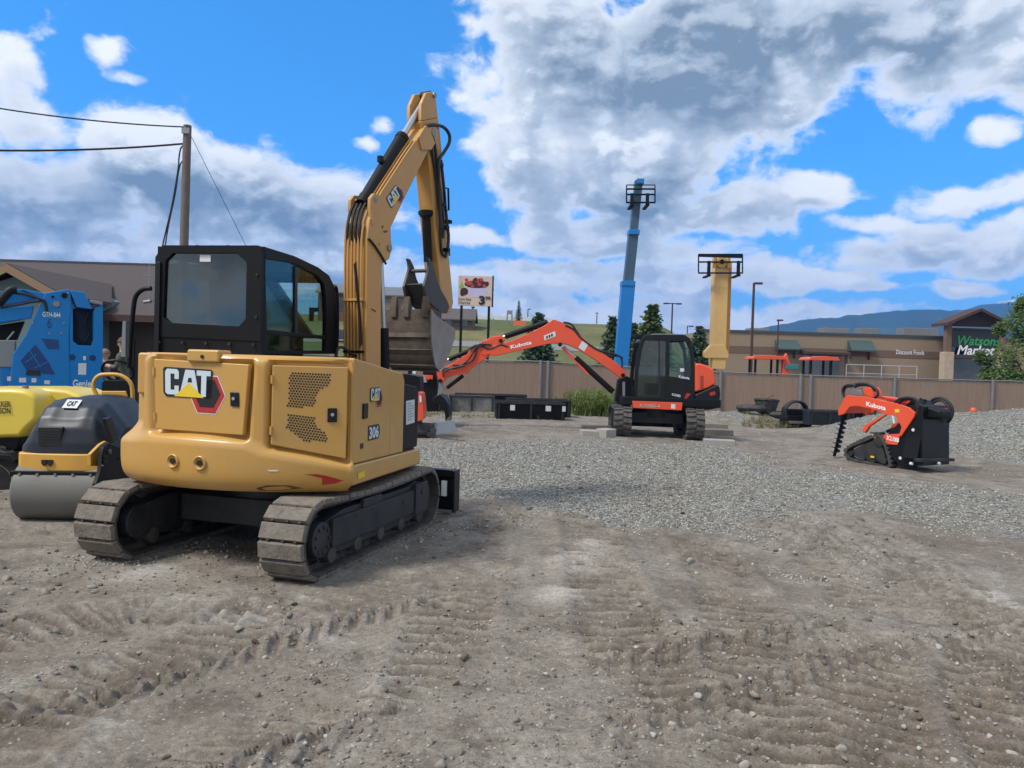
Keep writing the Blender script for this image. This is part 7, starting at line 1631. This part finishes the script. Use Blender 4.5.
# ---- lamp posts
def lamp(px,ptop,pbot,d,label,arm=0,r=.07,both=False):
    a=PZ(px,ptop,d); b=PZ(pbot,384,d); g=hz(b.x,d,False); o=thing('lamp_post',label,'lamp post',Matrix.Translation((a.x,d,g)),'lamp posts beyond the fence')
    m=MB(); m.cyl((0,0,-.2),(0,0,a.z-g),r*1.25,r,n=10); m.build('pole',DKBR,o)
    for s in((-1,1) if both else (1,)):
        m=MB(); m.bb(s*.0,s*(arm or .6),-.05,.05,a.z-g-.06,a.z-g+.05); m.build('arm',DKBR,o)
        m=MB(); m.bb(s*(arm or .6)-.3,s*(arm or .6)+.3,-.18,.18,a.z-g-.10,a.z-g+.06); m.build('lamp_head',DKBR,o,bevel=.03)
lamp(754,283,750,64,'tall single lamp post in front of the left end of the tan market',.4,.10)
lamp(778.5,320,777,80,'short lamp post against the tan market wall by the left awning',.15,.07)
lamp(672.5,303.5,672,90,'twin headed lamp post above the conifers left of the yellow boom',.75,.09,True)
lamp(687.5,326,687,105,'small lamp post low behind the trees left of the yellow boom',.5,.07)
lamp(528,309,527,150,'thin lamp post on the rise left of the small conifer',.3,.08)
lamp(597,313,597,170,'faint thin post on the skyline left of the blue boom',.01,.10)
lamp(473,307,473,120,'pale post behind the price billboard',.01,.14)
# ---- parked things beyond the fence
def canopy(name,label,cat,px0,px1,pyt,pyb,d,extra):
    a=PZ(px0,pyt,d);b=PZ(px1,pyb,d); g=hz((a.x+b.x)/2,d,False); o=thing(name,label,cat,Matrix.Translation(((a.x+b.x)/2,d,g)),'orange tractors beyond the fence'); w=(b.x-a.x)/2; t=a.z-g; bt_=b.z-g
    m=MB(); m.prism([(-w,bt_),(-w+.1,t-.03),(0,t+.04),(w-.1,t),(w,bt_+.02),(w,bt_-.04),(-w,bt_-.06)],-.1,1.3,'y'); m.build('canopy',ORG,o,bevel=.02)
    for x in(-w*.75,w*.55):
        for y in(.1,1.1): m=MB(); m.bb(x-.05,x+.05,y-.05,y+.05,.8,bt_); m.build('canopy_post',BLK,o)
    m=MB(); m.bb(-w*.9,w*.5,.2,1.0,.8,1.5); m.bb(-w*.1,w*.4,.3,.9,1.5,1.7); m.build('body',ORG,o,bevel=.06)
    m=MB(); m.bb(-.25,.2,.35,.85,1.45,1.6); m.build('seat',SEAT,o,bevel=.04)
    for x in(-w*.7,w*.6):
        for y in(-.1,1.0): m=MB(); m.lathe([(0,.3),(.03,.48),(.27,.48),(.3,.3)],(x,y,.48),(0,1,0),18); m.build('wheel',RUB,o)
    return o,w,t
o,w,t=canopy('tractor','orange canopied tractor beyond the fence with an upright orange arm','tractor',752,786,355.5,359,41,1)
m=MB(); a=PZ(786.5,354,41)-Vector(o.location); m.prism([(a.x-.18,.8),(a.x+.1,.8),(a.x+.25,a.z-.5),(a.x+.05,a.z+.05),(a.x-.12,a.z-.3)],.1,.4,'y'); m.build('loader_arm',ORG,o,bevel=.02)
m=MB(); a=PZ(789,364,40.5)-Vector(o.location); b=PZ(803,365.5,40.5)-Vector(o.location); m.bb(a.x,b.x,0,.6,b.z-.22,a.z); m.build('teal_box',pmat('teal_paint',(.05,.19,.19),.5),o,bevel=.02)
canopy('tractor','orange canopied tractor beyond the fence standing farther right','tractor',808,839,356.5,360,40,1)
def car(name,label,px0,px1,pyt,d,col,grp=None):
    a=PZ(px0,pyt,d);b=PZ(px1,pyt,d); g=hz((a.x+b.x)/2,d,False); o=thing(name,label,'car',Matrix.Translation(((a.x+b.x)/2,d,g)),grp); L2=max((b.x-a.x)/2,2.2); H=1.5
    prof=[(-L2,.35),(-L2,.8),(-L2*.62,.95),(-L2*.35,H),(L2*.45,H),(L2*.75,.98),(L2,.9),(L2,.35)]
    m=MB(); m.prism(prof,-.85,.85,'y'); bo=m.build('body',col,o,bevel=.08,seg=3)
    m=MB(); m.prism([(-L2*.55,.98),(-L2*.33,H-.1),(L2*.42,H-.1),(L2*.68,1.0)],-.87,.87,'y'); m.build('window',DGL,o)
    for x in(-L2*.62,L2*.62):
        for y in(-.9,.7): m=MB(); m.lathe([(0,.2),(.02,.33),(.18,.33),(.2,.2)],(x,y,.33),(0,1,0),16); m.build('wheel',RUB,o)
    return o
SILC=pmat('car_silver',(.42,.45,.48),.3,metal=.3); DKC=pmat('car_dark',(.03,.035,.045),.25,coat=.5); BLC=pmat('car_blue',(.10,.17,.27),.3,coat=.3); WHC=pmat('car_white',(.6,.62,.64),.3,coat=.3)
car('parked_car','dark car parked on the rise seen between the cab and the yellow boom',335,343,326,93,DKC)
car('parked_car','dark car just visible over the fence left of the yellow boom base',688,706,353,60,DKC,'cars parked at the market')
car('parked_car','silver car just visible over the fence at the left end of the market',722,744,366,62,SILC,'cars parked at the market')
car('parked_car','white car seen under the canopy of the left orange tractor',756,775,368,60,WHC,'cars parked at the market')
car('parked_car','pale blue car behind the pale railing near the market',848,884,365,58,BLC,'cars parked at the market')
car('parked_car','silver car at the right end of the pale railing near the market',895,912,364,60,SILC,'cars parked at the market')
GREYL=pmat('rail_grey',(.40,.41,.42),.5)
# cart rail
a=PZ(846.5,364.5,50);b=PZ(917,368,50); g=hz(a.x,50,False); o=thing('cart_corral','pale tubular rail standing in front of the tan market','railing',Matrix.Translation((a.x,50,g))); w=b.x-a.x; t=a.z-g
m=MB(); m.tube([(0,0,t),(w,0,t)],.025,8,1); m.build('top_bar',GREYL,o); m=MB(); m.tube([(0,0,t-.55),(w,0,t-.55)],.02,8,1); m.build('lower_bar',GREYL,o)
for k in range(5): m=MB(); m.cyl((w*k/4,0,-.1),(w*k/4,0,t),.028,n=8); m.build('rail_post',GREYL,o)
# blue roofed block peeping beside the yellow boom and small things on the skyline
a=PZ(745,333,150); 
def signboard(label,px0,px1,py0,py1,pyb,d,mat,name='sign_board',frame_=True):
    a=PZ(px0,py0,d);b=PZ(px1,py1,d); g=hz((a.x+b.x)/2,d,False); o=thing(name,label,'sign',Matrix.Translation(((a.x+b.x)/2,d,g))); w=(b.x-a.x)/2
    m=MB(); m.bb(-w,w,0,.25,b.z-g,a.z-g); m.build('panel',mat,o)
    for s in(-1,1): m=MB(); m.bb(s*w*.85-.12,s*w*.85+.12,.02,.22,-.3,b.z-g); m.build('post',GREYM,o)
    return o
signboard('small grey sign board on legs on the skyline right of the billboard',507,512.5,310.3,314.5,324,125,GREYM)
signboard('small orange hoarding on the skyline by the dark tree',513.5,525.5,320.5,326.8,330,120,pmat('hoarding_orange',(.70,.16,.06),.6))
signboard('tiny pale frame sign right of the billboard post',490,493.5,314,318.5,324,130,WHTS)
signboard('small blue sign board on the hill crest left of the blue boom',591,595,325,328,333,140,pmat('sign_blue',(.03,.14,.4),.5))
# white guard wall along the skyline
m=MB(); a=PZ(473,320,145); b=PZ(552,321,145)
v=[];N=16
for i in range(N+1):
    x=a.x+(b.x-a.x)*i/N; g=hz(x,145,False); zt=PZ(473+79*i/N,320.5,145).z; v+=[(x,145,g-.3),(x,145,max(zt,g+.8)),(x,145.3,g-.3),(x,145.3,max(zt,g+.8))]
m.add(v,[(4*i,4*i+4,4*i+5,4*i+1) for i in range(N)]+[(4*i+2,4*i+3,4*i+7,4*i+6) for i in range(N)]+[(4*i+1,4*i+5,4*i+7,4*i+3) for i in range(N)]); tag(m.build('low_wall',WHTS),'pale low wall along the top of the grassy rise','wall')
# ---- trees
BARK=pmat('bark',(.07,.055,.045),.9,var=.3)
def conifer(label,px,ptop,pbase,d,w_px,mat,seed,group='conifers beyond the fence',dens=1.0):
    rng=random.Random(seed); t=PZ(px,ptop,d); g=hz(t.x,d,False); zb=PZ(px,pbase,d).z; H=t.z-g; Rm=w_px/2/FPX*d; z0=max(.2,min(zb-g,H*.35)*.6)
    o=thing('pine_tree',label,'conifer',Matrix.Translation((t.x,d,g)),group)
    m=MB(); m.cyl((0,0,-.3),(0,0,H*.97),H*.022+.03,.02,n=8); m.build('trunk',BARK,o)
    v=[];f=[]; lay=int(30*dens)
    for i in range(lay):
        q=i/lay; z=z0+(H-z0)*q; R=Rm*(1-q)**.8*rng.uniform(.72,1.12)+.06
        nb=int((14+12*(1-q))*dens)
        for k in range(nb):
            a=rng.uniform(0,6.283); r=R*rng.uniform(.45,1.15); droop=-.22*r; ns=max(4,int(r/Rm*17))
            for j in range(ns):
                s_=(j+.6)/ns; cx,cy,cz=math.cos(a)*r*s_,math.sin(a)*r*s_,z+droop*s_*s_+rng.uniform(-.06,.06)*Rm
                L_=Rm*rng.uniform(.10,.21); b=a+rng.uniform(-1.2,1.2); e=rng.uniform(-.5,.45); wv=L_*.36
                dx,dy,dz=math.cos(b)*math.cos(e),math.sin(b)*math.cos(e),math.sin(e); px_,py_=-math.sin(b),math.cos(b); tw=rng.uniform(-1,1)
                k0=len(v); v+=[(cx,cy,cz),(cx+dx*L_*.5+px_*wv,cy+dy*L_*.5+py_*wv,cz+dz*L_*.5+tw*wv),(cx+dx*L_,cy+dy*L_,cz+dz*L_-.03),(cx+dx*L_*.5-px_*wv,cy+dy*L_*.5-py_*wv,cz+dz*L_*.5-tw*wv)]; f.append((k0,k0+1,k0+2,k0+3))
    me=bpy.data.meshes.new('crown'); me.from_pydata(v,[],f); me.materials.append(mat); c=bpy.data.objects.new('crown',me); COL.objects.link(c); c.parent=o; return o
SPR=leaf_mat('spruce_needles',(.05,.088,.052),(.125,.185,.095)); PIN=leaf_mat('pine_needles',(.068,.112,.038),(.17,.225,.075)); LEAF=leaf_mat('broad_leaves',(.045,.085,.022),(.12,.18,.045))
conifer('broad blue-green spruce behind the arched orange arm',539,313,369,62,52,SPR,1)
conifer('dark conifer standing just left of the blue boom',613,316,372,58,42,SPR,2)
conifer('tallest bushy conifer between the blue boom and the orange excavator cab',653,304,372,60,57,PIN,3,dens=1.15)
conifer('smaller conifer left of the yellow boom behind the orange excavator',700,326,372,66,42,SPR,4)
conifer('pale green conifer right of the blue boom beside the tallest conifer',634,322,372,64,37,PIN,6)
conifer('distant dark conifer on the skyline next to the orange hoarding',519,300,326,125,9,SPR,7,dens=.8)
conifer('distant dark conifer behind the houses left of the mast',423,303,324,118,20,SPR,8,dens=.8)
def leafy(label,px,ptop,pbase,d,w_px,seed,n=9000,name='leafy_tree',cat='tree'):
    rng=random.Random(seed); t=PZ(px,ptop,d); g=hz(t.x,d,False); H=t.z-g; R=w_px/2/FPX*d
    o=thing(name,label,cat,Matrix.Translation((t.x,d,g)))
    m=MB(); m.tube([(0,0,-.2),(.05,0,H*.3),(-.05,.1,H*.6),(0,0,H*.85)],.18,10,4,r1=.04)
    cl=[]
    for k in range(46):
        a=rng.uniform(0,6.28); q=rng.uniform(.0,1); z=H*(.16+.80*q); rr_=R*(math.sin(math.pi*min(1,.18+.80*q))**.75)*math.sqrt(rng.uniform(.05,1)); c=Vector((math.cos(a)*rr_,math.sin(a)*rr_,z)); cl.append((c,R*rng.uniform(.16,.34)))
        if k%3==0: m.tube([(0,0,z*.55),(c.x*.5,c.y*.5,z*.8),tuple(c)],.05,6,3,r1=.015)
    m.build('trunk',BARK,o)
    v=[];f=[]
    for _ in range(n):
        c,r=rng.choice(cl); u=Vector((rng.gauss(0,1),rng.gauss(0,1),rng.gauss(0,1))).normalized()*r*rng.random()**.4; p=c+u; s_=R*rng.uniform(.025,.05); a=Vector((rng.gauss(0,1),rng.gauss(0,1),rng.gauss(0,.6))).normalized(); b=a.orthogonal().normalized()
        k0=len(v); v+=[tuple(p-a*s_),tuple(p+b*s_*.5),tuple(p+a*s_),tuple(p-b*s_*.5)]; f.append((k0,k0+1,k0+2,k0+3))
    me=bpy.data.meshes.new('crown'); me.from_pydata(v,[],f); me.materials.append(LEAF); c=bpy.data.objects.new('crown',me); COL.objects.link(c); c.parent=o; return o
leafy('big leafy green tree at the right edge in front of the market entrance',1030,298,378,44,96,9,16000)
for px,pt,w,d,lab in((372,316,26,100,'round bush on the rise right of the tan house'),(395,303,18,104,'dark bush below the tan house behind the bucket teeth')):
    leafy(lab,px,pt,330,d,w,int(px),2500,'bush','bush')
# ---- mountains
MTN=None
m_,nt_,b_=newmat('forested_mountain'); tc_=nd(nt_,'ShaderNodeTexCoord').outputs['Object']; gN=nd(nt_,'ShaderNodeNewGeometry')
sp2_=nd(nt_,'ShaderNodeSeparateXYZ'); nt_.links.new(gN.outputs['Position'],sp2_.inputs[0])
c_=ramp(nt_,noise(nt_,tc_,.006,6,.6),[(.35,(.012,.028,.022)),(.6,(.02,.045,.028)),(.72,(.06,.08,.035))])
sn_=math_('ADD',sp2_.outputs[2],math_('MULTIPLY_ADD',noise(nt_,tc_,.012,6,.7),40.,-20.,t=nt_),t=nt_)
c_=mix(nt_,sstep(sn_,312,334,nt_),c_,(.75,.78,.82)); nt_.links.new(c_,b_.inputs['Base Color']); b_.inputs['Roughness'].default_value=.95
def ridge(name,label,line,d,depth,seed):
    N=260; M_=40; xs0,xs1=line[0][0],line[-1][0]; px=np.linspace(xs0,xs1,N); top=np.interp(px,[l[0] for l in line],[l[1] for l in line])+(fbm(px*.06,px*0+seed,1,4,seed)-.5)*5; P=np.array([list(PZ(a,b,d)) for a,b in zip(px,top)])
    j=np.linspace(-1,1,M_); V=np.zeros((M_,N,3)); 
    for k,t in enumerate(j):
        f=(1-abs(t))**1.15; y=d+t*depth; V[k,:,0]=P[:,0]*(y/d if t<0 else 1); V[k,:,1]=y
        nz_=fbm(P[:,0]*.004+seed,np.full(N,y*.004),1,5,seed)-.5; ri=np.abs(fbm(P[:,0]*.003,np.full(N,y*.0012),1,4,seed+5)-.5)*2
        V[k,:,2]=(P[:,2]+10)*f*(1-.35*(1-abs(abs(t)-.5)*2)*ri)+nz_*55*(1-abs(t))*min(1,abs(t)*4)-10
    i=np.arange((M_-1)*(N-1)); r0=i//(N-1); c0=i%(N-1); a=r0*N+c0; f=np.stack([a,a+1,a+N+1,a+N],1)
    me=bpy.data.meshes.new(name); me.from_pydata(V.reshape(-1,3).tolist(),[],f.tolist()); me.materials.append(m_); me.polygons.foreach_set('use_smooth',[True]*len(me.polygons)); o=bpy.data.objects.new(name,me); COL.objects.link(o); tag(o,label,'mountain',kind='structure')
ridge('mountains','blue forested ridge behind the market',[(640,345),(700,338),(729,333),(760,326),(800,318.5),(836,315.5),(870,311.5),(900,308),(925,307),(950,310),(985,316),(1020,322),(1080,330),(1200,345)],2500,800,3)
ridge('mountains','higher far ridge with a little snow at the right',[(820,340),(870,326),(920,314),(960,307.5),(985,302.5),(1003,298.5),(1025,297),(1060,302),(1120,312),(1250,330),(1350,345)],3200,900,9)
# ---- the air
m_,nt_,b_=newmat('thin_blue_air'); nt_.nodes.remove(b_); pv=nd(nt_,'ShaderNodeVolumePrincipled'); pv.inputs['Color'].default_value=(.12,.41,1,1); pv.inputs['Density'].default_value=.00021; pv.inputs['Anisotropy'].default_value=0.0; nt_.links.new(pv.outputs[0],nt_.nodes['Material Output'].inputs['Volume'])
m=MB(); m.bb(-1800,4600,-200,4300,-30,420); hzb=m.build('haze',m_); tag(hzb,'thin blue air in front of the mountains','haze',kind='stuff')
